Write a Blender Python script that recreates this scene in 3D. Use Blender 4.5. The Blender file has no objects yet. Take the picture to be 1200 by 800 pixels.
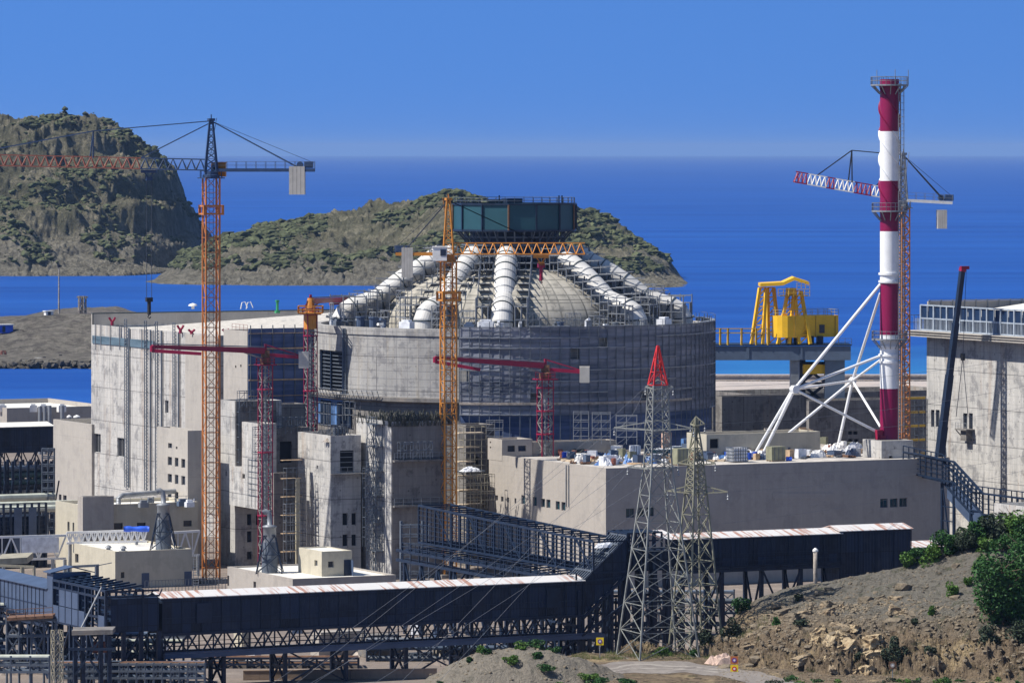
import bpy, bmesh, math, random
from mathutils import Vector, Matrix, noise
random.seed(7)
SC = bpy.context.scene
COL = SC.collection
# ---------------------------------------------------------------- camera numbers
F = 5900.0      # focal length in photo pixels (1200 wide)
YH = 176.6      # photo row of the true horizon
H = 60.0        # camera height
TH = math.radians(26)                      # the plant's building grid is turned 26 degrees
U = Vector((math.cos(TH), math.sin(TH), 0))
V = Vector((-math.sin(TH), math.cos(TH), 0))
ZZ = Vector((0, 0, 1))
def gx(px, Y): return (px - 600) * Y / F
def gz(py, Y): return H - (py - YH) * Y / F
def P(px, py, Y): return Vector((gx(px, Y), Y, gz(py, Y)))
OFF = {}
# ---------------------------------------------------------------- tagging
def tag(o, label=None, cat=None, group=None, kind=None):
    if label: o['label'] = label
    if cat: o['category'] = cat
    if group: o['group'] = group
    if kind: o['kind'] = kind
    return o
def root(name, loc, label, cat, group=None):
    o = bpy.data.objects.new(name, None); COL.objects.link(o)
    o.empty_display_size = 0.5
    o.location = loc; OFF[o] = Vector(loc)
    return tag(o, label, cat, group)
def kids(o): return [c for c in o.children]
def copy_tree(o, parent=None):
    c = o.copy(); COL.objects.link(c)
    if parent is not None:
        c.parent = parent
    for ch in kids(o): copy_tree(ch, c)
    return c
# ---------------------------------------------------------------- mesh builder
class MB:
    def __init__(s): s.v = []; s.f = []
    def poly(s, *pts):
        n = len(s.v); s.v += [Vector(p) for p in pts]; s.f.append(tuple(range(n, n + len(pts))))
    def ob(s, o, a, b, c):
        """box from corner o with edge vectors a, b, c"""
        o = Vector(o); a = Vector(a); b = Vector(b); c = Vector(c)
        if a.cross(b).dot(c) < 0: a, b = b, a
        n = len(s.v)
        s.v += [o, o + a, o + a + b, o + b, o + c, o + a + c, o + a + b + c, o + b + c]
        for q in ((0, 3, 2, 1), (4, 5, 6, 7), (0, 1, 5, 4), (1, 2, 6, 5), (2, 3, 7, 6), (3, 0, 4, 7)):
            s.f.append(tuple(n + i for i in q))
        return s
    def box(s, c, sx, sy, sz, rz=TH):
        """box standing on point c (centre of its underside)"""
        a = Vector((math.cos(rz), math.sin(rz), 0)); b = Vector((-math.sin(rz), math.cos(rz), 0))
        return s.ob(Vector(c) - a * sx / 2 - b * sy / 2, a * sx, b * sy, ZZ * sz)
    def bar(s, p, q, w, h=None):
        p = Vector(p); q = Vector(q); d = q - p
        if d.length < 1e-6: return s
        h = h or w; d.normalize()
        up = ZZ if abs(d.z) < 0.95 else U
        a = d.cross(up).normalized(); b = a.cross(d).normalized()
        return s.ob(p - a * w / 2 - b * h / 2, a * w, b * h, q - p)
    def tube(s, p, q, r, n=8, r2=None, caps=True):
        p = Vector(p); q = Vector(q); d = (q - p); r2 = r if r2 is None else r2
        if d.length < 1e-6: return s
        d.normalize(); up = ZZ if abs(d.z) < 0.95 else Vector((1, 0, 0))
        a = d.cross(up).normalized(); b = d.cross(a)
        k = len(s.v)
        for (c, rr) in ((p, r), (q, r2)):
            for i in range(n):
                t = 2 * math.pi * i / n
                s.v.append(c + (a * math.cos(t) + b * math.sin(t)) * rr)
        for i in range(n):
            j = (i + 1) % n; s.f.append((k + i, k + j, k + n + j, k + n + i))
        if caps:
            s.f.append(tuple(k + n - 1 - i for i in range(n))); s.f.append(tuple(k + n + i for i in range(n)))
        return s
    def path(s, pts, r, n=12, caps=True):
        pts = [Vector(p) for p in pts]; k0 = len(s.v); m = len(pts); rs = r if isinstance(r, (list, tuple)) else [r] * m
        up = None
        for i, p in enumerate(pts):
            d = (pts[min(i + 1, m - 1)] - pts[max(i - 1, 0)]).normalized()
            if up is None:
                up = ZZ if abs(d.z) < 0.9 else Vector((1, 0, 0))
            a = d.cross(up).normalized(); b = a.cross(d).normalized(); up = b
            for j in range(n):
                t = 2 * math.pi * j / n
                s.v.append(p + (a * math.cos(t) + b * math.sin(t)) * rs[i])
        for i in range(m - 1):
            for j in range(n):
                jj = (j + 1) % n
                s.f.append((k0 + i * n + j, k0 + i * n + jj, k0 + (i + 1) * n + jj, k0 + (i + 1) * n + j))
        if caps:
            s.f.append(tuple(k0 + j for j in range(n))); s.f.append(tuple(k0 + (m - 1) * n + n - 1 - j for j in range(n)))
        return s
    def lathe(s, c, prof, n=32, a0=0.0, a1=2 * math.pi):
        c = Vector(c); k = len(s.v); m = len(prof); full = abs(a1 - a0 - 2 * math.pi) < 1e-6
        cols = n if full else n + 1
        for i in range(cols):
            t = a0 + (a1 - a0) * i / n
            for (r, z) in prof: s.v.append(c + Vector((math.cos(t) * r, math.sin(t) * r, z)))
        for i in range(n):
            ii = (i + 1) % cols
            for j in range(m - 1):
                s.f.append((k + i * m + j, k + ii * m + j, k + ii * m + j + 1, k + i * m + j + 1))
        return s
    def ring(s, c, r0, r1, z0, z1, n=32, a0=0.0, a1=2 * math.pi):
        return s.lathe(c, [(r0, z0), (r1, z0), (r1, z1), (r0, z1), (r0, z0)], n, a0, a1)
    def lattice(s, p, q, w0, w1, nb, rc, rb, side=None, pat='z', caps=True):
        """square lattice column from p to q (width w0 to w1), nb bays"""
        p = Vector(p); q = Vector(q); d = (q - p).normalized()
        side = Vector(side) if side is not None else (U if abs(d.z) > 0.5 else ZZ)
        a = (side - d * side.dot(d)).normalized(); b = d.cross(a)
        def corner(t, i):
            w = (w0 + (w1 - w0) * t) / 2; sx, sy = ((1, 1), (-1, 1), (-1, -1), (1, -1))[i]
            return p + (q - p) * t + a * sx * w + b * sy * w
        for i in range(4): s.bar(corner(0, i), corner(1, i), rc)
        for k in range(nb):
            t0 = k / nb; t1 = (k + 1) / nb; tm = (t0 + t1) / 2
            for i in range(4):
                j = (i + 1) % 4
                if pat == 'x':
                    s.bar(corner(t0, i), corner(t1, j), rb); s.bar(corner(t0, j), corner(t1, i), rb)
                elif pat == 'k':
                    s.bar(corner(t0, i), corner(tm, j), rb); s.bar(corner(tm, j), corner(t1, i), rb)
                else:
                    if (k + i) % 2: s.bar(corner(t0, i), corner(t1, j), rb)
                    else: s.bar(corner(t0, j), corner(t1, i), rb)
                s.bar(corner(t0, i), corner(t0, j), rb)
        if caps:
            for i in range(4): s.bar(corner(1, i), corner(1, (i + 1) % 4), rb)
        return s
    def jib(s, p, q, w, h, nb, rc, rb, h1=None):
        """triangular boom: two lower chords and one upper chord"""
        p = Vector(p); q = Vector(q); d = (q - p).normalized(); a = d.cross(ZZ).normalized(); b = a.cross(d)
        h1 = h if h1 is None else h1
        def lo(t, sgn): return p + (q - p) * t + a * sgn * w / 2
        def hi(t): return p + (q - p) * t + b * (h + (h1 - h) * t)
        s.bar(lo(0, 1), lo(1, 1), rc); s.bar(lo(0, -1), lo(1, -1), rc); s.bar(hi(0), hi(1), rc)
        for k in range(nb):
            t0 = k / nb; t1 = (k + 1) / nb; tm = (t0 + t1) / 2
            for g in (1, -1):
                s.bar(lo(t0, g), hi(tm), rb); s.bar(hi(tm), lo(t1, g), rb)
            s.bar(lo(t0, 1), lo(t1, -1), rb); s.bar(lo(t0, 1), lo(t0, -1), rb)
        return s
    def rail(s, pts, h=1.1, post=1.6, r=0.045, mid=True):
        pts = [Vector(p) for p in pts]
        for p, q in zip(pts, pts[1:]):
            L = (q - p).length; n = max(1, int(L / post))
            for i in range(n + 1):
                c = p.lerp(q, i / n); s.bar(c, c + ZZ * h, r)
            s.bar(p + ZZ * h, q + ZZ * h, r)
            if mid: s.bar(p + ZZ * h * .5, q + ZZ * h * .5, r)
        return s
    def grid(s, o, d, n, L, z0, z1, bay=2.0, lift=2.0, deep=1.2, r=0.05, diag=False, deck=None):
        """tube scaffold: posts, ledgers and cross pieces along d, standing off along n"""
        o = Vector(o); o.z = 0; k = max(1, round(L / bay)); m = max(1, round((z1 - z0) / lift))
        for i in range(k + 1):
            for g in (0, deep):
                c = o + d * (L * i / k) + n * g
                s.bar(c + ZZ * z0, c + ZZ * z1, r)
            for j in range(1, m + 1):
                z = z0 + (z1 - z0) * j / m
                c = o + d * (L * i / k) + ZZ * z
                s.bar(c, c + n * deep, r)
        for j in range(1, m + 1):
            z = z0 + (z1 - z0) * j / m
            for g in (0, deep):
                s.bar(o + n * g + ZZ * z, o + n * g + d * L + ZZ * z, r)
                if j < m: s.bar(o + n * g + ZZ * (z + .9), o + n * g + d * L + ZZ * (z + .9), r * .8)
        if diag:
            for i in range(0, k, 2):
                for j in range(m):
                    a = o + n * deep + d * (L * i / k) + ZZ * (z0 + (z1 - z0) * j / m)
                    b = o + n * deep + d * (L * (i + 1) / k) + ZZ * (z0 + (z1 - z0) * (j + 1) / m)
                    s.bar(a, b, r * .8)
        return s
    def build(s, name, m, parent=None, smooth=False, at=None):
        me = bpy.data.meshes.new(name)
        off = OFF[parent] if parent is not None else (Vector(at) if at is not None else Vector((0, 0, 0)))
        me.from_pydata([tuple(v - off) for v in s.v], [], s.f)
        me.update()
        if m is not None: me.materials.append(m)
        if smooth:
            me.polygons.foreach_set('use_smooth', [True] * len(me.polygons))
        o = bpy.data.objects.new(name, me); COL.objects.link(o)
        if parent is not None:
            o.parent = parent
        else: o.location = off
        OFF[o] = off
        return o
def wall_face(mb, O, d, n, L, z0, z1, ops, deep=0.4):
    """flat wall with real openings: ops = (t0, t1, za, zb); n points outwards"""
    ts = sorted({0, L, *[t for o in ops for t in o[:2]]}); zs = sorted({z0, z1, *[z for o in ops for z in o[2:]]})
    O = Vector((O[0], O[1], 0))
    def pt(t, z, g=0.0): return O + d * t + ZZ * z - n * g
    flip = d.cross(ZZ).dot(n) < 0
    def q(*p): mb.poly(*(reversed(p) if flip else p))
    for a, b in zip(ts, ts[1:]):
        for c, e in zip(zs, zs[1:]):
            if b - a < 1e-5 or e - c < 1e-5: continue
            mt, mz = (a + b) / 2, (c + e) / 2
            if any(o[0] < mt < o[1] and o[2] < mz < o[3] for o in ops): continue
            q(pt(a, c), pt(b, c), pt(b, e), pt(a, e))
    for (a, b, c, e) in ops:
        q(pt(a, c), pt(a, c, deep), pt(a, e, deep), pt(a, e))
        q(pt(b, c), pt(b, e), pt(b, e, deep), pt(b, c, deep))
        q(pt(a, c), pt(b, c), pt(b, c, deep), pt(a, c, deep))
        q(pt(a, e), pt(a, e, deep), pt(b, e, deep), pt(b, e))
class Bld:
    """a building on the plant grid: near corner, wall running back-left (V) and wall running back-right (U)"""
    def __init__(s, name, label, cat, pxc, Y, pxl, pxr, ytop, mat, roofmat, zbot=0.0, lo=(), ro=(), par=0.9,
                 glass=None, frame=None, group=None, win='window', ll=None, lr=None, deep=0.4, cut=None):
        s.C = Vector((gx(pxc, Y), Y, 0)); s.Y = Y
        s.L = ll or s.tl(pxl); s.R = lr or s.tr(pxr)
        s.zt = gz(ytop, Y); s.zb = zbot
        s.root = root(name, (s.C.x, s.C.y, zbot), label, cat, group)
        zt, zb = s.zt, zbot
        lops = [s._op(o, V) for o in lo]; rops = [s._op(o, U) for o in ro]
        mb = MB()
        wall_face(mb, s.C, V, -U, s.L, zb, zt, lops, deep)
        wall_face(mb, s.C, U, -V, s.R, zb, zt, rops, deep)
        a = s.C + V * s.L; b = s.C + U * s.R; c = s.C + V * s.L + U * s.R
        def at(p, z): return Vector((p.x, p.y, z))
        mb.poly(at(a, zb), at(a, zt), at(c, zt), at(c, zb)); mb.poly(at(b, zb), at(c, zb), at(c, zt), at(b, zt))
        w = 0.35
        i0 = s.C + U * w + V * w; i1 = a + U * w - V * w; i2 = c - U * w - V * w; i3 = b - U * w + V * w
        zr = zt - par; s.zr = zr
        outer = [s.C, b, c, a]; inner = [i0, i3, i2, i1]
        for k in range(4):
            j = (k + 1) % 4
            mb.poly(at(outer[k], zt), at(outer[j], zt), at(inner[j], zt), at(inner[k], zt))
            mb.poly(at(inner[k], zt), at(inner[j], zt), at(inner[j], zr - .2), at(inner[k], zr - .2))
        if zb > 0.5: mb.poly(at(s.C, zb), at(a, zb), at(c, zb), at(b, zb))
        s.wall = mb.build('wall', mat, s.root)
        r = MB(); r.ob(at(i0, zr - .25), i3 - i0, i1 - i0, ZZ * .25)
        s.roof = r.build('roof', roofmat, s.root)
        for ops, d, n in ((lops, V, -U), (rops, U, -V)):
            for (t0, t1, za, zc) in ops:
                g = MB(); O = s.C - n * deep * .8
                g.ob(at(O + d * t0, za), d * (t1 - t0), -n * .05, ZZ * (zc - za))
                wn = g.build(win, glass, s.root)
                if frame:
                    f = MB(); ww, hh, fr = t1 - t0, zc - za, 0.07; p0 = at(O + d * t0 + n * .03, za)
                    f.ob(p0, d * fr, n * .06, ZZ * hh); f.ob(p0 + d * (ww - fr), d * fr, n * .06, ZZ * hh)
                    f.ob(p0 + d * fr, d * (ww - 2 * fr), n * .06, ZZ * fr); f.ob(p0 + d * fr + ZZ * (hh - fr), d * (ww - 2 * fr), n * .06, ZZ * fr)
                    if ww > 0.9: f.ob(p0 + d * (ww / 2 - fr / 2) + ZZ * fr, d * fr, n * .05, ZZ * (hh - 2 * fr))
                    f.build('frame', frame, wn)
    def _t(s, px, d):
        k = (px - 600) / F
        return (k * s.C.y - s.C.x) / (d.x - k * d.y)
    def tl(s, px): return s._t(px, V)
    def tr(s, px): return s._t(px, U)
    def _op(s, o, d):
        x0, y0, x1, y1 = o; t0, t1 = sorted((s._t(x0, d), s._t(x1, d))); Yt = s.C.y + d.y * (t0 + t1) / 2
        return (t0, t1, gz(y1, Yt), gz(y0, Yt))
    def pl(s, px, py=None, out=0.0, z=None):
        p = s.C + V * s.tl(px) - U * out
        return Vector((p.x, p.y, (0.0 if py is None else gz(py, p.y)) if z is None else z))
    def pr(s, px, py=None, out=0.0, z=None):
        p = s.C + U * s.tr(px) - V * out
        return Vector((p.x, p.y, (0.0 if py is None else gz(py, p.y)) if z is None else z))
SKY_K, SKY_C, SKY_TINT, SKY_S, EXPO = 1.0, .42, (.56, .96, 1.46), .10, 0.45
HAZE, HAZE_COL = 2.5e-5, (.34, .53, .90)
# ---------------------------------------------------------------- materials
class NT:
    def __init__(s, name):
        s.m = bpy.data.materials.new(name); s.m.use_nodes = True; s.t = s.m.node_tree
        s.b = s.t.nodes['Principled BSDF']
    def n(s, typ, ins=None, **kw):
        x = s.t.nodes.new(typ)
        for k, v in kw.items(): setattr(x, k, v)
        for k, v in (ins or {}).items():
            if isinstance(v, bpy.types.NodeSocket): s.t.links.new(v, x.inputs[k])
            else: x.inputs[k].default_value = v
        return x
    def set(s, **kw):
        for k, v in kw.items():
            k = k.replace('_', ' ')
            if isinstance(v, bpy.types.NodeSocket): s.t.links.new(v, s.b.inputs[k])
            else: s.b.inputs[k].default_value = v
    def math(s, op, a, b=0.0, c=0.0):
        return s.n('ShaderNodeMath', {0: a, 1: b, 2: c}, operation=op).outputs[0]
    def mix(s, f, a, b, mode='MIX'):
        x = s.n('ShaderNodeMix', data_type='RGBA', blend_type=mode)
        for i, v in ((0, f), (6, a), (7, b)):
            if isinstance(v, bpy.types.NodeSocket): s.t.links.new(v, x.inputs[i])
            elif i: x.inputs[i].default_value = (*v, 1) if len(v) == 3 else v
            else: x.inputs[i].default_value = v
        return x.outputs[2]
    def ramp(s, v, a, b):
        return s.n('ShaderNodeMapRange', {0: v, 1: a, 2: b, 3: 0.0, 4: 1.0}).outputs[0]
    def noise(s, vec, scale, detail=4, rough=.55, out='Fac', dist=0.0):
        return s.n('ShaderNodeTexNoise', {'Vector': vec, 'Scale': scale, 'Detail': detail, 'Roughness': rough, 'Distortion': dist}).outputs[out]
    def pos(s): return s.n('ShaderNodeNewGeometry').outputs['Position']
    def bump(s, h, strength=.3, dist=.1):
        s.t.links.new(s.n('ShaderNodeBump', {'Height': h, 'Strength': strength, 'Distance': dist}).outputs[0], s.b.inputs['Normal'])
def paint(name, col, rough=.5, metal=0.0, var=.18, scale=.9, dirt=None, dirtamt=.0, spec=.4):
    t = NT(name); p = t.pos(); n1 = t.noise(p, scale, 5)
    lo = tuple(c * (1 - var) for c in col); hi = tuple(min(1, c * (1 + var)) for c in col)
    c = t.mix(t.ramp(n1, .3, .7), lo, hi)
    if dirt:
        n2 = t.noise(p, 2.3, 6, .65); c = t.mix(t.math('MULTIPLY', t.ramp(n2, .52, .72), dirtamt), c, dirt)
    t.set(Base_Color=c, Roughness=rough, Metallic=metal); t.b.inputs['Specular IOR Level'].default_value = spec
    return t.m
def concrete(name, base, dark, streak=.5, patch=.5, joints=.35, bw=2.5, bh=1.4, center=None, grid=.55, mort=.045, R=30.0, stain=None, stainamt=.3, holes=0.0):
    t = NT(name); p = t.pos()
    if center is None:
        q = t.n('ShaderNodeVectorRotate', {'Vector': p, 'Angle': -TH, 'Axis': (0, 0, 1)}, rotation_type='AXIS_ANGLE').outputs[0]
        x = t.n('ShaderNodeSeparateXYZ', {0: q}); tt = t.math('ADD', x.outputs[0], x.outputs[1]); z = x.outputs[2]
    else:
        q = t.n('ShaderNodeVectorMath', {0: p, 1: center}, operation='SUBTRACT').outputs[0]
        x = t.n('ShaderNodeSeparateXYZ', {0: q}); tt = t.math('MULTIPLY', t.math('ARCTAN2', x.outputs[1], x.outputs[0]), R); z = x.outputs[2]
    w = t.n('ShaderNodeCombineXYZ', {0: tt, 1: z, 2: 0.0}).outputs[0]
    ws = t.n('ShaderNodeCombineXYZ', {0: t.math('MULTIPLY', tt, 1.1), 1: t.math('MULTIPLY', z, .07), 2: 0.0}).outputs[0]
    st = t.ramp(t.noise(ws, 1.0, 6, .65), .42, .72)
    pt = t.ramp(t.noise(p, .13, 7, .62), .38, .66)
    fn = t.ramp(t.noise(w, 1.7, 5, .7), .3, .75)
    c = t.mix(t.math('MULTIPLY', pt, patch), base, tuple(b * .68 for b in base))
    c = t.mix(t.math('MULTIPLY', st, streak), c, dark)
    # each pour / formwork panel has a tone of its own
    br = t.n('ShaderNodeTexBrick', {'Vector': w, 'Color1': (0, 0, 0, 1), 'Color2': (1, 1, 1, 1), 'Mortar': (.5, .5, .5, 1), 'Scale': 1.0,
                                    'Mortar Size': mort, 'Mortar Smooth': .3, 'Bias': 0.0, 'Brick Width': bw, 'Row Height': bh}, offset=.0)
    c = t.mix(t.math('MULTIPLY', t.math('SUBTRACT', t.n('ShaderNodeSeparateColor', {0: br.outputs[0]}).outputs[0], .0), joints * .4), c, tuple(b * 1.12 for b in base))
    c = t.mix(t.math('MULTIPLY', br.outputs['Fac'], joints * grid), c, dark)
    bl = t.ramp(t.noise(p, .42, 6, .68), .52, .60); c = t.mix(t.math('MULTIPLY', bl, patch * 1.05), c, dark)
    b2 = t.ramp(t.noise(ws, 1.9, 6, .7), .53, .62); c = t.mix(t.math('MULTIPLY', b2, patch * .5), c, tuple(min(.8, b * 1.35) for b in base))
    c = t.mix(t.math('MULTIPLY', fn, .22), c, dark)
    pour = t.n('ShaderNodeTexBrick', {'Vector': w, 'Color1': (0, 0, 0, 1), 'Color2': (1, 1, 1, 1), 'Mortar': (0, 0, 0, 1), 'Scale': 1.0,
                                      'Mortar Size': .07, 'Mortar Smooth': .6, 'Bias': 0.0, 'Brick Width': bw * 9, 'Row Height': bh * 4.3}, offset=.3)
    c = t.mix(t.math('MULTIPLY', pour.outputs['Fac'], min(1, joints * 1.5)), c, tuple(d * .6 for d in dark))
    if holes:
        vo = t.n('ShaderNodeTexVoronoi', {'Vector': w, 'Scale': .75, 'Randomness': .35}).outputs['Distance']
        c = t.mix(t.math('MULTIPLY', t.math('SUBTRACT', 1.0, t.ramp(vo, .07, .13)), holes), c, tuple(d * .4 for d in dark))
    if stain:
        sn = t.ramp(t.noise(t.n('ShaderNodeCombineXYZ', {0: t.math('MULTIPLY', tt, .5), 1: t.math('MULTIPLY', z, .05), 2: 3.7}).outputs[0], 1.0, 4, .6), .56, .74)
        c = t.mix(t.math('MULTIPLY', sn, stainamt), c, stain)
    t.set(Base_Color=c, Roughness=.9); t.b.inputs['Specular IOR Level'].default_value = .25
    t.bump(t.math('ADD', fn, t.math('MULTIPLY', br.outputs['Fac'], -1.0)), .25, .06)
    return t.m
M = {}
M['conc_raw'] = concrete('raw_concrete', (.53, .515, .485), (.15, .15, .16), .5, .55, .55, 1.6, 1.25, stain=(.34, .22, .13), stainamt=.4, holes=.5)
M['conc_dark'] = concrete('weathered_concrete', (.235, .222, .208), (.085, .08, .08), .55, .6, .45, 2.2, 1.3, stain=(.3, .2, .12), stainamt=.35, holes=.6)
M['conc_beige'] = concrete('rendered_wall', (.42, .39, .35), (.26, .245, .23), .25, .3, .12, 5.0, 3.0)
M['conc_low'] = concrete('grey_render', (.40, .365, .325), (.24, .225, .21), .25, .32, .1, 7.0, 3.5)
M['conc_olive'] = concrete('cream_render', (.50, .46, .365), (.33, .305, .245), .25, .35, .06, 6.0, 3.5)
M['roof_conc'] = paint('roof_screed', (.62, .59, .54), .9, var=.22, scale=.35, dirt=(.3, .28, .26), dirtamt=.6)
M['roof_pale'] = paint('roof_membrane', (.70, .68, .62), .9, var=.12, scale=.3, dirt=(.42, .40, .37), dirtamt=.6)
M['roof_low'] = paint('building_site_screed', (.46, .43, .39), .95, var=.3, scale=.5, dirt=(.22, .2, .2), dirtamt=.8)
M['glass'] = paint('dark_window_glass', (.02, .026, .04), .15, spec=.5)
M['teal_glass'] = paint('teal_window_glass', (.012, .05, .065), .12, spec=.5)
M['void'] = paint('unlit_interior', (.012, .014, .02), .9)
M['frame'] = paint('window_frame', (.12, .13, .15), .5)
M['frame_w'] = paint('pale_window_frame', (.45, .45, .44), .5)
M['steel'] = paint('galvanised_steel', (.24, .255, .275), .5, .2, var=.2)
M['steel_mid'] = paint('painted_grey_steel', (.105, .125, .155), .55, .0, var=.2)
M['steel_blue'] = paint('dark_blue_steel', (.010, .021, .046), .45, var=.3)
M['steel_bluegrey'] = paint('blue_grey_girder', (.095, .13, .19), .5, var=.12)
M['navy'] = paint('navy_cladding', (.007, .017, .040), .5, var=.2, scale=.25, dirt=(.03, .04, .06), dirtamt=.3)
M['panel'] = paint('blue_grey_panel', (.060, .088, .150), .45, var=.16, scale=.5)
M['tarp_blue'] = paint('blue_tarpaulin', (.02, .10, .60), .5)
M['white'] = paint('white_paint', (.78, .77, .74), .45, var=.08, dirt=(.5, .47, .42), dirtamt=.4)
M['duct'] = paint('white_duct_lining', (.56, .55, .525), .55, var=.14, scale=.5, dirt=(.6, .57, .52), dirtamt=.5)
M['band'] = paint('dark_joint_band', (.05, .065, .07), .5)
M['ivory'] = paint('ivory_ballast_concrete', (.47, .45, .41), .8, var=.12)
M['orange'] = paint('orange_crane_paint', (.50, .175, .04), .5, var=.18, dirt=(.35, .13, .04), dirtamt=.5)
M['amber'] = paint('amber_crane_paint', (.58, .235, .035), .5, var=.15, dirt=(.4, .17, .05), dirtamt=.4)
M['rust_red'] = paint('faded_red_lattice', (.24, .085, .06), .55, var=.25)
M['crane_blue'] = paint('deep_blue_crane_paint', (.03, .06, .13), .5, var=.2)
M['mast_dull'] = paint('dull_orange_lattice', (.50, .20, .07), .55, var=.25)
M['crimson'] = paint('crimson_boom_paint', (.27, .010, .045), .4, var=.12)
M['stack_red'] = paint('stack_red_paint', (.21, .003, .055), .45, var=.08, scale=.3, dirt=(.14, .01, .04), dirtamt=.4)
M['stack_white'] = paint('stack_white_paint', (.76, .77, .78), .45, var=.05, dirt=(.6, .6, .6), dirtamt=.3)
M['yellow'] = paint('yellow_machine_paint', (.80, .47, .02), .45, var=.1, scale=.5, dirt=(.5, .28, .02), dirtamt=.3)
M['yellow_d'] = paint('ochre_rail_paint', (.52, .33, .04), .5)
M['teal'] = paint('teal_tank_paint', (.018, .070, .090), .45, var=.15, scale=.25, dirt=(.02, .08, .10), dirtamt=.5)
M['black'] = paint('black_cable', (.02, .021, .025), .6)
M['rope'] = paint('steel_rope', (.06, .07, .09), .6)
M['wire'] = paint('overhead_conductor', (.22, .23, .25), .5, .3)
M['pylon'] = paint('aged_pylon_steel', (.27, .28, .26), .5, .2, var=.3, scale=1.4)
M['pylon_y'] = paint('lichen_pylon_steel', (.25, .245, .18), .6, .1, var=.3, scale=1.4)
M['red'] = paint('signal_red_paint', (.58, .03, .03), .5)
M['cream'] = paint('cream_lattice_paint', (.34, .31, .23), .6)
M['wood'] = paint('site_timber', (.42, .30, .19), .85, var=.3, scale=2.0)
M['timber_pale'] = paint('pale_plywood', (.55, .45, .33), .85, var=.2, scale=2.0)
M['sheet'] = paint('white_plastic_sheet', (.66, .68, .72), .55, var=.25, scale=1.2)
M['blue_wrap'] = paint('blue_plastic_sheet', (.10, .20, .42), .4, var=.35, scale=.6)
M['rebar'] = paint('rusty_steel', (.16, .085, .05), .8, var=.4, scale=2)
M['rubble'] = paint('builders_rubble', (.33, .29, .25), .95, var=.45, scale=1.6)
M['greenbox'] = paint('green_grey_board', (.22, .22, .15), .8, var=.2)
M['pipe_pale'] = paint('pale_green_pipe', (.50, .52, .44), .5)
M['olive_debris'] = paint('mesh_and_debris', (.07, .072, .06), .9, var=.5, scale=1.5)
def netting(name, col, col2, opac=.8):
    t = NT(name); p = t.pos()
    q = t.n('ShaderNodeVectorMath', {0: p, 1: (.6, .6, .12)}, operation='MULTIPLY').outputs[0]
    q2 = t.n('ShaderNodeVectorMath', {0: p, 1: (.07, .07, .8)}, operation='MULTIPLY').outputs[0]
    a = t.ramp(t.noise(q, .8, 5, .6), .3, .7); b = t.ramp(t.noise(q2, 1.0, 5, .65), .36, .68)
    c = t.mix(a, col, col2); c = t.mix(t.math('MULTIPLY', b, .75), c, tuple(x * 1.9 + .03 for x in col2))
    t.set(Base_Color=c, Roughness=.85, Alpha=opac); t.b.inputs['Specular IOR Level'].default_value = .1
    return t.m
M['net'] = netting('grey_blue_netting', (.085, .10, .135), (.17, .18, .215), .93)
M['net_blue'] = netting('blue_formwork_net', (.035, .06, .13), (.07, .10, .19), .97)
M['net_teal'] = netting('teal_formwork_face', (.045, .08, .11), (.075, .115, .15), 1.0)
def gallery_roof():
    t = NT('white_sheet_roof_with_rust'); p = t.pos()
    q = t.n('ShaderNodeVectorRotate', {'Vector': p, 'Angle': -TH, 'Axis': (0, 0, 1)}, rotation_type='AXIS_ANGLE').outputs[0]
    x = t.n('ShaderNodeSeparateXYZ', {0: q})
    w = t.n('ShaderNodeCombineXYZ', {0: t.math('MULTIPLY', x.outputs[0], 1.5), 1: t.math('MULTIPLY', x.outputs[1], .12), 2: 0.0}).outputs[0]
    s = t.ramp(t.noise(w, 1.3, 3, .5), .52, .60); k = t.ramp(t.noise(p, .09, 3, .5), .36, .50)
    c = t.mix(t.math('MULTIPLY', t.math('MULTIPLY', s, k), .9), (.60, .585, .57), (.36, .17, .11))
    c = t.mix(t.math('MULTIPLY', t.ramp(t.noise(p, .7, 5), .5, .75), .3), c, (.5, .48, .46))
    t.set(Base_Color=c, Roughness=.6); return t.m
M['groof'] = gallery_roof()
def earth(name, cols, scale, bump=.6, rocky=False):
    t = NT(name); p = t.pos()
    a = t.ramp(t.noise(p, scale, 8, .62), .36, .64); b = t.ramp(t.noise(p, scale * 7, 6, .7), .35, .68); d = t.ramp(t.noise(p, scale * 2.2, 6, .6, dist=.6), .52, .62)
    c = t.mix(a, cols[0], cols[1]); c = t.mix(t.math('MULTIPLY', b, .6), c, cols[2]); c = t.mix(t.math('MULTIPLY', d, .55), c, cols[3])
    t.set(Base_Color=c, Roughness=.95); t.b.inputs['Specular IOR Level'].default_value = .15
    t.bump(t.noise(p, scale * 9, 8, .7), bump, .5)
    return t.m
M['ground'] = earth('site_ground', ((.25, .20, .165), (.20, .17, .15), (.15, .135, .13), (.30, .255, .22)), .07)
M['track'] = earth('gravel_track', ((.225, .20, .18), (.19, .17, .155), (.27, .245, .22), (.15, .13, .12)), .16, .3)
M['rubble_ground'] = earth('pinkish_rubble_ground', ((.42, .36, .32), (.36, .32, .3), (.5, .45, .41), (.28, .26, .25)), .05)
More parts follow.
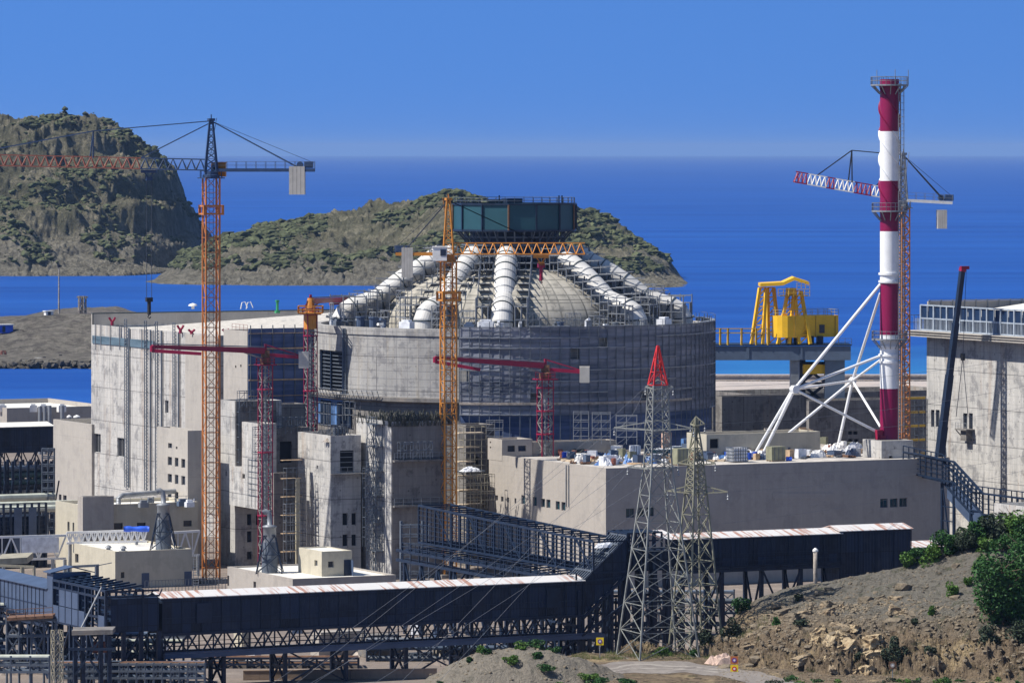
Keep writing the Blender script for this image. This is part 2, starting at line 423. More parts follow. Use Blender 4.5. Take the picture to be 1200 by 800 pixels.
def hill_mat():
    t = NT('scree_and_rock'); g = t.n('ShaderNodeNewGeometry'); p = g.outputs['Position']
    a = t.ramp(t.noise(p, .16, 8, .65), .35, .65); b = t.ramp(t.noise(p, 1.9, 9, .78), .40, .64); o = t.ramp(t.noise(p, .13, 6, .65, dist=1.0), .55, .62); k = t.ramp(t.noise(p, .8, 9, .8), .50, .62)
    scree = t.mix(a, (.24, .222, .185), (.195, .18, .152)); scree = t.mix(t.math('MULTIPLY', b, .7), scree, (.29, .27, .23)); scree = t.mix(t.math('MULTIPLY', k, .7), scree, (.06, .058, .042))
    rock = t.mix(a, (.32, .245, .165), (.25, .19, .13)); rock = t.mix(t.math('MULTIPLY', b, .75), rock, (.34, .265, .185)); rock = t.mix(t.math('MULTIPLY', o, .9), rock, (.52, .40, .24)); rock = t.mix(t.math('MULTIPLY', k, .85), rock, (.040, .030, .022))
    z = t.n('ShaderNodeSeparateXYZ', {0: p}).outputs[2]
    f = t.ramp(t.math('ADD', z, t.math('MULTIPLY', t.noise(p, .25, 6, .7), 5.0)), 9.2, 11.0)
    c = t.mix(f, rock, scree); gr = t.ramp(t.noise(p, .45, 7, .7), .57, .64); c = t.mix(t.math('MULTIPLY', gr, .6), c, (.07, .085, .04))
    t.set(Base_Color=c, Roughness=.95); t.b.inputs['Specular IOR Level'].default_value = .1
    t.bump(t.math('ADD', t.noise(p, 1.3, 10, .8), t.math('MULTIPLY', t.noise(p, .5, 8, .75), 1.5)), 1.0, .9)
    return t.m
M['hill'] = hill_mat()
def head_mat(name, rock, rock2, scrub, scrub2, amt=(.42, .54), lo=-14.0, hi=-2.0):
    t = NT(name); p = t.pos()
    a = t.ramp(t.noise(p, .02, 8, .7), .36, .64); b = t.ramp(t.noise(p, .22, 9, .78), .46, .62); s = t.ramp(t.noise(p, .045, 10, .8), *amt); k = t.ramp(t.noise(p, .13, 10, .8), .50, .60)
    c = t.mix(a, rock, rock2); c = t.mix(t.math('MULTIPLY', b, .7), c, tuple(x * 1.9 for x in rock)); c = t.mix(t.math('MULTIPLY', s, .72), c, scrub); c = t.mix(t.math('MULTIPLY', k, .6), c, scrub2)
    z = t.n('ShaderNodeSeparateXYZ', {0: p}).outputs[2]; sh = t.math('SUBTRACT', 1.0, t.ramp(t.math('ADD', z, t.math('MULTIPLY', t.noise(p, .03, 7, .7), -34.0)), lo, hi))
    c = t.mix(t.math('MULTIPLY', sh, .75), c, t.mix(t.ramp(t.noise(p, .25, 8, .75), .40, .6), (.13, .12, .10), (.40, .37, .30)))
    t.set(Base_Color=c, Roughness=.95); t.b.inputs['Specular IOR Level'].default_value = .1
    t.bump(t.noise(p, .11, 11, .8), 1.0, 9.0)
    return t.m
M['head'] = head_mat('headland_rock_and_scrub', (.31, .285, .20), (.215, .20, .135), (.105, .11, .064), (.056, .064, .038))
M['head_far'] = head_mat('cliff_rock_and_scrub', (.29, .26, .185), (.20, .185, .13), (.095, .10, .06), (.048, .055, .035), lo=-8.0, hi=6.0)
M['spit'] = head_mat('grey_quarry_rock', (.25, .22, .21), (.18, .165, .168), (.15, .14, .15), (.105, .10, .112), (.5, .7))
M['scrub'] = paint('maquis_scrub', (.078, .088, .047), .95, var=.55, scale=.15, spec=.1)
def leafmat(name, c1, c2, c3):
    t = NT(name); p = t.pos(); n1 = t.ramp(t.noise(p, 1.1, 3), .35, .65); n2 = t.ramp(t.noise(p, 5.0, 2), .35, .7)
    c = t.mix(n1, c1, c2); c = t.mix(t.math('MULTIPLY', n2, .6), c, c3)
    t.set(Base_Color=c, Roughness=.6, ); t.b.inputs['Specular IOR Level'].default_value = .2
    return t.m
M['leaf'] = leafmat('broad_leaves', (.026, .085, .02), (.018, .058, .016), (.045, .115, .024))
M['leaf_lime'] = leafmat('bright_leaves', (.075, .155, .025), (.05, .11, .02), (.10, .185, .035))
M['leaf_dark'] = leafmat('grey_green_leaves', (.038, .055, .034), (.028, .042, .027), (.055, .075, .043))
M['bark'] = paint('brown_bark', (.10, .07, .05), .95)
M['boulder'] = earth('tan_boulder', ((.22, .18, .125), (.17, .14, .105), (.30, .25, .18), (.12, .10, .08)), .5)
def sea_mat():
    t = NT('sea_water'); p = t.pos()
    q = t.n('ShaderNodeVectorMath', {0: p, 1: (.0012, .008, 1.0)}, operation='MULTIPLY').outputs[0]
    n1 = t.ramp(t.noise(q, 1.0, 6, .6), .3, .7)
    q2 = t.n('ShaderNodeVectorMath', {0: p, 1: (.0035, .020, 1.0)}, operation='MULTIPLY').outputs[0]
    n2 = t.ramp(t.noise(q2, 1.0, 7, .7), .3, .7)
    c = t.mix(n1, (.003, .034, .20), (.009, .072, .33)); c = t.mix(t.math('MULTIPLY', n2, .55), c, (.022, .108, .37))
    # shallows over sand along the building-site shore
    x = t.n('ShaderNodeSeparateXYZ', {0: p})
    s = t.math('MULTIPLY', t.math('SUBTRACT', 1.0, t.ramp(t.math('ADD', x.outputs[1], t.math('MULTIPLY', t.noise(p, .02, 4), 160.0)), 1500.0, 1790.0)), t.ramp(x.outputs[0], 20.0, 70.0))
    c = t.mix(t.math('MULTIPLY', s, .6), c, (.035, .22, .43))
    t.set(Base_Color=c, Roughness=.5, IOR=1.33); t.b.inputs['Specular IOR Level'].default_value = .12
    t.bump(n2, .5, .5)
    return t.m
M['sea'] = sea_mat()

M['mound'] = earth('stony_mound_soil', ((.20, .175, .14), (.16, .145, .12), (.29, .26, .215), (.11, .105, .085)), .35, .9)
def clad(name, col, bw, bh):
    t = NT(name); p = t.pos(); q = t.n('ShaderNodeVectorRotate', {'Vector': p, 'Angle': -TH, 'Axis': (0, 0, 1)}, rotation_type='AXIS_ANGLE').outputs[0]
    x = t.n('ShaderNodeSeparateXYZ', {0: q}); tt = t.math('ADD', x.outputs[0], x.outputs[1]); w = t.n('ShaderNodeCombineXYZ', {0: tt, 1: x.outputs[2], 2: 0.0}).outputs[0]
    br = t.n('ShaderNodeTexBrick', {'Vector': w, 'Color1': (0, 0, 0, 1), 'Color2': (1, 1, 1, 1), 'Mortar': (.2, .2, .2, 1), 'Scale': 1.0, 'Mortar Size': .03, 'Bias': 0.0, 'Brick Width': bw, 'Row Height': bh}, offset=.0)
    c = t.mix(br.outputs[0], tuple(v * .6 for v in col), tuple(v * 1.5 for v in col)); c = t.mix(t.math('MULTIPLY', t.ramp(t.noise(p, .5, 8, .7), .48, .68), .55), c, tuple(v * 1.2 + .025 for v in col)); c = t.mix(br.outputs['Fac'], c, tuple(v * .3 for v in col))
    wv = t.math('SINE', t.math('MULTIPLY', tt, 16.0)); t.set(Base_Color=c, Roughness=.5); t.b.inputs['Specular IOR Level'].default_value = .35; t.bump(t.math('ADD', wv, t.math('MULTIPLY', t.noise(p, .9, 4), 3.0)), .25, .03); return t.m
M['navy'] = clad('navy_cladding_sheets', (.008, .018, .042), 1.2, 2.45)
# ---------------------------------------------------------------- camera, light, air
cam = bpy.data.cameras.new('camera'); co = bpy.data.objects.new('camera', cam); COL.objects.link(co); SC.camera = co
cam.sensor_width = 36; cam.lens = 36 * F / 1200; cam.shift_y = -(400 - YH) / 1200
co.location = (0, 0, H); co.rotation_euler = (math.pi / 2, 0, 0); cam.clip_start = 5; cam.clip_end = 300000
SUN_EL = math.radians(51); SUN_DIR = Vector((-math.cos(math.radians(-15)) * math.cos(SUN_EL), math.sin(math.radians(-15)) * math.cos(SUN_EL), math.sin(SUN_EL)))
sl = bpy.data.lights.new('sun', 'SUN'); sl.energy = 4.9; sl.angle = math.radians(.5); sl.color = (1.0, .945, .86)
so = bpy.data.objects.new('sun', sl); COL.objects.link(so); so.rotation_euler = SUN_DIR.to_track_quat('Z', 'Y').to_euler(); so.location = (-200, 600, 300)
w = bpy.data.worlds.new('World'); SC.world = w; w.use_nodes = True; wt = w.node_tree; bg = wt.nodes['Background']
sk = wt.nodes.new('ShaderNodeTexSky'); sk.sky_type = 'NISHITA'; sk.sun_disc = False; sk.sun_elevation = SUN_EL
sk.sun_rotation = math.atan2(SUN_DIR.x, SUN_DIR.y); sk.altitude = 0; sk.air_density = 1.0; sk.dust_density = .1; sk.ozone_density = 3.0
# the deep blue of a dry day: the low sky takes the colour the model gives a little higher up
tc = wt.nodes.new('ShaderNodeTexCoord'); sx = wt.nodes.new('ShaderNodeSeparateXYZ'); cx = wt.nodes.new('ShaderNodeCombineXYZ')
mm = wt.nodes.new('ShaderNodeMath'); mm.operation = 'MULTIPLY_ADD'; mm.inputs[1].default_value = SKY_K; mm.inputs[2].default_value = SKY_C
wt.links.new(tc.outputs['Generated'], sx.inputs[0]); wt.links.new(sx.outputs[2], mm.inputs[0])
wt.links.new(sx.outputs[0], cx.inputs[0]); wt.links.new(sx.outputs[1], cx.inputs[1]); wt.links.new(mm.outputs[0], cx.inputs[2])
wt.links.new(cx.outputs[0], sk.inputs[0])
tint = wt.nodes.new('ShaderNodeMix'); tint.data_type = 'RGBA'; tint.blend_type = 'MULTIPLY'; tint.inputs[0].default_value = 1

tm = wt.nodes.new('ShaderNodeMapRange'); tm.inputs[1].default_value = .03; tm.inputs[2].default_value = .3; wt.links.new(sx.outputs[2], tm.inputs[0])
tmx = wt.nodes.new('ShaderNodeMix'); tmx.data_type = 'RGBA'; tmx.inputs[6].default_value = (*SKY_TINT, 1); tmx.inputs[7].default_value = (.98, 1.0, 1.0, 1); wt.links.new(tm.outputs[0], tmx.inputs[0])
wt.links.new(tmx.outputs[2], tint.inputs[7]); wt.links.new(sk.outputs[0], tint.inputs[6]); wt.links.new(tint.outputs[2], bg.inputs[0])
bg.inputs[1].default_value = SKY_S
SC.view_settings.view_transform = 'Standard'; SC.view_settings.look = 'None'; SC.view_settings.gamma = 1; SC.view_settings.use_curve_mapping = False
SC.view_settings.exposure = EXPO
SC.cycles.max_bounces = 6; SC.cycles.transparent_max_bounces = 12; SC.cycles.volume_bounces = 0
SC.cycles.use_denoising = True
try: SC.cycles.denoiser = 'OPENIMAGEDENOISE'
except Exception: pass
if HAZE:
    hm = bpy.data.materials.new('sea_air'); hm.use_nodes = True; ht = hm.node_tree; ht.nodes.remove(ht.nodes['Principled BSDF'])
    pv = ht.nodes.new('ShaderNodeVolumePrincipled'); pv.inputs['Color'].default_value = (*HAZE_COL, 1); pv.inputs['Density'].default_value = HAZE
    pv.inputs['Anisotropy'].default_value = 0.0
    ht.links.new(pv.outputs[0], ht.nodes['Material Output'].inputs['Volume'])
    b = MB(); b.ob((-42000, -900, -15), (84000, 0, 0), (0, 62500, 0), (0, 0, 150)); tag(b.build('haze', hm), 'thin blue sea air over the bay', kind='stuff')
# ---------------------------------------------------------------- sea and land
def fract(p, oct=5, H_=.9, lac=2.1): return noise.fractal(p, H_, lac, oct)
b = MB()
b.poly((-40000, -800, -5), (40000, -800, -5), (40000, 61000, -5), (-40000, 61000, -5)); tag(b.build('sea', M['sea']), kind='structure')
b = MB()
edge = [(-900, -700), (900, -700), (900, 1335), (-15, 1335), (-30, 1190), (-900, 1190)]
b.poly(*[(x, y, 0) for x, y in edge])
for (p, q) in zip(edge, edge[1:] + edge[:1]): b.poly((p[0], p[1], -13), (q[0], q[1], -13), (q[0], q[1], 0), (p[0], p[1], 0))
tag(b.build('ground', M['ground']), kind='structure')
def interp(tab, x):
    if x <= tab[0][0]: return tab[0][1]
    for (a, va), (b_, vb) in zip(tab, tab[1:]):
        if x <= b_: return va + (vb - va) * (x - a) / (b_ - a)
    return tab[-1][1]
def field(name, x0, x1, nx, y0, y1, ny, fn, m, kind='structure', label=None, smooth=True):
    b = MB()
    for j in range(ny + 1):
        for i in range(nx + 1):
            x = x0 + (x1 - x0) * i / nx; y = y0 + (y1 - y0) * j / ny; b.v.append(Vector((x, y, fn(x, y))))
    for j in range(ny):
        for i in range(nx):
            k = j * (nx + 1) + i; b.f.append((k, k + 1, k + nx + 2, k + nx + 1))
    o = b.build(name, m, smooth=smooth); tag(o, label, kind=kind); return o
def headland(prof, Yr, coast, back, terr=.3, fore=None):
    def f(x, y):
        px = 600 + x * F / Yr
        yc = interp(coast, px); top = gz(interp(prof, px), Yr)
        n = fract(Vector((x * .012, y * .012, 3.1)), 6, .75) ; n2 = fract(Vector((x * .05, y * .05, 9.1)), 5, .6); n3 = fract(Vector((x * .16, y * .11, 2.1)), 4, .5)
        yc += 14 * n
        if y < yc: return -9
        d_ = y - yc; fz = -9
        if fore:
            ft = interp(fore, px); fz = -5 + (ft + 5) * min(1, d_ / 60) ** .8 + 2.5 * n2 * min(1, d_ / 12) + 2.2 * abs(n3); yc += 45
        s = max(0, y - yc) / max(20, Yr - yc)
        if s <= 1:
            g = .10 * min(1, s * 16) + .90 * (s ** .9)
            rise = g * (top + 5)
            st_ = 17 + 5 * n; k_ = (rise + 6 * n) / st_; fr = k_ - math.floor(k_); e_ = 0 if fr < .35 else min(1, (fr - .35) / .22)
            rise += terr * ((math.floor(k_) + e_) * st_ - 6 * n - rise) * min(1, s * 5) * min(1, (1 - s) * 6)
        else:
            k = min(1, (y - Yr) / back); rise = (top + 5) * (1 - k ** 1.4)
        if top < -3: return -9
        a = min(1, (top + 5) / 30)
        return max(fz, -5 + max(-3, rise + a * (8.0 * n * min(1, s * 2.0) * (1 if s < .8 else .4) + 3.2 * n2 * min(1, s * 6) + 2.6 * abs(n3)) - 1.5))
    return f
prof1 = [(-470, 330), (-400, 268), (-300, 215), (-200, 178), (-140, 160), (-60, 140), (0, 136), (30, 133), (60, 132), (85, 135), (100, 140), (125, 147), (150, 158), (172, 171), (190, 187), (203, 203), (210, 222), (216, 240), (226, 252), (233, 264), (238, 288), (243, 320), (250, 345)]
h1 = headland(prof1, 2830, [(-200, 2590), (60, 2600), (180, 2625), (245, 2690)], 240, .75, [(-480, 4), (-300, 15), (-100, 21), (0, 23), (50, 21), (72, 16), (85, 10), (120, 6), (180, 1), (205, -4), (240, -8)])
field('headland', gx(-480, 2830), gx(256, 2830), 620, 2565, 2960, 200, h1, M['head_far'])
prof2 = [(150, 340), (176, 327), (200, 310), (236, 288), (265, 275), (300, 267), (350, 260), (385, 252), (420, 246), (470, 240), (500, 234), (525, 228), (545, 229), (570, 236), (610, 240), (650, 243), (680, 248), (700, 251), (720, 262), (738, 272), (750, 281), (766, 291), (780, 300), (792, 312), (800, 324), (806, 334), (812, 345)]
h2 = headland(prof2, 2600, [(150, 2470), (235, 2450), (440, 2420), (640, 2400), (760, 2385), (815, 2400)], 220)
field('headland', gx(145, 2600), gx(816, 2600), 520, 2365, 2760, 200, h2, M['head'])
def scrubs(fn, x0, x1, y0, y1, n, zmin, rmin, rmax, seed):
    r = random.Random(seed); b = MB(); bm = bmesh.new(); bmesh.ops.create_icosphere(bm, subdivisions=1, radius=1)
    base = [v.co.copy() for v in bm.verts]; fs = [tuple(v.index for v in f.verts) for f in bm.faces]; bm.free()
    k = 0; tries = 0
    while k < n and tries < n * 30:
        tries += 1
        x = r.uniform(x0, x1); y = r.uniform(y0, y1); z = fn(x, y)
        if z < zmin: continue
        dens = fract(Vector((x * .02, y * .02, 50)), 4)
        if dens < r.uniform(-.12, .32): continue
        e = 2.0; sl_ = max(abs(fn(x + e, y) - z), abs(fn(x, y + e) - z)) / e
        if sl_ > 1.6 and r.random() < .8: continue
        rr = rmin + (rmax - rmin) * r.random() ** 2.2; o = len(b.v)
        for v in base:
            s = rr * (1 + r.uniform(-.45, .35)); b.v.append(Vector((x + v.x * s * 1.15, y + v.y * s, z + rr * .2 + v.z * s * .6)))
        b.f += [tuple(o + i for i in f) for f in fs]; k += 1
    return b
b = scrubs(h2, gx(180, 2600), gx(808, 2600), 2400, 2640, 7500, 1, .45, 2.9, 3)
tag(b.build('scrub', M['scrub']), 'dark green maquis scrub covering the low headland', kind='stuff')
b = scrubs(h1, gx(-450, 2830), gx(238, 2830), 2600, 2860, 8500, 1, .45, 2.6, 4)
tag(b.build('scrub', M['scrub']), 'dark green scrub on the high cliff headland', kind='stuff')
# the quarried spit across the small bay on the left
sp = [(-200, 388), (0, 381), (30, 374), (50, 371), (110, 370), (135, 378), (160, 392), (200, 430)]
def spit(x, y):
    px = 600 + x * F / 1640; top = gz(interp(sp, px), 1640); n = fract(Vector((x * .05, y * .05, 1)), 5, .8)
    y = y + n * 5
    if y < 1500: return -8
    if y < 1512: return -6.5 + (y - 1500) / 12 * 3.3 + abs(n) * .8
    if y < 1575: return -3.2 + .25 * n
    if y < 1606: return -3.2 + (top * .45 + 2.5) * (y - 1575) / 31 + n * 1.2
    if y < 1616: return -.6 + top * .45 - .1 + n * .2
    if y < 1650: return -.6 + top * .45 + (top * .55 + .5) * (y - 1616) / 34 + n * 1.4
    if y < 1740: return top + n * .5
    return top - (y - 1740) * .3
field('hill', gx(-420, 1640), gx(185, 1640), 300, 1488, 1790, 150, spit, M['spit'])
def rocks(n, fn, smin, smax, seed, flat=.75):
    r = random.Random(seed); b = MB(); bm = bmesh.new(); bmesh.ops.create_icosphere(bm, subdivisions=1, radius=1)
    base = [v.co.copy() for v in bm.verts]; fs = [tuple(v.index for v in f.verts) for f in bm.faces]; bm.free()
    for i in range(n):
        p = fn(r); s = r.uniform(smin, smax); o = len(b.v); m3 = Matrix.Rotation(r.uniform(0, 6.3), 3, 'Z') @ Matrix.Rotation(r.uniform(-.6, .6), 3, 'X')
        for v in base:
            q = v.copy(); q = Vector(tuple(max(-.72, min(.72, c)) for c in q)); q = m3 @ Vector((q.x * 1.25, q.y, q.z * flat)); b.v.append(Vector(p) + q * s * (1 + r.uniform(-.15, .15)))
        b.f += [tuple(o + i for i in f) for f in fs]
    return b
b = rocks(600, lambda r: (gx(r.uniform(-200, 180), 1508), r.uniform(1501, 1514), r.uniform(-5.4, -3.2)), .7, 1.7, 5)
tag(b.build('riprap', M['spit']), 'grey rock armour along the water edge of the spit', kind='stuff')
# breakwater on the right: wall crest, concrete units in front, rubble apron
b = MB(); b.ob((gx(800, 1330), 1322, 0), (gx(1120, 1330) - gx(800, 1330), 0, 0), (0, 4, 0), (0, 0, gz(441, 1324)))
b.ob((gx(800, 1330), 1321.6, gz(441, 1324) + .01), (gx(1120, 1330) - gx(800, 1330), 0, 0), (0, 4.6, 0), (0, 0, .5))
o = b.build('sea_wall', M['rubble_ground'], at=(gx(960, 1324), 1324, 0)); tag(o, 'long pale sea wall behind the yellow gantry and chimney', 'sea wall')
b = MB(); r = random.Random(4)
x = gx(805, 1310)
while x < gx(1115, 1310):
    wd = r.uniform(1.0, 1.7); b.ob((x, 1312 + r.uniform(0, 1), 0), (wd, .3, 0), (0, 3, 0), (0, 0, gz(447, 1312) + r.uniform(-.2, .35))); x += wd + r.uniform(.05, .25)
o = b.build('armour_units', M['conc_dark'], at=(gx(960, 1312), 1312, 0)); tag(o, 'row of grey concrete armour units below the sea wall', kind='stuff')
b = MB(); b.poly((gx(790, 1200), 1050, .02), (gx(1130, 1200), 1050, .02), (gx(1130, 1311), 1311, .02), (gx(790, 1311), 1311, .02)); tag(b.build('path', M['rubble_ground']), kind='structure')
# ================================================================= BUILDINGS
G, FR = M['void'], M['frame']
M['screen_blue'] = paint('deep_blue_screen', (.010, .028, .075), .5)
M['screen_frame'] = paint('pale_blue_grey_frame', (.33, .38, .44), .5)
M['roof_hall'] = paint('speckled_hall_roof', (.50, .47, .42), .9, var=.3, scale=1.2, dirt=(.25, .24, .22), dirtamt=.8)
# ---- big turbine hall on the left, L1 (main) with a stepped bay L2
L1 = Bld('turbine_hall', 'tall pale concrete hall with streaked wall and teal band, behind the blue-headed crane', 'building', 256, 775, 107, 300, 393, M['conc_raw'], M['roof_pale'],
         lo=[(110.3, 508, 118, 530), (137.5, 513, 145.5, 535), (193.5, 469, 197.5, 484), (223, 473, 226.5, 490), (217, 557, 221, 566)], par=.5, glass=G, frame=M['frame_w'], lr=44)
zt = L1.zt
# pitched pale roof rising towards the far side, seen over the wall
b = MB(); a0 = L1.C + V * .5 + U * 1; a1 = L1.C + V * (L1.L - 9) + U * 1
b.poly(a0 + ZZ * (zt - .45), a1 + ZZ * (zt - .45), a1 + U * 42 + ZZ * (zt + 1.9), a0 + U * 42 + ZZ * (zt + .5)); b.build('roof_slope', M['roof_hall'], L1.root)
# far end parapet
b = MB(); e0 = L1.C + V * (L1.L - .4); b.ob(e0 + ZZ * zt, U * 44, V * .38, ZZ * 1.75)
o = b.build('parapet', M['conc_beige'], L1.root); b = MB(); b.ob(e0 - V * .05 + ZZ * (zt + 1.75), U * 44, V * .5, ZZ * .18); b.ob(e0 - V * .06 + ZZ * zt, U * .2, V * .05, ZZ * 1.75); b.build('coping', M['band'], o)
# teal band of formwork faces below the eaves with thin posts
b = MB()
p0, p1 = L1.pl(108.5), L1.pl(181)
def on_l(bl, px, py, out): return bl.pl(px, py, out)
A_, B_ = L1.pl(109, 393, .12), L1.pl(181, 402, .12)
hgt = A_.z - L1.pl(109, 402, .12).z
b.ob(L1.pl(109, 402, .14), (B_ - A_) * 1 - ZZ * (B_.z - A_.z), U * .14, ZZ * hgt)
b.build('teal_band', M['net_teal'], L1.root)
for px in (113, 119.5, 130.5, 141.5, 153, 167.5, 181, 190, 210):
    b = MB(); q0, q1 = L1.pl(px, 410 if px < 175 else 420, .2), L1.pl(px, 379 + (px - 107) * .11, .2); q0.z = max(q0.z, 0); b.bar(q0, q1, .13); b.build('formwork_post', M['steel'], L1.root)
# long vertical climbing rails and ladders down the wall
for px, kind in ((149, 'l'), (152.5, 'r'), (172.2, 'l'), (178, 'r'), (185, 'l'), (191, 'r'), (205.5, 'l'), (211, 'r')):
    b = MB(); zb, ztp = 6.0, L1.pl(px).z + zt + (1.6 if kind == 'l' else .2)
    ztp = zt + (1.4 if kind == 'l' else 0)
    base = L1.pl(px, out=.25, z=zb); top = L1.pl(px, out=.25, z=ztp)
    if kind == 'r': b.bar(base, top, .28, .2); b.build('climbing_rail', M['steel_mid'], L1.root)
    else:
        for g in (-.42, .42): b.bar(base + V * g, top + V * g, .12)
        z = zb
        while z < ztp: b.bar(Vector((base.x, base.y, z)) - V * .42, Vector((base.x, base.y, z)) + V * .42, .09); z += .55
        b.build('ladder', M['steel_mid'], L1.root)
# smooth grey panel field high on the near part of the wall
b = MB(); b.ob(L1.pl(256, z=4, out=.14), L1.pl(218, z=4, out=.14) - L1.pl(256, z=4, out=.14), U * .12, ZZ * (zt - 4.2)); b.build('smooth_bay', M['conc_beige'], L1.root)
# stepped bay
L2 = Bld('hall_annex', 'stepped hall bay wrapped in dark blue formwork netting, left of the drum', 'building', 290, 757, 262, 372, 388, M['conc_beige'], M['roof_conc'], lo=[(281.5, 427, 283, 430), (275.5, 428, 277, 431)], glass=G, par=.4)
b = MB(); b.ob(L2.pr(290.2, z=14, out=.35), U * (L2.R - .1), V * .1, ZZ * (L2.zt - 13.6)); nt_ = b.build('netting', M['net_blue'], L2.root)
b = MB()
for k in range(9):
    z = L2.zt - .4 - k * 2.35
    b.ob(L2.pr(290.2, z=z, out=.62), U * (L2.R - .1), V * .2, ZZ * (.22 if k % 2 else .10))
b.build('formwork_waler', M['wood'], L2.root)
b = MB()
for k in range(7): q = L2.C + U * (.3 + k * (L2.R - .6) / 6) - V * .5; b.bar(q + ZZ * 14, q + ZZ * (L2.zt + .9), .12)
b.build('formwork_post', M['steel_mid'], L2.root)
b = MB(); b.rail([L2.pl(272, z=L2.zt), L2.C + ZZ * L2.zt], .95, 1.2); o = b.build('railing', M['rust_red'], L2.root)
# annexes in front of the hall
Bld('office_annex', 'pale annex with three rows of small windows beside the orange crane mast', 'building', 220, 727, 184, 237, 504.5, M['conc_beige'], M['roof_pale'],
    lo=[(197, 519, 201.5, 525), (206, 523, 208, 526), (196.5, 535, 201.5, 545), (204.8, 536, 209, 546.5), (212.5, 537.5, 217, 548), (196.5, 555, 201.5, 565), (204.8, 556, 209, 567), (212.5, 557.5, 217, 568), (196.5, 575, 201, 585), (204.8, 576, 209, 586)], glass=M['glass'], frame=M['frame'], ro=[])
Bld('blank_wall_block', 'blank beige block at the far end of the streaked hall wall', 'building', 107.5, 822, 62.5, 150, 497, M['conc_beige'], M['roof_pale'],
    lo=[(69, 579, 72, 590), (74, 580, 78, 590)], glass=M['glass'], lr=10)
F1 = Bld('service_building', 'low beige building with pale flat roof behind the white pipe bridge', 'building', 96.5, 716, 65, 232, 592, M['conc_olive'], M['roof_pale'],
    ro=[(133.5, 612.5, 144, 620), (160.5, 612, 171, 619.5), (215, 609.5, 225, 616.5)], lo=[(79, 611, 81.5, 622), (85, 612, 87, 623)], glass=M['glass'], par=.5)
Bld('roof_room', 'plain grey stair head standing above the low beige building', 'building', 97, 715, 91, 133.5, 582, M['conc_low'], M['roof_pale'])
G1 = Bld('plant_room', 'low cream block with a steel vent stack on its roof, near the orange crane foot', 'building', 135, 690, 77.5, 225, 646, M['conc_olive'], M['roof_pale'], ro=[(141.5, 670, 146, 677)], lo=[(88, 648.5, 92, 659)], glass=M['glass'], par=.25)
b = MB()
for k in range(2):
    q = G1.pr(166 + k * 50, z=0, out=.05); b.ob(q, U * 1.1, V * .04, ZZ * 2.0)
b.build('door', M['panel'], G1.root)
G2 = Bld('pump_house', 'low pale block with a roof hut and steel vent stack in front of the towers', 'building', 343, 660, 267, 464, 678, M['conc_low'], M['roof_pale'], lo=[(266.5, 674, 268.5, 686), (297, 681, 300, 690)], glass=G, par=.2)
hut = Bld('roof_hut', 'small pale hut with a door and two windows on the flat roof', 'hut', 377, 666, 349.5, 412.5, 646, M['conc_olive'], M['roof_pale'], zbot=G2.zr, lo=[(368.5, 656, 372, 663)], ro=[(384.5, 657, 391.5, 664.5)], glass=M['glass'], frame=M['frame_w'], par=.12)
b = MB(); b.ob(hut.pr(403, z=G2.zr, out=.05), U * .95, V * .04, ZZ * 2.1); b.build('door', M['steel_blue'], hut.root)
b = MB(); b.ob(hut.pr(410.6, z=G2.zr, out=.9), U * .06, V * .85, ZZ * 2.05); b.build('open_door', M['panel'], hut.root)
# ---- the towers in front of the drum
C1 = Bld('concrete_shaft', 'mottled narrow concrete shaft with scaffold side and small window column, right of the orange mast', 'building', 275.5, 727, 257, 330, 470, M['conc_raw'], M['roof_low'],
         lo=[(264.5, 552, 266, 557)], ro=[(289.5, 602, 295, 615), (289.5, 622, 295, 635), (289.5, 646, 295, 655), (300, 603, 303, 615), (291, 474, 295, 479)], glass=M['glass'])
b = MB(); b.grid(C1.C + U * .2, U, -V, 5.2, gz(588, 722), C1.zt + .3, 1.7, 1.9, 1.0, .06); b.build('scaffold', M['steel_mid'], C1.root)
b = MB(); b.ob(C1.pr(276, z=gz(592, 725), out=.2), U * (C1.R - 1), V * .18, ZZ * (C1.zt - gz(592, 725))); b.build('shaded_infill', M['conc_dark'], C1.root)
for k in range(14):
    pass
C2 = Bld('overhanging_block', 'mottled concrete block overhanging a recess beside the small red boom mast', 'building', 304, 717, 283.5, 324, 496.5, M['conc_raw'], M['roof_low'], zbot=gz(597, 717), lo=[(284, 555, 287, 560.5)], glass=G)
b = MB(); b.ob(C2.C + V * C2.L + ZZ * C2.zb, V * 4.6, U * 3.6, ZZ * (gz(549, 721) - C2.zb)); b.build('side_block', M['conc_raw'], C2.root)
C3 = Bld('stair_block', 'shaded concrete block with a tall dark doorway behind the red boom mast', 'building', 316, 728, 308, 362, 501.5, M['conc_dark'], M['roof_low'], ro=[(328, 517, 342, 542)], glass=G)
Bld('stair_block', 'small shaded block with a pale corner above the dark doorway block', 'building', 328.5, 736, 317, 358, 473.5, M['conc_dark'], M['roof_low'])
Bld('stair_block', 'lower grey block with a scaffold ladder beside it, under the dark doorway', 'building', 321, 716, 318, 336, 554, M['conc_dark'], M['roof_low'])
# scaffolding in the recess between the blocks
sr = root('scaffold_tower', (gx(345, 716), 716, 0), 'bluish tube scaffold in the narrow gap left of the notched tower', 'scaffold')
b = MB(); b.grid((gx(333, 718), 716, 0), U, -V, 3.0, 0, gz(548, 716), 1.5, 1.5, 1.2, .06); b.build('frame', M['steel_mid'], sr)
for k in range(6): b = MB(); b.ob((gx(333, 718), 714.9, 3 + k * 2.6), U * 3, V * 1.0, ZZ * .08); b.build('deck', M['wood'], sr)
b = MB(); b.box((gx(349, 716), 715, 0), .5, .5, gz(560, 716)); b.build('cable_duct', M['cream'], sr)
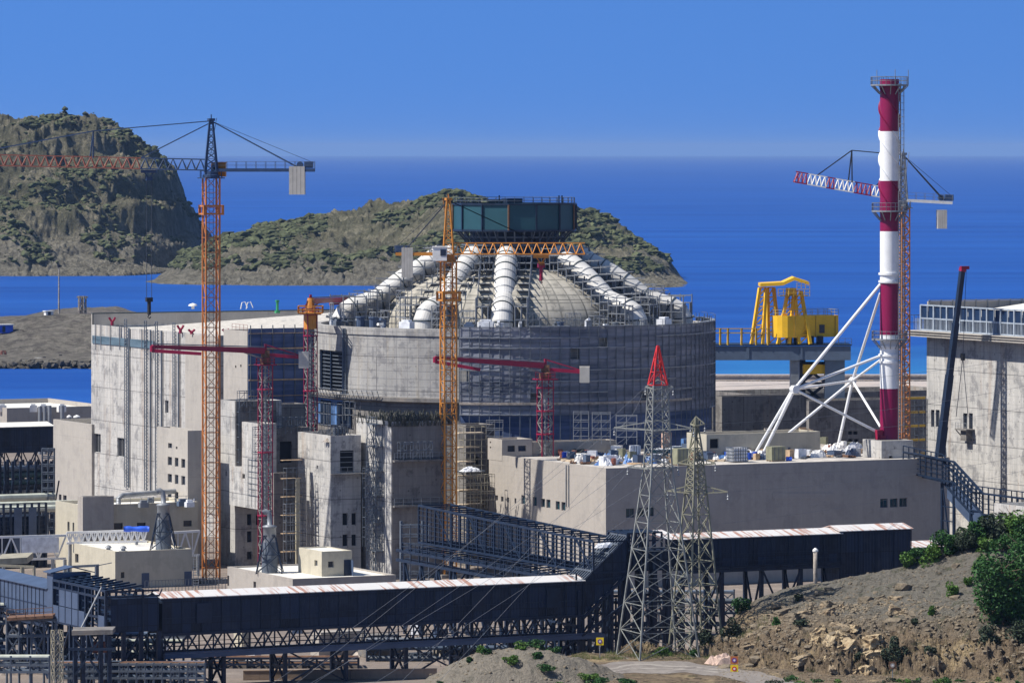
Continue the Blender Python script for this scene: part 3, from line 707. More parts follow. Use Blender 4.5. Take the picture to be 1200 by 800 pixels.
# tower B
TB = Bld('notched_tower', 'mottled concrete tower with a square opening and paired windows, left of the zigzag-scaffold tower', 'tower', 387.3, 711, 349, 423, 510.5, M['conc_raw'], M['roof_low'],
         ro=[(398.5, 527.5, 414.5, 553), (401.5, 601, 407.5, 615), (412, 601, 417.5, 614.5), (401.5, 626, 407.5, 639.5), (412, 626, 417.5, 639)], lo=[(371, 545, 372.5, 549)], glass=G)
b = MB(); q = TB.pr(387.6, z=gz(556, 711)); b.ob(q - V * 1.3, U * (TB.R + .4), V * 1.3, ZZ * .14); o = b.build('balcony', M['conc_dark'], TB.root)
b = MB(); b.rail([q - V * 1.25, q - V * 1.25 + U * (TB.R + .4)], 1.1, 1.0, .05); b.build('railing', M['steel'], o)
b = MB()
for k in range(4): b.bar(TB.pr(399, z=gz(530 + k * 6, 711), out=-.1), TB.pr(414, z=gz(530 + k * 6, 711), out=-.1), .08)
b.build('opening_rails', M['steel'], TB.root)
# crumpled black sheeting and rebar on top of tower B
def heap(name, label, cat, c, rx, ry, h, m, n=26, seed=0, group=None, rz=TH):
    """a crumpled heap: an uneven mound of folded plates"""
    r = random.Random(seed); b = MB(); c = Vector(c); nx = 9
    ca, sa = math.cos(rz), math.sin(rz)
    pts = {}
    for i in range(nx + 1):
        for j in range(nx + 1):
            u_, v_ = i / nx * 2 - 1, j / nx * 2 - 1
            e = max(0, 1 - (abs(u_) ** 2.4 + abs(v_) ** 2.4)); z = h * (e ** .6) * r.uniform(.45, 1.0)
            if i in (0, nx) or j in (0, nx): z = 0
            x_, y_ = u_ * rx * r.uniform(.9, 1.1), v_ * ry * r.uniform(.9, 1.1)
            pts[i, j] = c + Vector((x_ * ca - y_ * sa, x_ * sa + y_ * ca, z))
    for i in range(nx):
        for j in range(nx): b.poly(pts[i, j], pts[i + 1, j], pts[i + 1, j + 1], pts[i, j + 1])
    o = b.build(name, m, at=c); tag(o, label, cat, group); return o
heap('tarpaulin', 'black crumpled sheeting piled on top of the notched tower', 'tarpaulin', TB.C + U * 1.6 + V * 3.5 + ZZ * (TB.zr), 1.5, 3.4, 2.3, M['black'], seed=3)
b = MB(); r = random.Random(9)
for k in range(4): q = TB.C + U * (1.0 + k * .5) + V * .8 + ZZ * TB.zr; b.tube(q, q + ZZ * 2.0, .22, 8)
o = b.build('pipe_stubs', M['steel_mid'], at=TB.C + U * 2 + V * .8 + ZZ * TB.zr); tag(o, 'short cluster of grey pipe stubs on the notched tower top', 'pipes')
# tower A with zigzag scaffold stair
TA = Bld('stair_tower', 'big concrete tower with a zigzag scaffold stair on its bright face before the drum', 'tower', 458.5, 706, 417.5, 523, 494, M['conc_raw'], M['roof_low'], glass=G)
b = MB(); b.ob(TA.pr(459.3, z=.2, out=.08), U * (TA.R - .3), V * .06, ZZ * (TA.zt - .4)); b.build('dark_face', M['conc_dark'], TA.root)  # darker concrete sheet covering the tower's right-hand wall
for py in (541, 594):
    b = MB(); q = TA.pr(458.8, z=gz(py, 706)); b.ob(q - V * 1.0, U * (TA.R - .2), V * .9, ZZ * .25); o = b.build('ledge', M['conc_dark'], TA.root)
    b = MB(); b.rail([q - V * .95 + ZZ * .25, q - V * .95 + U * (TA.R - .2) + ZZ * .25], 1.0, 1.3, .05); b.build('railing', M['steel'], o)
b = MB()
for k in range(9): q = TA.C + U * (TA.R * .18) - V * .1 + U * 3.2 * math.cos(math.pi * k / 8) * .5 + U * 3 + ZZ * (gz(524, 706) + 1.9 * math.sin(math.pi * k / 8)); b.ob(q, U * .45, V * .1, ZZ * .5)
st = root('scaffold_stair', TA.pl(443, z=0, out=1.6), 'zigzag scaffold stair climbing the bright face of the big tower', 'stair')
q0 = TA.pl(450, z=0, out=.15); n_ = -U
zlv = [gz(y, 708) for y in (669, 645, 611, 580, 551, 523, 497)]; zlv[0] = 0
wd = 3.0
for k in range(6):
    z0, z1 = zlv[k], zlv[k + 1]; b = MB()
    a = q0 + n_ * .5; 
    for g in (0, .55):
        b.bar(a + V * .5 + n_ * g + ZZ * z0, a + V * (wd - .4) + n_ * g + ZZ * z1, .08, .16)
        b.bar(a + V * .5 + n_ * g + ZZ * (z0 + 1), a + V * (wd - .4) + n_ * g + ZZ * (z1 + 1), .06)
    b.build('stair_flight', M['steel_mid'], st)
    b = MB(); b.ob(q0 + ZZ * (z1 - .1) - V * .2, V * (wd + .4), n_ * 1.15, ZZ * .1); o = b.build('landing', M['steel_mid'], st)
    b = MB(); b.rail([q0 + n_ * 1.1 - V * .2 + ZZ * z1, q0 + n_ * 1.1 + V * (wd + .2) + ZZ * z1], 1.0, .8, .07); b.build('railing', M['steel_mid'], o)
b = MB()
for v_ in (0, wd):
    for g in (.1, 1.1): q = q0 + V * v_ + n_ * g; b.bar(q, q + ZZ * zlv[-1], .09)
for k in range(12):
    z0 = zlv[-1] * k / 12; z1 = zlv[-1] * (k + 1) / 12; a = q0 + n_ * 1.12
    b.bar(a + ZZ * z0, a + V * wd + ZZ * z1, .05); b.bar(a + V * wd + ZZ * z0, a + ZZ * z1, .05)
b.build('posts', M['steel_mid'], st)
# dark bristling rebar and formwork edge round the tower tops
b = MB(); r = random.Random(2)
for k in range(420):
    q = TA.C + U * r.uniform(-.3, TA.R + 1) + V * (r.uniform(-.3, TA.L) if r.random() < .6 else r.uniform(-.3, .6)) + ZZ * (TA.zr + .2)
    b.bar(q, q + Vector((r.uniform(-.5, .5), r.uniform(-.5, .5), r.uniform(.8, 1.9))), .11)
o = b.build('rebar', M['olive_debris'], at=TA.C + ZZ * TA.zr); tag(o, 'dark bristle of starter bars on the big tower top', kind='stuff')
heap('debris', 'dark heap of mesh and offcuts on top of the big tower', 'debris', TA.C + U * 4.4 + V * 2 + ZZ * TA.zr, 4.2, 1.9, 1.7, M['olive_debris'], seed=8)
# block between tower A and the low building, behind the middle crane
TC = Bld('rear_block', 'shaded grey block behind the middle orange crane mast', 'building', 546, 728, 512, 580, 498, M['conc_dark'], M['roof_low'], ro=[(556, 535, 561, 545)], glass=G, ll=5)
sc2 = root('scaffold_tower', (gx(550, 724), 724, 0), 'yellowish tube scaffold stacked with planks right of the middle orange mast', 'scaffold')
b = MB(); b.grid((gx(538, 724), 724, 0), U, -V, 3.6, 0, gz(500, 724), 1.8, 1.8, 1.5, .06); b.build('frame', M['cream'], sc2)
r = random.Random(5)
for k in range(9): b = MB(); b.ob((gx(538, 724), 722.6, 3 + k * 2.05), U * r.uniform(2.6, 4), V * 1.4, ZZ * .12); b.build('deck', M['timber_pale'], sc2)
heap('sheet_bundle', 'white plastic bundle on a ledge right of the middle orange mast', 'sheeting', P(551, 552, 721), 1.5, .9, .75, M['sheet'], seed=4)
b = MB(); b.ob(P(538, 552, 721), U * 4.2, V * 2, -ZZ * .2); b.bar(P(541, 554, 720.6), P(556, 572, 722), .12); b.bar(P(553, 554, 720.6), P(561, 572, 722), .12)
tag(b.build('work_platform', M['steel_mid'], at=P(546, 560, 721)), 'small bracketed platform holding the white bundle', 'platform')
# ---- the long low building with the cluttered roof
LB = Bld('low_hall', 'long low grey-beige hall with a cluttered roof in front of the drum', 'building', 710, 690, 573, 1113, 548.5, M['conc_low'], M['roof_low'],
         lo=[(574.5, 579, 577, 585), (581, 580, 583.5, 586), (587.2, 581.5, 590, 587.5), (594, 582.5, 596.5, 588.5), (603, 583.5, 605, 589.5), (611, 580, 615.5, 590.5), (624.5, 582, 629, 592.5), (634, 584, 638.7, 594), (640.3, 585, 645, 595), (651.2, 587, 656, 597), (658, 588, 662.7, 598)],
         ro=[(733.5, 595.5, 743.5, 606), (746, 594.5, 755, 605), (757.5, 594, 766.5, 604.5), (1031.5, 584, 1040.5, 594.5), (1043, 583.7, 1052, 594), (1054, 583.3, 1063, 593.5)], glass=M['teal_glass'], frame=M['frame'], par=.3)
b = MB()
for k, px in enumerate((664, 667)): b.bar(LB.pl(px, z=LB.zt - 6, out=.1), LB.pl(px, z=LB.zt - .2, out=.1), .12)
b.build('downpipe', M['steel'], LB.root)
b = MB(); b.ob(LB.pr(905, 584, .06), LB.pr(977, 584, .06) - LB.pr(905, 584, .06), V * .05, ZZ * .8); b.build('wall_panel', M['conc_low'], LB.root)
zr = LB.zr
ya = LB.C.y + V.y * LB.tl(588.5)
LA = Bld('end_block', 'tall beige head block at the end of the low hall with a pale corner pier', 'building', 588.3, ya - .03, 571.5, 624, 515, M['conc_low'], M['roof_low'], ro=[(594.8, 522, 603.5, 529), (607.3, 522, 616.5, 528.5)], glass=M['glass'], lo=[(574, 517, 575.5, 519), (574, 523, 575.5, 525)], zbot=zr - .5)
yc_ = LA.C.y + U.y * LA.R
LC = Bld('roof_wall', 'long low grey wall across the cluttered roof left of the red-tipped pylon', 'wall', 624.5, yc_ + .5, 618, 722, 518, M['conc_low'], M['roof_low'], zbot=zr, ll=3)
LD = Bld('roof_wall', 'grey roof wall with a dark opening and timber on top, below the yellow gantry', 'wall', 828, 716, 805, 961, 509, M['conc_olive'], M['roof_low'], zbot=zr, ro=[(824.5, 516, 841, 527)] and [(832, 514, 842, 525)], glass=G, ll=6)
Bld('roof_wall', 'pale roof wall running behind the red-tipped pylon', 'wall', 640, 741, 600, 815, 508, M['conc_olive'], M['roof_low'], zbot=0, ll=7)
# grey concrete structures behind, towards the sea
Bld('harbour_block', 'long dark grey concrete block right of the netted drum', 'building', 846, 800, 832, 945, 464.5, M['conc_dark'], M['roof_low'], glass=G)
Bld('harbour_block', 'pale flat-topped concrete block below the yellow gantry', 'building', 880, 870, 830, 1120, 462, M['conc_dark'], M['roof_pale'])
HB = Bld('harbour_block', 'wide blue-grey block with small dark windows behind the white chimney braces', 'building', 948, 840, 925, 1110, 470, M['conc_dark'], M['roof_pale'], ro=[(994, 505, 999, 509), (1000, 505, 1005, 509), (994, 514, 999, 520), (1001, 514, 1006, 520)], glass=G)
# ---- right-hand hall
R1Y = 740.0
RB = Bld('unfinished_hall', 'big pale streaked concrete hall with a blue glazed formwork gallery on top, right edge', 'building', 1262, 728, 1086, 1500, 401, M['conc_raw'], M['roof_pale'],
         lo=[(1091, 480, 1095, 500), (1096.5, 480, 1101, 500), (1128.8, 484, 1133.5, 504), (1135.5, 484, 1140, 504)], glass=M['glass'], frame=M['frame'], par=.5, lr=40)
zt = RB.zt
b = MB(); q = RB.C - U * 1.6 + ZZ * (zt - .5); b.ob(q - U * .8, V * (RB.L + 2.5), U * 2.4, ZZ * .16); b.ob(q - U * .8 + ZZ * .75, V * (RB.L + 2.5), U * 2.4, ZZ * .14); b.ob(q - U * .78 + ZZ * .38, V * (RB.L + 2.5), U * .12, ZZ * .14); b.ob(q - U * .1 + ZZ * .17, V * (RB.L + 2.3), U * .2, ZZ * .57); b.build('gallery_floor', M['conc_beige'], RB.root)
fw = root('glazed_formwork', RB.C + V * RB.L / 2 - U * 1 + ZZ * zt, 'pale-framed blue formwork screens along the top of the hall at the right edge', 'formwork')
n = 22
for k in range(n):
    t0 = k * RB.L / n; b = MB(); b.ob(RB.C + V * (t0 + .12) - U * .9 + ZZ * (zt + 2.35), V * (RB.L / n - .24), U * .06, ZZ * 1.75); b.build('blue_panel', M['screen_blue'], fw)
b = MB()
for k in range(n + 1):
    q = RB.C + V * (k * RB.L / n) - U * 1.0; b.bar(q + ZZ * (zt + .4), q + ZZ * (zt + 4.3), .16 if k % 2 else .3)
    for j in range(1, 5): qq = q + V * (j * RB.L / n / 5); b.bar(qq + ZZ * (zt + .5), qq + ZZ * (zt + 2.2), .08)
for z in (.5, 2.25, 4.25): b.bar(RB.C - U * 1.0 + ZZ * (zt + z), RB.C + V * (RB.L + .1) - U * 1.0 + ZZ * (zt + z), .2)
b.build('white_frame', M['screen_frame'], fw)
b = MB(); b.ob(RB.C - U * .5 + ZZ * (zt + .4), V * RB.L, U * .05, ZZ * 1.8); b.build('blue_backing', M['screen_blue'], fw)
b = MB(); b.rail([RB.C + V * (RB.L + 2.4) - U * 1.5 + ZZ * (zt + .45), RB.C + V * (RB.L + 2.4) + U * 2 + ZZ * (zt + .45)], 2.2, .6, .08); b.build('end_railing', M['steel'], fw)
b = MB(); e0 = RB.C + V * (RB.L - .5); b.ob(e0 + ZZ * zt, U * 40, V * .4, ZZ * gz(351, 775) - ZZ * zt); o = b.build('parapet', M['conc_beige'], RB.root)
b = MB()
for k in range(14): q = e0 + U * (.2 + k * 2.05) - V * .06; b.bar(q + ZZ * zt, q + ZZ * (gz(349, 775)), .14)
b.bar(e0 - V * .06 + ZZ * gz(350, 775), e0 + U * 40 - V * .06 + ZZ * gz(350, 775), .14); b.build('frame', M['steel'], o)
b = MB(); a0 = RB.C + V * .5 + U * 1; a1 = RB.C + V * (RB.L - 3) + U * 1
b.poly(a0 + ZZ * (zt + 3.4), a1 + ZZ * (zt + 2.6), a1 + U * 30 + ZZ * (zt + 6.2), a0 + U * 30 + ZZ * (zt + 6.2)); b.build('roof_slope', M['roof_pale'], RB.root)
b = MB(); q = RB.pl(1136, z=gz(508, 745), out=0); b.ob(q - V * 1.6 - U * 1.6, V * 3.2, U * 1.6, ZZ * .2); o = b.build('balcony', M['conc_dark'], RB.root)
b = MB(); b.rail([q - V * 1.6 - U * 1.5, q + V * 1.6 - U * 1.5], 1.1, .7, .05); b.build('railing', M['steel'], o)
b = MB(); b.box(q - U * .55 - ZZ * 1.6, 1.0, 1.6, 1.55); b.bar(q - U * 1.5 - V * 1.4, q - ZZ * 1.5 - V * 1.4, .12); b.bar(q - U * 1.5 + V * 1.4, q - ZZ * 1.5 + V * 1.4, .12); b.build('bracket', M['conc_dark'], RB.root)
Bld('side_block', 'pale low block tucked under the hall at the right edge', 'building', 1205, 672, 1165, 1260, 594, M['conc_raw'], M['roof_pale'], lo=[(1170, 600, 1176, 606)], glass=G)
b = MB(); b.grid((gx(1052, 760), 760, 0), U, -V, 4.5, 8, gz(468, 760), 1.5, 1.9, 1.2, .07); o = b.build('scaffold', M['steel_mid'], at=(gx(1060, 760), 760, 8)); tag(o, 'tube scaffold with yellow boards behind the chimney foot', 'scaffold')
b = MB()
for k in range(6): b.ob((gx(1050, 760), 758.6, 12 + k * 2.1), U * 5, V * .2, ZZ * .35)
tag(b.build('toe_boards', M['yellow_d'], at=(gx(1060, 760), 758, 12)), 'yellow boards on the scaffold behind the chimney foot', 'boards')
# ---- far left: low waterfront buildings and tanks
WB = Bld('waterfront_store', 'low grey store with a pale roof beside the bay, far left', 'building', 8, 1000, -60, 128, 478, M['conc_low'], M['roof_pale'])
b = MB()
for px in (47, 52.5, 58, 73): q = Vector((gx(px, 996), 996, 0)); b.tube(q, q + ZZ * gz(474 + (px % 3), 996), .42, 10)
o = b.build('vent_pipes', M['steel'], at=(gx(56, 996), 996, 0)); tag(o, 'upright grey vent pipes against the waterfront store', 'pipes', None)
for i, (px, w_) in enumerate(((81, 5), (90, 7))):
    rt = root('tank', (gx(px, 960), 960, 0), ['small capped cylinder tank behind the blank beige block', 'wider capped cylinder tank behind the blank beige block'][i], 'tank')
    b = MB(); b.lathe((gx(px, 960), 960, 0), [(w_ * .075, 0), (w_ * .075, gz(489, 960))], 16); b.build('shell', M['steel_mid'], rt, smooth=True)
    b = MB(); b.lathe((gx(px, 960), 960, 0), [(w_ * .095, gz(489, 960)), (w_ * .09, gz(487.5, 960)), (0, gz(485.8, 960))], 16); b.build('cap', M['white'], rt)
# roof line clutter of the waterfront store
for i, px in enumerate((2, 38, 50, 72)):
    b = MB(); b.box((gx(px, 1003), 1003, WB.zr), 1.6, 1.2, 1.3); b.box((gx(px, 1003), 1003, WB.zr + 1.3), 1.0, .8, .3)
    tag(b.build('roof_vent', M['white'], at=(gx(px, 1003), 1003, WB.zr)), 'white roof vent box on the waterfront store roof', 'vent', 'vent boxes on the waterfront store')
# spit: mast, lattice frame, sheds
rt = root('signal_mast', P(69, 370, 1660), 'tall thin mast standing on the grey spit', 'mast')
b = MB(); b.tube(P(69, 371, 1660), P(69, 312, 1660), .35, 6, .18); b.build('pole', M['rubble'], rt)
b = MB(); b.box(P(69, 313, 1660), .9, .9, .8); b.build('lamp_head', M['black'], rt)
rt = root('signal_gantry', P(96.5, 370, 1665), 'short double-legged lattice frame on the grey spit', 'lattice frame')
b = MB()
for px in (94, 99): b.lattice(P(px, 371, 1665), P(px, 347, 1665), .9, .9, 5, .22, .14)
b.build('leg', M['rubble'], rt)
b = MB(); b.ob(P(90, 349, 1665), (3.6, 0, 0), (0, 1.2, 0), (0, 0, .5)); b.build('crossbeam', M['rubble'], rt)
def shed(label, px, py, Y, w_, d_, h_, m):
    rt = root('shed', P(px, py, Y), label, 'shed'); q = P(px, py, Y); b = MB(); b.box(q - ZZ * .3, w_, d_, h_ + .3); b.build('wall', m, rt)
    b = MB(); b.box(q + ZZ * h_, w_ + .6, d_ + .6, .3); b.build('roof', M['white'], rt); b = MB(); b.ob(q - V * (d_ / 2 + .04) - U * .6, U * 1.0, V * .03, ZZ * 1.9); b.build('door', M['steel_blue'], rt)
shed('white hut at the mast foot on the grey spit', 57, 371.5, 1655, 2.6, 2, 1.8, M['white'])
shed('blue-walled shed at the left edge of the spit', 3, 389, 1612, 6, 3, 2.2, M['tarp_blue'])
shed('pale long cabin on the spit beach', 51, 425, 1540, 4.5, 2, 1.3, M['sheet'])
shed('whitish cabin farther along the spit beach', 70, 422.5, 1552, 5, 2, .8, M['white'])
b = MB(); b.lattice(P(4, 420, 1560), P(4, 411, 1560), 1.5, 1.2, 3, .2, .14); tag(b.build('drilling_frame', M['rust_red'], at=P(4, 420, 1560)), 'small rusty lattice frame on the spit beach', 'frame')
# red forked fittings along the turbine hall roof
for i, (px, py, hh) in enumerate(((131.5, 381, 1.1), (211.5, 390.5, 1.1), (224.5, 391.5, .65), (264.5, 392, .75))):
    Yh = [811, 788, 784, 774][i]
    q = Vector((gx(px, Yh), Yh, gz(py, Yh))); labs = ['crimson forked roof fitting nearest the far corner of the streaked hall', 'largest crimson forked roof fitting, left of the orange mast', 'small crimson forked roof fitting beside the largest one', 'crimson forked roof fitting just right of the orange mast']
    b = MB(); b.tube(q, q + ZZ * hh * .55, .26, 8); b.path([q + ZZ * hh * .5, q + ZZ * hh * .8 + Vector((-.3, 0, 0)), q + ZZ * hh * 1.15 + Vector((-.5, 0, 0))], .18, 8); b.path([q + ZZ * hh * .5, q + ZZ * hh * .8 + Vector((.3, 0, 0)), q + ZZ * hh * 1.15 + Vector((.5, 0, 0))], .18, 8)
    tag(b.build('roof_hydrant', M['crimson'], at=q), labs[i], 'roof fitting')
b = MB(); q = P(226, 362, 805); b.tube(q, q + ZZ * .5, .25, 10); b.lathe(q, [(.75, .5), (.6, .75), (0, .95)], 14); tag(b.build('roof_vent', M['white'], at=q), 'white mushroom vent on the turbine hall roof', 'vent')
b = MB(); q = P(282, 362, 808)
for g in (0, .9): b.path([q + Vector((g, 0, 0)), q + Vector((g + .2, 0, 1.0)), q + Vector((g + .7, 0, 1.15)), q + Vector((g + 1.1, 0, .2))], .09, 6)
tag(b.build('roof_handrail', M['white'], at=q), 'white looped ladder rails on the hall roof', 'ladder')
q = P(325, 366, 815); b = MB(); b.tube(q, q + ZZ * 1.7, .22, 8); b.box(q - ZZ * .1, .7, .7, .35); b.box(q + ZZ * 1.7, .5, .5, .3); tag(b.build('roof_pump', paint('green_paint', (.03, .25, .10)), at=q), 'small green upright pump on the hall roof', 'pump')

q0, q1 = Vector((gx(139, 722), 722, F1.zr)), Vector((gx(232, 735), 735, F1.zr)); b = MB(); b.path([q0 + ZZ * .2, q0 + ZZ * 1.1, q0 + ZZ * 1.5 + U * .6, q0.lerp(q1, .5) + ZZ * 1.5, q1 + ZZ * 1.5], .36, 10)
tag(b.build('roof_duct', M['steel'], at=q0, smooth=True), 'bent grey duct running along the roof of the low beige building', 'duct')
for i, (px, Y_, w_) in enumerate(((168, 719, 1.3), (176, 724, .9), (214, 722, 1.5), (222, 720, 1.2))):
    q = Vector((gx(px, Y_), Y_, F1.zr)); b = MB(); b.box(q, w_, .9, .7); b.box(q + ZZ * .7, w_ * .7, .6, .35); b.bar(q + U * w_ * .6, q + U * w_ * .6 + ZZ * 1.2, .1)
    tag(b.build('air_unit', [M['steel'], M['steel_mid'], M['steel_bluegrey'], M['sheet']][i], at=q), ['grey air unit near the middle of the low beige building roof', 'smallest dark air unit on the low beige building roof', 'blue-grey air unit at the right end of the low beige building roof', 'pale air unit next to the blue-grey one on the low beige roof'][i], 'air unit')
b = MB(); b.rail([F1.pr(100, z=F1.zt), F1.pr(231, z=F1.zt)], .9, 1.6, .05); b.build('railing', M['steel'], F1.root)
b = MB(); q = G1.pr(228, z=0) ; b.rail([Vector((gx(170, 684), 684, 0)), Vector((gx(268, 690), 690, 0))], 1.6, .5, .06); tag(b.build('fence', M['steel_mid'], at=(gx(215, 686), 686, 0)), 'grey post fence behind the long gallery near the orange mast', 'fence')
# loose scaffolds on the towers
for i, (bl, px0, out, L_, y0, y1, lb) in enumerate(((C1, 277, .3, 4.5, 466, 452, 'tube guard frame standing on the narrow shaft top'), (TB, 388, -1, 3.0, 510, 496, 'tube frame on top of the notched tower beside the black sheeting'), (C3, 318, -.5, 5, 501, 489, 'tube frame on top of the dark doorway block'))):
    q = bl.pr(px0, z=bl.zr, out=out); b = MB(); b.grid((q.x, q.y, 0), U, -V, L_, bl.zr, bl.zr + 2.4, 1.0, 1.2, .9, .06, True); tag(b.build('guard_frame', M['steel_mid'], at=q), lb, 'scaffold')
b = MB(); q = C2.C + U * .6; b.grid((q.x, q.y, 0), V, -U, 4.0, C2.zb + .2, C2.zb + 7, 1.3, 1.7, .7, .05); tag(b.build('scaffold', M['steel_mid'], at=(q.x, q.y, C2.zb)), 'light tube scaffold on the overhanging block face', 'scaffold')
r = random.Random(44)
for i, bl in enumerate((C1, C1, C2, C3, TB, TA, TA, TC)):
    c_ = bl.C + U * r.uniform(.8, max(1, bl.R - 1)) + V * r.uniform(.8, 3) + ZZ * bl.zr; heap('debris', 'small dark heap of site debris on a tower top left of the middle crane', 'debris', c_, r.uniform(.8, 1.6), r.uniform(.6, 1.2), r.uniform(.5, 1.2), M['olive_debris'] if i % 2 else M['rubble'], seed=60 + i, group='debris heaps on the tower tops')

for i, (x0, Y_, L_, y0, y1, m_, lb) in enumerate(((425, 708, 3.2, 640, 548, 'steel_mid', 'narrow tube scaffold between the notched tower and the zigzag-stair tower'), (332, 714, 2.2, 655, 590, 'steel', 'bright tube scaffold in the foot of the narrow gap'), (466, 703, 5.0, 537, 518, 'steel_mid', 'short tube scaffold on the upper ledge of the zigzag-stair tower'), (543, 716, 4.5, 596, 556, 'cream', 'low yellowish scaffold under the white bundle platform'), (296, 713, 2.6, 549, 500, 'steel_mid', 'scaffold strip beside the red boom mast'))):
    q = P(x0, y0, Y_); b = MB(); b.grid((q.x, q.y, 0), U, -V, L_, q.z, gz(y1, Y_), 1.0, 1.3, .9, .055, i % 2 == 0); tag(b.build('scaffold', M[m_], at=q), lb, 'scaffold')
# ================================================================= REACTOR BUILDING
DC = Vector((gx(597.5, 765), 765, 0)); DR = 230.5 * 765 / F; DZ = gz(380, 765)       # drum centre, radius, rim height
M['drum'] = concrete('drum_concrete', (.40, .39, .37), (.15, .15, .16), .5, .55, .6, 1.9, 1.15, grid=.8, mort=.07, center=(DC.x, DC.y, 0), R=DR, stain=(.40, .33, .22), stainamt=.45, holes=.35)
M['dome'] = concrete('dome_concrete', (.44, .41, .35), (.17, .165, .145), .5, .6, .75, 1.5, 1.1, grid=1.0, mort=.11, center=(DC.x, DC.y, 0), R=14, stain=(.35, .33, .24), stainamt=.3)
rb = root('reactor_building', (DC.x, DC.y, 0), 'huge round concrete reactor building under a dome with white ducts and a teal tank', 'reactor building')
def ang(px, R=DR):                                   # angle on the drum (0 = towards the camera, + to the right) for a photo column
    k = (px - 600) / F; lo, hi = -math.pi / 2, math.pi / 2
    for _ in range(50):
        m = (lo + hi) / 2; x = DC.x + R * math.sin(m); y = DC.y - R * math.cos(m)
        if x / y < k: lo = m
        else: hi = m
    return lo
def dp(a, R, z): return Vector((DC.x + R * math.sin(a), DC.y - R * math.cos(a), z))
def arc(mb, a0, a1, R, z0, z1, n=None, thick=None):
    n = n or max(2, int(abs(a1 - a0) * R / 1.5))
    for i in range(n):
        t0 = a0 + (a1 - a0) * i / n; t1 = a0 + (a1 - a0) * (i + 1) / n
        mb.poly(dp(t0, R, z0), dp(t1, R, z0), dp(t1, R, z1), dp(t0, R, z1))
        if thick:
            mb.poly(dp(t0, R, z1), dp(t1, R, z1), dp(t1, R - thick, z1), dp(t0, R - thick, z1))
            mb.poly(dp(t0, R, z0), dp(t0, R - thick, z0), dp(t1, R - thick, z0), dp(t1, R, z0))
    return mb
zl = gz(497, 736); zf = gz(468, 739)
aw0, aw1 = ang(374.5), ang(402); ww0, ww1 = gz(458, 752), gz(410.5, 752)
b = MB(); full = math.pi * 2
arc(b, aw1, aw0 + full, DR, zf, DZ)                        # wall with a real opening for the louvre window
arc(b, aw0, aw1, DR, zf, ww0, 6); arc(b, aw0, aw1, DR, ww1, DZ, 6)
for a in (aw0, aw1): b.poly(dp(a, DR, ww0), dp(a, DR - 1, ww0), dp(a, DR - 1, ww1), dp(a, DR, ww1))
for i in range(6):
    t0, t1 = aw0 + (aw1 - aw0) * i / 6, aw0 + (aw1 - aw0) * (i + 1) / 6
    b.poly(dp(t0, DR, ww0), dp(t1, DR, ww0), dp(t1, DR - 1, ww0), dp(t0, DR - 1, ww0)); b.poly(dp(t0, DR, ww1), dp(t0, DR - 1, ww1), dp(t1, DR - 1, ww1), dp(t1, DR, ww1))
b.build('drum_wall', M['drum'], rb, smooth=False)
b = MB(); b.lathe((DC.x, DC.y, 0), [(DR + .18, DZ - .8), (DR + .18, DZ + .25), (DR - 1.2, DZ + .25), (DR - 1.2, DZ - .3), (20, DZ - .3)], 96); b.build('rim', M['drum'], rb)
lv = MB(); arc(lv, aw0, aw1, DR - .9, ww0, ww1, 6); wn = lv.build('louvre_window', M['void'], rb)
b = MB()
for k in range(11): z = ww0 + (ww1 - ww0) * (k + .5) / 11; arc(b, aw0, aw1, DR - .45, z, z + .12, 6, .3)
b.build('louvres', M['steel_mid'], wn)
b = MB()
for t in (0, .5, 1): a = aw0 + (aw1 - aw0) * t; b.bar(dp(a, DR - .35, ww0), dp(a, DR - .35, ww1), .28)
b.build('frame', M['steel_blue'], wn)
b = MB(); b.lathe((DC.x, DC.y, 0), [(DR - .1, zf - .6), (DR + .9, zf - .3), (DR + .9, zf + .25), (DR - .1, zf + .3)], 96); b.build('ring_ledge', M['conc_dark'], rb)
b = MB(); arc(b, 0, full, DR - .25, 0, zf - .3); b.build('lower_wall', M['conc_dark'], rb)  # shade of the recessed foot is put into a darker concrete colour
b = MB(); arc(b, ang(361), ang(411), DR - .05, gz(500, 748), zf - .5); b.build('plastic_wrap', M['blue_wrap'], rb)
for k, (p0, p1) in enumerate(((376, 388), (395, 411))):
    b = MB(); arc(b, ang(p0), ang(p1), DR + .02, gz(499, 748), zf - .8); b.build('dark_wrap', M['steel_blue'], rb)
b = MB(); a = ang(404.6); b.bar(dp(a, DR + .3, zl), dp(a, DR + .3, DZ), .35); 
a = ang(407); b.bar(dp(a, DR + .3, zl), dp(a, DR + .3, DZ), .12)
for k in range(40): z = zf + k * (DZ - zf) / 40; b.bar(dp(ang(404.6), DR + .3, z), dp(ang(407), DR + .3, z), .09)
b.build('ladder', M['steel_mid'], rb)
b = MB()
for i in range(28):
    a = ang(362) + (ang(450) - ang(362)) * i / 27
    b.bar(dp(a, DR + 1.0, zf - .2), dp(a, DR + 1.6, zf + 1.2), .08)
for z in (zf + .5, zf + 1.1):
    for i in range(27): b.bar(dp(ang(362) + (ang(450) - ang(362)) * i / 27, DR + 1.4, z), dp(ang(362) + (ang(450) - ang(362)) * (i + 1) / 27, DR + 1.4, z), .08)
b.build('ledge_railing', M['steel'], rb)
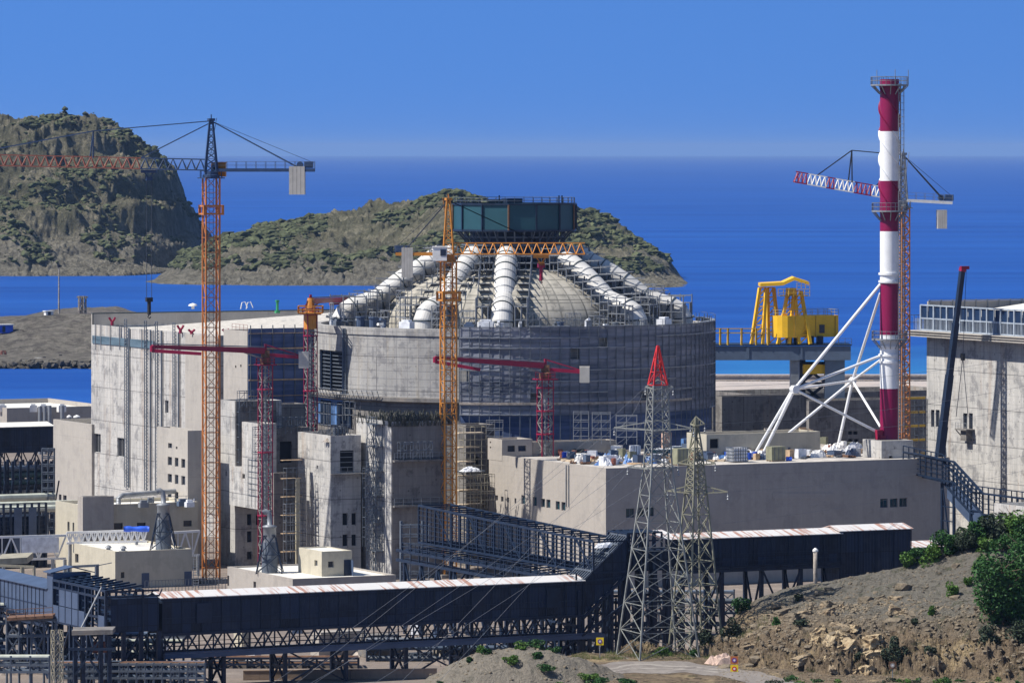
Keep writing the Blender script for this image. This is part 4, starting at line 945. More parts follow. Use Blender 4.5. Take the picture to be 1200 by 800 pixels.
# dome
prof = [(20.6, DZ - .4)]; DRISE = 9.8
for k in range(17):
    ph = math.radians(k * 4.8); prof.append((20.6 * math.cos(ph), DZ + DRISE * math.sin(ph)))
prof.append((0, prof[-1][1])); ztop = prof[-2][1]; rtop = prof[-2][0]
b = MB(); b.lathe((DC.x, DC.y, 0), [(r_, z_) for r_, z_ in prof], 96); b.build('dome', M['dome'], rb, smooth=True)
def dome_z(r_): return DZ + DRISE * math.sqrt(max(.001, 1 - (min(r_, 20.5) / 20.6) ** 2))
# tank on its steel skirt
TZ0, TZ1 = gz(269, 765), gz(239, 765); TR = 72 * 765 / F
TCx = Vector((gx(603, 765), 765, 0))
def tring(mb, r_, z0, z1, n=14, rot=.13): 
    mb.lathe((TCx.x, TCx.y, 0), [(r_ - .3, z0), (r_, z0), (r_, z1), (r_ - .3, z1), (r_ - .3, z0)], n, rot, rot + full)
b = MB(); tring(b, TR, TZ0, TZ1); b.lathe((TCx.x, TCx.y, 0), [(0, TZ1 - .5), (TR - .3, TZ1 - .5)], 14, .13, .13 + full); tk = b.build('tank_shell', M['teal'], rb)
b = MB(); tring(b, TR + .2, TZ1 - .1, TZ1 + .15); tring(b, TR + .18, TZ0 - .2, TZ0 + .1); b.build('tank_rim', M['steel_blue'], tk)
for k in range(14):
    a = .13 + full * k / 14; q = TCx + Vector((math.cos(a), math.sin(a), 0)) * (TR + .12); b = MB(); b.bar(q + ZZ * TZ0, q + ZZ * TZ1, .22)
    b.build('seam', M['rebar'] if k % 3 == 1 else M['steel_blue'], tk)
b = MB(); pts = [TCx + Vector((math.cos(full * k / 40) * (TR - .2), math.sin(full * k / 40) * (TR - .2), TZ1 + .1)) for k in range(41)]; b.rail(pts, .9, 3, .06); b.build('tank_railing', M['steel_mid'], tk)
b = MB()
for q in (P(585, 239, 760), P(655, 239, 763), P(658.5, 239, 764)): b.bar(q, q + ZZ * 1.3, .16)
b.box(P(600, 238, 765), 2.6, 2, .7); b.tube(P(572, 235.6, 765), P(596, 235.6, 765), .3, 8)
b.build('tank_fittings', M['steel_blue'], tk)
zsk0 = gz(300, 765)
b = MB(); b.lathe((TCx.x, TCx.y, 0), [(TR - 3.6, DZ + 6.5), (TR - 3.4, zsk0 - 1.4), (TR - 2.6, zsk0 - 1), (TR - 2.6, TZ0), (TR - .5, TZ0)], 28); sk_ = b.build('tank_skirt', M['steel_blue'], rb)
b = MB()
for k in range(36):
    a = full * k / 36; d_ = Vector((math.cos(a), math.sin(a), 0)); q = TCx + d_ * (TR - 1.8); b.bar(q + ZZ * (zsk0 - 2), q + ZZ * TZ0, .2); b.bar(q + ZZ * (TZ0 - 1.7), TCx + d_ * (TR - .4) + ZZ * (TZ0 - .1), .16)
for z, r_ in ((TZ0 - 1.2, TR - 1.7), (TZ0 - 2.4, TR - 1.3), (zsk0, TR - 1.0)): tring(b, r_, z, z + .25, 36)
b.build('skirt_frame', M['steel_mid'], sk_)
b = MB(); b.lathe((TCx.x, TCx.y, 0), [(TR + .6, zsk0 - 1.0), (TR + .6, zsk0 - .75), (TR - 3, zsk0 - .75)], 40)
pts = [TCx + Vector((math.cos(full * k / 36) * (TR + .5), math.sin(full * k / 36) * (TR + .5), zsk0 - .75)) for k in range(37)]; b.rail(pts, 1.1, 1.7, .06); b.build('tank_walkway', M['steel_mid'], rb)
# ducts running down the dome
DUCT = [(-3, 8.6, 22.6), (-35, 9.0, 22.0), (-73, 9.0, 26.2), (-112, 11, 24), (50, 9, 24.5), (78, 9, 26.4), (113, 11, 24), (150, 11, 24), (188, 11, 24), (-152, 11, 24)]
for k, (deg, r0, r1) in enumerate(DUCT):
    a = math.radians(deg); rd = 1.68; pts = []; zs = []
    N = 7
    for i in range(N + 1):
        rr = r0 + (r1 - 5.6 - r0) * i / N; pts.append(dp(a, rr, DZ + 10.6 + (4.0 - 10.6) * i / N + .7 * math.sin(math.pi * i / N)))
    pts += [dp(a, r1 - 3.4, DZ + 3.2), dp(a, r1 - 1.7, DZ + 2.75), dp(a, r1 - .55, DZ + 2.1), dp(a, r1 + .05, DZ + 1.1), dp(a, r1 + .15, DZ - .2)]
    b = MB(); b.path(pts, rd, 28); du = b.build('cooling_duct', M['duct'], rb)
    for i in range(1, 12):
        p, q = pts[i], pts[min(i + 1, len(pts) - 1)]; d_ = (q - p).normalized(); b = MB(); b.tube(p - d_ * .09, p + d_ * .09, rd + (.09 if i % 2 else .05), 24)
        b.build('joint_band', M['band'] if i % 2 else M['steel'], du)
    # access scaffold both sides of the duct
    tang = Vector((math.cos(a), math.sin(a), 0)); rad = Vector((math.sin(a), -math.cos(a), 0))
    for g in (-1, 1):
        b = MB()
        for i in range(11):
            rr = r0 + .4 + (r1 - r0 + .6) * i / 10; z0 = dome_z(rr) if rr < 20.5 else DZ - .2; zt2 = DZ + 10.3 + (2.9 - 10.3) * min(1, max(0, (rr - r0) / (r1 - 3 - r0))) + .6
            for h_ in (2.0, 2.9, 3.8):
                q = dp(a, rr, 0) + tang * g * h_; b.bar(Vector((q.x, q.y, z0 - .8)), Vector((q.x, q.y, zt2 + (1.2 if h_ > 3 else 0))), .13)
            q0 = dp(a, rr, 0) + tang * g * 2.0; q1 = dp(a, rr, 0) + tang * g * 3.8
            for zz in (zt2 - .1, zt2 - 2.0): b.bar(Vector((q0.x, q0.y, zz)), Vector((q1.x, q1.y, zz)), .12)
            if i < 10:
                rn = r0 + .4 + (r1 - r0 + .6) * (i + 1) / 10; zt3 = DZ + 10.3 + (2.9 - 10.3) * min(1, max(0, (rn - r0) / (r1 - 3 - r0))) + .6
                for h_ in (2.0, 2.9, 3.8):
                    qa = dp(a, rr, 0) + tang * g * h_; qb = dp(a, rn, 0) + tang * g * h_
                    for dz in (-.1, -1.3, -2.6, 1.0): b.bar(Vector((qa.x, qa.y, zt2 + dz)), Vector((qb.x, qb.y, zt2 + dz)), .11)
                o_ = dp(a, rr, 0) + tang * g * 2.0; b.ob(Vector((o_.x, o_.y, zt2 - .15)), tang * g * 1.8, rad * (rn - rr) , ZZ * .08)
        b.build('duct_scaffold', M['steel'], rb)
    for i in range(1, 10, 2):
        b = MB(); b.bar(pts[i] - tang * 2.0 - ZZ * 1.6, pts[i] + tang * 2.0 - ZZ * 1.6, .25)
        for g in (-1, 1): b.bar(pts[i] + tang * g * 1.8 - ZZ * 1.6, pts[i] + tang * g * 1.8 + ZZ * 1.2, .16)
        b.build('duct_saddle', M['steel_mid'], du)
# scaffold bays standing on the rim between and behind the ducts
rq = random.Random(17)
for lo_a, hi_a in ((-104, -80), (-66, -44), (-27, -12), (8, 24), (33, 44), (57, 71), (84, 106)):
    b = MB(); aa = lo_a
    while aa < hi_a:
        a = math.radians(aa); h = rq.uniform(1.6, 4.6) * (1.25 if abs(aa) > 40 else .6); tang = Vector((math.cos(a), math.sin(a), 0)); rad = Vector((math.sin(a), -math.cos(a), 0)); q = dp(a, rq.uniform(20.5, 23), DZ - .3)
        b.grid(q - tang * .9, tang, rad, 1.9, DZ - .3, DZ + h, .95, 1.0, 1.4, .07, True); aa += rq.uniform(4, 7)
    b.build('rim_scaffold', M['steel'], rb)
# tube scaffold clinging to the left edge of the drum and under its ledge
for (p0, p1, y0, y1) in ((359, 372, 500, 418), (359, 410, 500, 474), (412, 424, 486, 470)):
    b = MB(); A0, A1 = ang(p0), ang(p1); n = max(2, int(abs(A1 - A0) * DR / 1.3)); zb0, zb1 = gz(y0, 745), gz(y1, 745); m = max(2, int((zb1 - zb0) / 1.6))
    for i in range(n + 1):
        t = A0 + (A1 - A0) * i / n
        for rr in (DR + .3, DR + 1.3): b.bar(dp(t, rr, zb0), dp(t, rr, zb1), .06)
        for j in range(m + 1): z = zb0 + (zb1 - zb0) * j / m; b.bar(dp(t, DR + .3, z), dp(t, DR + 1.5, z), .07)
    for j in range(m + 1):
        z = zb0 + (zb1 - zb0) * j / m
        for i in range(n): b.bar(dp(A0 + (A1 - A0) * i / n, DR + 1.3, z), dp(A0 + (A1 - A0) * (i + 1) / n, DR + 1.3, z), .055)
    b.build('edge_scaffold', M['steel'], rb)
# small plant along the rim
r = random.Random(11)
rim_col = [M['sheet'], M['steel'], M['steel_mid'], M['white'], M['panel']]
for i in range(46):
    a = math.radians(r.uniform(-84, 84)); rr = DR - r.uniform(1.8, 4.5); q = dp(a, rr, DZ - .3); b = MB(); kind = i % 3; s_ = r.uniform(.7, 1.5)
    if kind == 0: b.box(q, s_ * 1.4, s_, s_ * 1.1, a); b.box(q + ZZ * s_ * 1.1, s_ * .9, s_ * .7, .3, a)
    elif kind == 1: b.tube(q, q + ZZ * s_ * 1.3, s_ * .45, 10); b.tube(q + ZZ * s_ * 1.3, q + ZZ * (s_ * 1.3 + .2), s_ * .55, 10)
    else: b.path([q, q + ZZ * s_ * 1.2, q + ZZ * s_ * 1.4 + dp(a, 1, 0) - dp(a, 0, 0)], .22, 8)
    nm, lb, gp = [('equipment_box', 'boxy plant unit on the drum rim among the white ducts', 'boxy units on the drum rim'), ('small_tank', 'small upright drum on the reactor rim among the ducts', 'small drums on the reactor rim'), ('bent_pipe', 'short bent pipe standing on the drum rim', 'bent pipes on the drum rim')][kind]
    tag(b.build(nm, r.choice(rim_col), at=q), lb, ['unit', 'drum', 'pipe'][kind], gp)
# netted scaffold round the right half of the drum
ns = root('netted_scaffold', dp(0, DR + 1.6, 0), 'tube scaffold hung with grey-blue netting round the right half of the drum', 'scaffold')
a0, a1 = ang(541), math.radians(112); R1 = DR + .45; R2 = DR + 1.3; nseg = 46
levels = [gz(y, 735) for y in (486, 473, 460, 447, 434, 421, 408, 396, 383)]
rr_ = random.Random(3)
b = MB()
for i in range(nseg):
    for j in range(len(levels) - 1):
        t0, t1 = a0 + (a1 - a0) * i / nseg, a0 + (a1 - a0) * (i + 1) / nseg
        if rr_.random() < .02 : continue
        g = rr_.uniform(-.12, .12); b.poly(dp(t0, R2 - .15, levels[j]), dp(t1, R2 - .15 + g, levels[j]), dp(t1, R2 - .15 - g, levels[j + 1]), dp(t0, R2 - .15, levels[j + 1]))
b.build('netting', M['net'], ns)
b = MB(); arc(b, a0, a1, R1 + .3, 12, levels[0]); b.build('shade_skirt', M['net_blue'], ns)  # added dark blue sheet, its colour stands in for shade at the drum foot
b = MB()
for i in range(nseg + 1):
    t = a0 + (a1 - a0) * i / nseg
    for R_ in (R1, R2): b.bar(dp(t, R_, 14), dp(t, R_, levels[-1] + rr_.choice((0, .2, .8))), .085)
for j, z in enumerate(levels):
    for i in range(nseg):
        t0, t1 = a0 + (a1 - a0) * i / nseg, a0 + (a1 - a0) * (i + 1) / nseg
        b.bar(dp(t0, R2 + .02, z), dp(t1, R2 + .02, z), .07)
        if rr_.random() < .8: b.bar(dp(t0, R2 + .02, z + .9), dp(t1, R2 + .02, z + .9), .055)
        b.bar(dp(t0, R1, z), dp(t0, R2, z), .07)
b.build('tubes', M['steel_mid'], ns)
for j, z in enumerate(levels):
    i = 0; b = MB()
    while i < nseg:
        L = rr_.randint(2, 9)
        if rr_.random() < .5: b = MB(); arc(b, a0 + (a1 - a0) * i / nseg, a0 + (a1 - a0) * min(nseg, i + L) / nseg, R2 + .06, z - .04, z + .14, None, .8); b.build('board_run', M['steel'], ns)
        i += L
b = MB(); z = gz(474, 735); arc(b, a0, math.radians(60), R2 + .1, z, z + .35, None, 1.0); b.build('edge_boards', M['rubble'], ns)
# loose scaffold towers standing in the dark foot of the drum
for i, (px, w_, y0) in enumerate(((672, 2.2, 482), (694, 2.6, 483), (722, 3.0, 486), (570, 2.4, 492))):
    b = MB(); q = P(px, 508, 727); b.grid((q.x, q.y, 0), Vector((1, 0, 0)), Vector((0, -1, 0)), w_, q.z - 1.5, gz(y0, 727), 1.2, 1.1, 1.0, .06, True)
    tag(b.build('scaffold_tower', M['steel'], at=q), ['slim tube scaffold tower in the drum foot shadow, right of the red boom mast', 'middle tube scaffold tower in the dark foot of the drum', 'widest tube scaffold tower, nearest the red-tipped pylon', 'tube scaffold tower near the middle crane, below the drum'][i], 'scaffold')
# ================================================================= CRANES
def tower_crane(label, px, Y, zb, zs, za, mw, dirv, jl, cl, cols, jslope=0.0, jw=1.4, jh=1.5, nb=30, mast_rc=.2, mast_rb=.075, nbay=30, cw=None, head='lattice', post=None, collars=(), cabside=1, jroot=0, rz=.35, cab=True, hook=None, cslope=0.0, jsplit=None, pend=(.55, .95)):
    base = Vector((gx(px, Y), Y, zb)); R = root('tower_crane', base, label, 'crane')
    side = Vector((math.cos(rz), math.sin(rz), 0)); c = Vector((base.x, base.y, 0)); d = Vector((dirv[0], dirv[1], 0)).normalized(); n = Vector((-d.y, d.x, 0))
    b = MB(); b.lattice(base, c + ZZ * zs, mw, mw, nbay, mast_rc, mast_rb, side, 'z'); b.build('mast', cols['mast'], R)
    b = MB()
    for g in (-.3, .3): b.bar(base + side * g, c + side * g + ZZ * zs, .06)
    z = zb
    while z < zs: b.bar(Vector((base.x, base.y, z)) - side * .3, Vector((base.x, base.y, z)) + side * .3, .05); z += .6
    b.build('mast_ladder', M['steel_mid'], R)
    b = MB(); b.box(base - ZZ * .3, mw * 2.2, mw * 2.2, .8); b.build('footing', M['conc_dark'], R)
    for zc_ in collars:
        b = MB()
        for z in (zc_ - .55, zc_ + .55):
            for sx, sy in ((1, 0), (-1, 0), (0, 1), (0, -1)):
                q = c + ZZ * z + side * sx * (mw / 2 + .35) + d.cross(ZZ) * 0 + Vector((-side.y, side.x, 0)) * sy * (mw / 2 + .35)
                ax = Vector((-side.y, side.x, 0)) if sx else side; b.bar(q - ax * (mw / 2 + .4), q + ax * (mw / 2 + .4), .22)
        for sx in (-1, 1):
            for sy in (-1, 1): q = c + side * sx * (mw / 2 + .35) + Vector((-side.y, side.x, 0)) * sy * (mw / 2 + .35); b.bar(q + ZZ * (zc_ - .7), q + ZZ * (zc_ + .7), .3)
        b.build('climbing_collar', cols['mast'], R)
    b = MB(); b.lathe((c.x, c.y, 0), [(0, zs), (mw * .62, zs), (mw * .62, zs + .35), (mw * .5, zs + .4), (mw * .5, zs + .8), (0, zs + .8)], 16); b.box(c + ZZ * (zs - .15), mw * 1.5, mw * 1.5, .14)
    pl_ = [c + ZZ * zs + Vector((sx * mw * .75, sy * mw * .75, 0)) for sx, sy in ((1, 1), (-1, 1), (-1, -1), (1, -1), (1, 1))]
    b.rail(pl_, .9, 1.0, .05, False); b.build('slewing_ring', cols['head'], R)
    b = MB()
    b.lattice(c + ZZ * (zs + .8), c + ZZ * za, mw * .85, .4, 8, mast_rc, mast_rb, d, 'x'); b.box(c + ZZ * (za - .1), .9, .7, .35)
    b.bar(c + ZZ * za, c + ZZ * (za + .8), .12); b.bar(c + n * .9 + ZZ * (zs + 3), c + n * .5 - d * .8 + ZZ * (za + .3), .06); b.build('tower_head', cols['head'], R)
    js = c + d * (mw * .45) + ZZ * (zs + 1.0); je = c + d * jl + ZZ * (zs + 1.0 + jslope * jl)
    def jp(t): return js.lerp(je, t)
    b0 = 0.0
    if jroot:
        t = jroot / jl; b = MB(); b.jib(js, jp(t), jw, jh, max(2, round(nb * t)), .16, .09); b.build('jib_root', cols['head'], R); b0 = t
    segs = jsplit or [(b0, 1.0, cols['jib'])]
    for (t0, t1, m_) in segs:
        b = MB(); b.jib(jp(t0), jp(t1), jw, jh, max(2, round(nb * (t1 - t0))), .16, .095); b.build('jib', m_, R)
    b = MB(); b.bar(je, je + ZZ * (jh * .9) - d * .9, .12); b.bar(je - d * .2 + n * jw * .5, je - d * .2 - n * jw * .5, .2); b.build('jib_end', cols['jib'], R)
    ce = c - d * cl + ZZ * (zs + 1.0 + cslope * cl); cs = c - d * (mw * .4) + ZZ * (zs + 1.0)
    b = MB()
    for g in (-.65, .65): b.bar(cs + n * g, ce + n * g, .18, .42)
    for k in range(9): q = cs.lerp(ce, k / 8); b.bar(q - n * .65, q + n * .65, .12)
    for g in (-.25, .25): b.bar(cs + n * g + ZZ * .22, ce + n * g + ZZ * .22, .4, .05)
    cj = b.build('counter_jib', cols.get('counter', cols['head']), R)
    b = MB(); b.rail([cs + n * .7 + ZZ * .2, ce + n * .7 + ZZ * .2], 1.0, 1.3, .045); b.rail([cs - n * .7 + ZZ * .2, ce - n * .7 + ZZ * .2], 1.0, 1.3, .045); b.build('railing', cols.get('rail', cols['head']), cj)
    w0, w1, wt, wb = cw
    k = 4
    for i in range(k):
        b = MB(); q = c - d * (w0 + (w1 - w0) * (i + .03) / k) + ZZ * wb; b.ob(q - n * .8, -d * ((w1 - w0) / k * .93), n * 1.6, ZZ * (wt - wb)); b.build('counterweight', M['ivory'], R)
    b = MB(); q = ce.lerp(cs, .06); b.box(q + ZZ * .3, 1.2, 1.0, .9, math.atan2(d.y, d.x)); b.tube(q + d * 1.2 - n * .5 + ZZ * .75, q + d * 1.2 + n * .5 + ZZ * .75, .45, 10); b.build('winch', M['crane_blue'], R)
    ap = c + ZZ * (za - .1)
    b = MB()
    if post:
        pt, ph = post; hp = jp(pt); tp = hp + ZZ * (jh + ph)
        b.bar(hp + n * .3 + ZZ * jh * .9, tp, .14); b.bar(hp - n * .3 + d * .5 + ZZ * jh * .9, tp, .14); b.bar(ap, tp, .14); b.bar(tp, jp(pend[1]) + ZZ * jh, .16); b.bar(ap - ZZ * .2, jp(pend[0]) + ZZ * jh, .15)
    else:
        for t in pend: b.bar(ap, jp(t) + ZZ * jh, .12)
    b.build('jib_tie', cols['tie'], R)
    b = MB()
    for g in (-.6, .6): b.bar(ap, ce + n * g + d * (cl * .16) + ZZ * .4, .16)
    b.bar(ap, ce + n * .1 + ZZ * 1.0, .06); b.build('counter_tie', cols['tie'], R)
    if cab:
        q = c + n * cabside * (mw * .5 + .75) + d * (1.1 if cab is True else cab) + ZZ * (zs + .1); b = MB(); b.box(q, 2.0, 1.2, 1.9, math.atan2(d.y, d.x)); b.box(q + ZZ * 1.9, 2.2, 1.4, .12, math.atan2(d.y, d.x)); cb = b.build('operator_cab', cols['cab'], R)
        b = MB(); b.ob(q + d * 1.02 - n * .5 + ZZ * .6, d * .03, n * 1.0, ZZ * 1.1)
        for g in (-1, 1): b.ob(q + d * .1 + n * (g * .62) + ZZ * .7, d * .8, n * .03 * g, ZZ * .9)
        b.build('cab_glass', M['glass'], cb)
    if hook:
        t, zh, m_ = hook; q = jp(t)
        b = MB(); b.box(q - ZZ * .55, 2.2, 1.3, .4, math.atan2(d.y, d.x)); b.bar(q - d * .9 - ZZ * .2, q - ZZ * 1.3, .14); b.bar(q + d * .9 - ZZ * .2, q - ZZ * 1.3, .14); b.box(q - ZZ * 1.6, .8, .6, .5); b.build('trolley', cols.get('trolley', cols['head']), R)
        b = MB()
        for g in (-.35, .35): b.bar(q + d * g - ZZ * 1.0, Vector((q.x + d.x * g, q.y + d.y * g, zh)), .06)
        b.build('hoist_rope', M['rope'], R)
        if m_:
            qq = Vector((q.x, q.y, zh)); b = MB(); b.box(qq - ZZ * .2, .9, .6, .6); b.tube(qq - ZZ * .2, qq - ZZ * 2.0, .26, 8); b.path([qq - ZZ * 2.0, qq - ZZ * 2.3 + d * .2, qq - ZZ * 2.5, qq - ZZ * 2.3 - d * .25], .09, 6); b.build('hook_block', m_, R)
    return R
Y1 = 700
tower_crane('tallest orange lattice tower crane with a dark blue head and rust-red boom reaching out left', 247.5, Y1, 0, gz(208, Y1), gz(141, Y1), 1.95, (-1, .04), 34, 14.4,
            dict(mast=M['orange'], head=M['crane_blue'], jib=M['rust_red'], tie=M['crane_blue'], cab=M['amber'], rail=M['steel_mid'], trolley=M['crane_blue']), jslope=.022, jw=1.5, jh=1.5, nb=26,
            cw=(10.9, 13.1, gz(195, Y1), gz(228, Y1)), nbay=27, collars=(gz(246, Y1),), jroot=9.2, post=(.47, 3.6), pend=(.27, 1.0), hook=(.235, gz(352, Y1), M['black']), cabside=-1, cab=-.9, rz=.3)
Y2 = 709
tower_crane('amber tower crane with a short boom crossing in front of the dome', 525.5, Y2, 0, gz(306, Y2), gz(234, Y2), 1.75, (1, 0), 19.2, 7.4,
            dict(mast=M['amber'], head=M['amber'], jib=M['amber'], tie=M['rope'], cab=M['white'], rail=M['steel_mid']), jw=1.4, jh=1.55, nb=15, cw=(5.0, 6.6, gz(290, Y2), gz(325, Y2)), nbay=29,
            collars=(gz(347, Y2),), pend=(.66, .66), hook=(.665, gz(312, Y2), M['crimson']), cabside=-1, cab=-1.2, rz=.35)
Y3 = 742
W_, R_ = M['white'], M['crimson']
tower_crane('red and white boomed tower crane standing behind the striped chimney', 1058.5, Y3, 16, gz(243, Y3), gz(181, Y3), 1.35, (-1, -.06), 16.2, 7.2,
            dict(mast=M['mast_dull'], head=M['steel'], jib=R_, tie=M['black'], cab=M['white'], rail=M['steel'], counter=M['white']), jslope=.17, jw=1.3, jh=1.55, nb=22, cw=(5.0, 6.4, gz(246, Y3), gz(268, Y3)),
            nbay=40, mast_rc=.17, mast_rb=.1, post=(.45, 4.6), pend=(.22, .78), jsplit=[(0, .27, W_), (.27, .44, R_), (.44, .62, W_), (.62, .70, R_), (.70, .88, W_), (.88, 1, R_)], cab=False, rz=.5, cslope=-.05)
# ---- concrete placing booms on red lattice masts
def placing_boom(label, px, Y, zb, zt, mw, tip, tip_fold, cwx, jy, m=M['crimson'], weight=True):
    base = Vector((gx(px, Y), Y, zb)); R = root('placing_boom', base, label, 'concrete boom'); c = Vector((base.x, base.y, 0))
    b = MB(); sd = Vector((math.cos(.4), math.sin(.4), 0)); s9 = Vector((-sd.y, sd.x, 0)); cr = [c + sd * mw * .5 * x_ + s9 * mw * .5 * y_ for x_, y_ in ((1, 1), (-1, 1), (-1, -1), (1, -1))]
    for q_ in cr: b.bar(q_ + ZZ * zb, q_ + ZZ * zt, .13)
    b.build('mast', m, R); b = MB(); b.lattice(base, c + ZZ * zt, mw - .05, mw - .05, max(6, int((zt - zb) / 1.2)), .04, .085, sd, 'z'); b.build('mast_bracing', M['pylon'], R)
    b = MB(); b.tube(base, c + ZZ * zt, .13, 8); b.build('concrete_pipe', M['steel'], R)
    for k in range(3): b = MB(); b.ring((c.x, c.y, 0), mw * .2, mw * .75, zb + (zt - zb) * (k + 1) / 3.4, zb + (zt - zb) * (k + 1) / 3.4 + .15, 8); b.build('mast_collar', m, R)
    b = MB(); b.box(c + ZZ * (zt - .1), mw * 1.6, mw * 1.6, .15); s_ = mw * .8; b.rail([c + ZZ * zt + Vector((x_ * s_, y_ * s_, 0)) for x_, y_ in ((1, 1), (-1, 1), (-1, -1), (1, -1), (1, 1))], .9, .8, .05); b.build('platform', m, R)
    b = MB(); b.lathe((c.x, c.y, 0), [(mw * .5, zt), (mw * .5, zt + .9), (mw * .3, zt + 1.0), (mw * .3, zt + 1.7), (0, zt + 1.7)], 14); b.box(c + ZZ * (zt + .8), 1.2, .8, 1.2, 0); b.build('turntable', M['rebar'], R)
    piv = c + ZZ * (zt + 1.7); tp = Vector(tip)
    d = (tp - piv).normalized()
    def arm(p, q, h0, h1, name='boom_arm'):
        b = MB(); dd = (q - p).normalized(); n = dd.cross(ZZ).normalized(); up = n.cross(dd)
        b.v += [p - n * .25 - up * h0 / 2, p + n * .25 - up * h0 / 2, p + n * .25 + up * h0 / 2, p - n * .25 + up * h0 / 2, q - n * .18 - up * h1 / 2, q + n * .18 - up * h1 / 2, q + n * .18 + up * h1 / 2, q - n * .18 + up * h1 / 2]
        b.f += [(0, 3, 2, 1), (4, 5, 6, 7), (0, 1, 5, 4), (1, 2, 6, 5), (2, 3, 7, 6), (3, 0, 4, 7)]
        return b.build(name, m, R)
    arm(piv + ZZ * .2, tp, .85, .5)
    b = MB(); b.tube(piv + ZZ * .75, tp + ZZ * .4, .09, 6); b.build('delivery_pipe', M['steel'], R)
    if tip_fold: tf = Vector(tip_fold); arm(tp + ZZ * -.55, tf, .5, .42); b = MB(); b.tube(tp + ZZ * .1, tp - ZZ * .7, .34, 10); b.build('boom_joint', m, R)
    mid = piv.lerp(tp, .2); b = MB(); b.tube(c + ZZ * (zt + .7), mid - ZZ * .1, .12, 8); b.build('hydraulic_ram', M['steel'], R)
    cw_ = Vector(cwx); q = Vector((cw_.x, cw_.y, zt + 1.0)); b = MB(); b.bar(piv - ZZ * .3, q, .4, .5); b.bar(piv + ZZ * 1.1, q + ZZ * .1, .16); b.bar(piv, piv + ZZ * 1.2, .3); b.build('counter_arm', m, R)
    if weight: b = MB(); b.ob(q - Vector((.7, .6, 1.5)), (1.4, 0, 0), (0, 1.2, 0), (0, 0, 2.2)); b.ob(q - Vector((.75, .2, -.72)), (1.5, 0, 0), (0, .4, 0), (0, 0, .12)); b.build('counterweight', M['ivory'], R)
    return R
Y4 = 706
placing_boom('crimson folding concrete boom on a red lattice mast, reaching across the streaked hall', 311, Y4, 0, gz(427, Y4), 1.55, P(178.5, 406, 690), P(236, 414.5, 690), P(356, 0, Y4), 0)
Y5 = 722
placing_boom('crimson folding concrete boom on a red mast, in front of the netted drum', 639, Y5, 16, gz(444, Y5), 1.75, P(510, 419, 712), P(563, 433, 712), P(685, 0, Y5), 0)
Y6 = 747
o6 = placing_boom('short crimson concrete boom with an ochre platform, at the left edge of the drum', 364, Y6, 8, gz(368, Y6), 1.5, P(412, 350, 765), P(386, 356, 764), P(357.5, 0, Y6), 0, weight=False)
b = MB(); c6 = Vector((gx(364, Y6), Y6, gz(368, Y6) + .2))
for z in (0, .5, 1.0):
    for x_, y_ in ((1, 1), (-1, 1), (-1, -1), (1, -1)): pass
b.rail([c6 + Vector((x_ * 1.8, y_ * 1.8, 0)) for x_, y_ in ((1, 1), (-1, 1), (-1, -1), (1, -1), (1, 1))], 1.0, .9, .12); b.box(c6 - ZZ * .1, 3.6, 3.6, .18, 0); b.lathe((c6.x, c6.y, 0), [(1.0, c6.z - 2.4), (1.0, c6.z - .1)], 10); b.lathe((c6.x, c6.y, 0), [(.8, c6.z), (.45, c6.z + 2.2)], 10)
b.build('ochre_platform', M['amber'], o6)
# ---- telescopic mobile crane behind the low hall
ym = 715; R = root('mobile_crane', (gx(1098, ym), ym, 0), 'dark telescopic crane boom with a red tip in front of the right-hand hall', 'mobile crane')
b = MB(); p, q = P(1098, 560, ym), P(1127.5, 318, ym); n = 4
for k in range(n):
    t0, t1 = k / n, (k + 1) / n; b.bar(p.lerp(q, t0), p.lerp(q, t1), 1.05 - k * .13)
b.bar(Vector((gx(1096, ym), ym, 1.4)), p, 1.15); b.build('boom', M['steel_blue'], R)
b = MB(); b.bar(q, q + Vector((.1, 0, .5)), .75); b.box(q + Vector((.35, 0, .3)), 1.3, .5, .45); b.build('boom_head', M['crimson'], R)
hk = P(1128.3, 419, ym); b = MB(); b.bar(q + Vector((.6, 0, .3)), hk, .05); b.build('hoist_rope', M['rope'], R)
b = MB(); b.tube(hk + ZZ * .4, hk - ZZ * .4, .3, 10); b.box(hk - ZZ * .3, .5, .4, .9); b.build('hook_block', M['black'], R)
b = MB(); b.bar(hk, P(1120.5, 488, ym), .07); b.bar(hk, P(1134.5, 488, ym), .07); b.build('sling', M['rope'], R)
b = MB(); x0 = gx(1096, ym); b.ob((x0 - 3, ym - 1.4, .9), (11, 0, 0), (0, 2.8, 0), (0, 0, 1.0)); b.ob((x0 - 2.5, ym - 1.2, 1.9), (3.4, 0, 0), (0, 2.4, 0), (0, 0, 1.6)); b.ob((x0 + 6, ym - 1.3, 1.9), (2, 0, 0), (0, 2.6, 0), (0, 0, 1.2)); b.build('chassis', M['yellow'], R)
for k in range(4):
    b = MB(); b.tube((x0 - 2 + k * 2.6, ym - 1.6, .6), (x0 - 2 + k * 2.6, ym + 1.6, .6), .6, 14); b.build('wheel', M['black'], R)
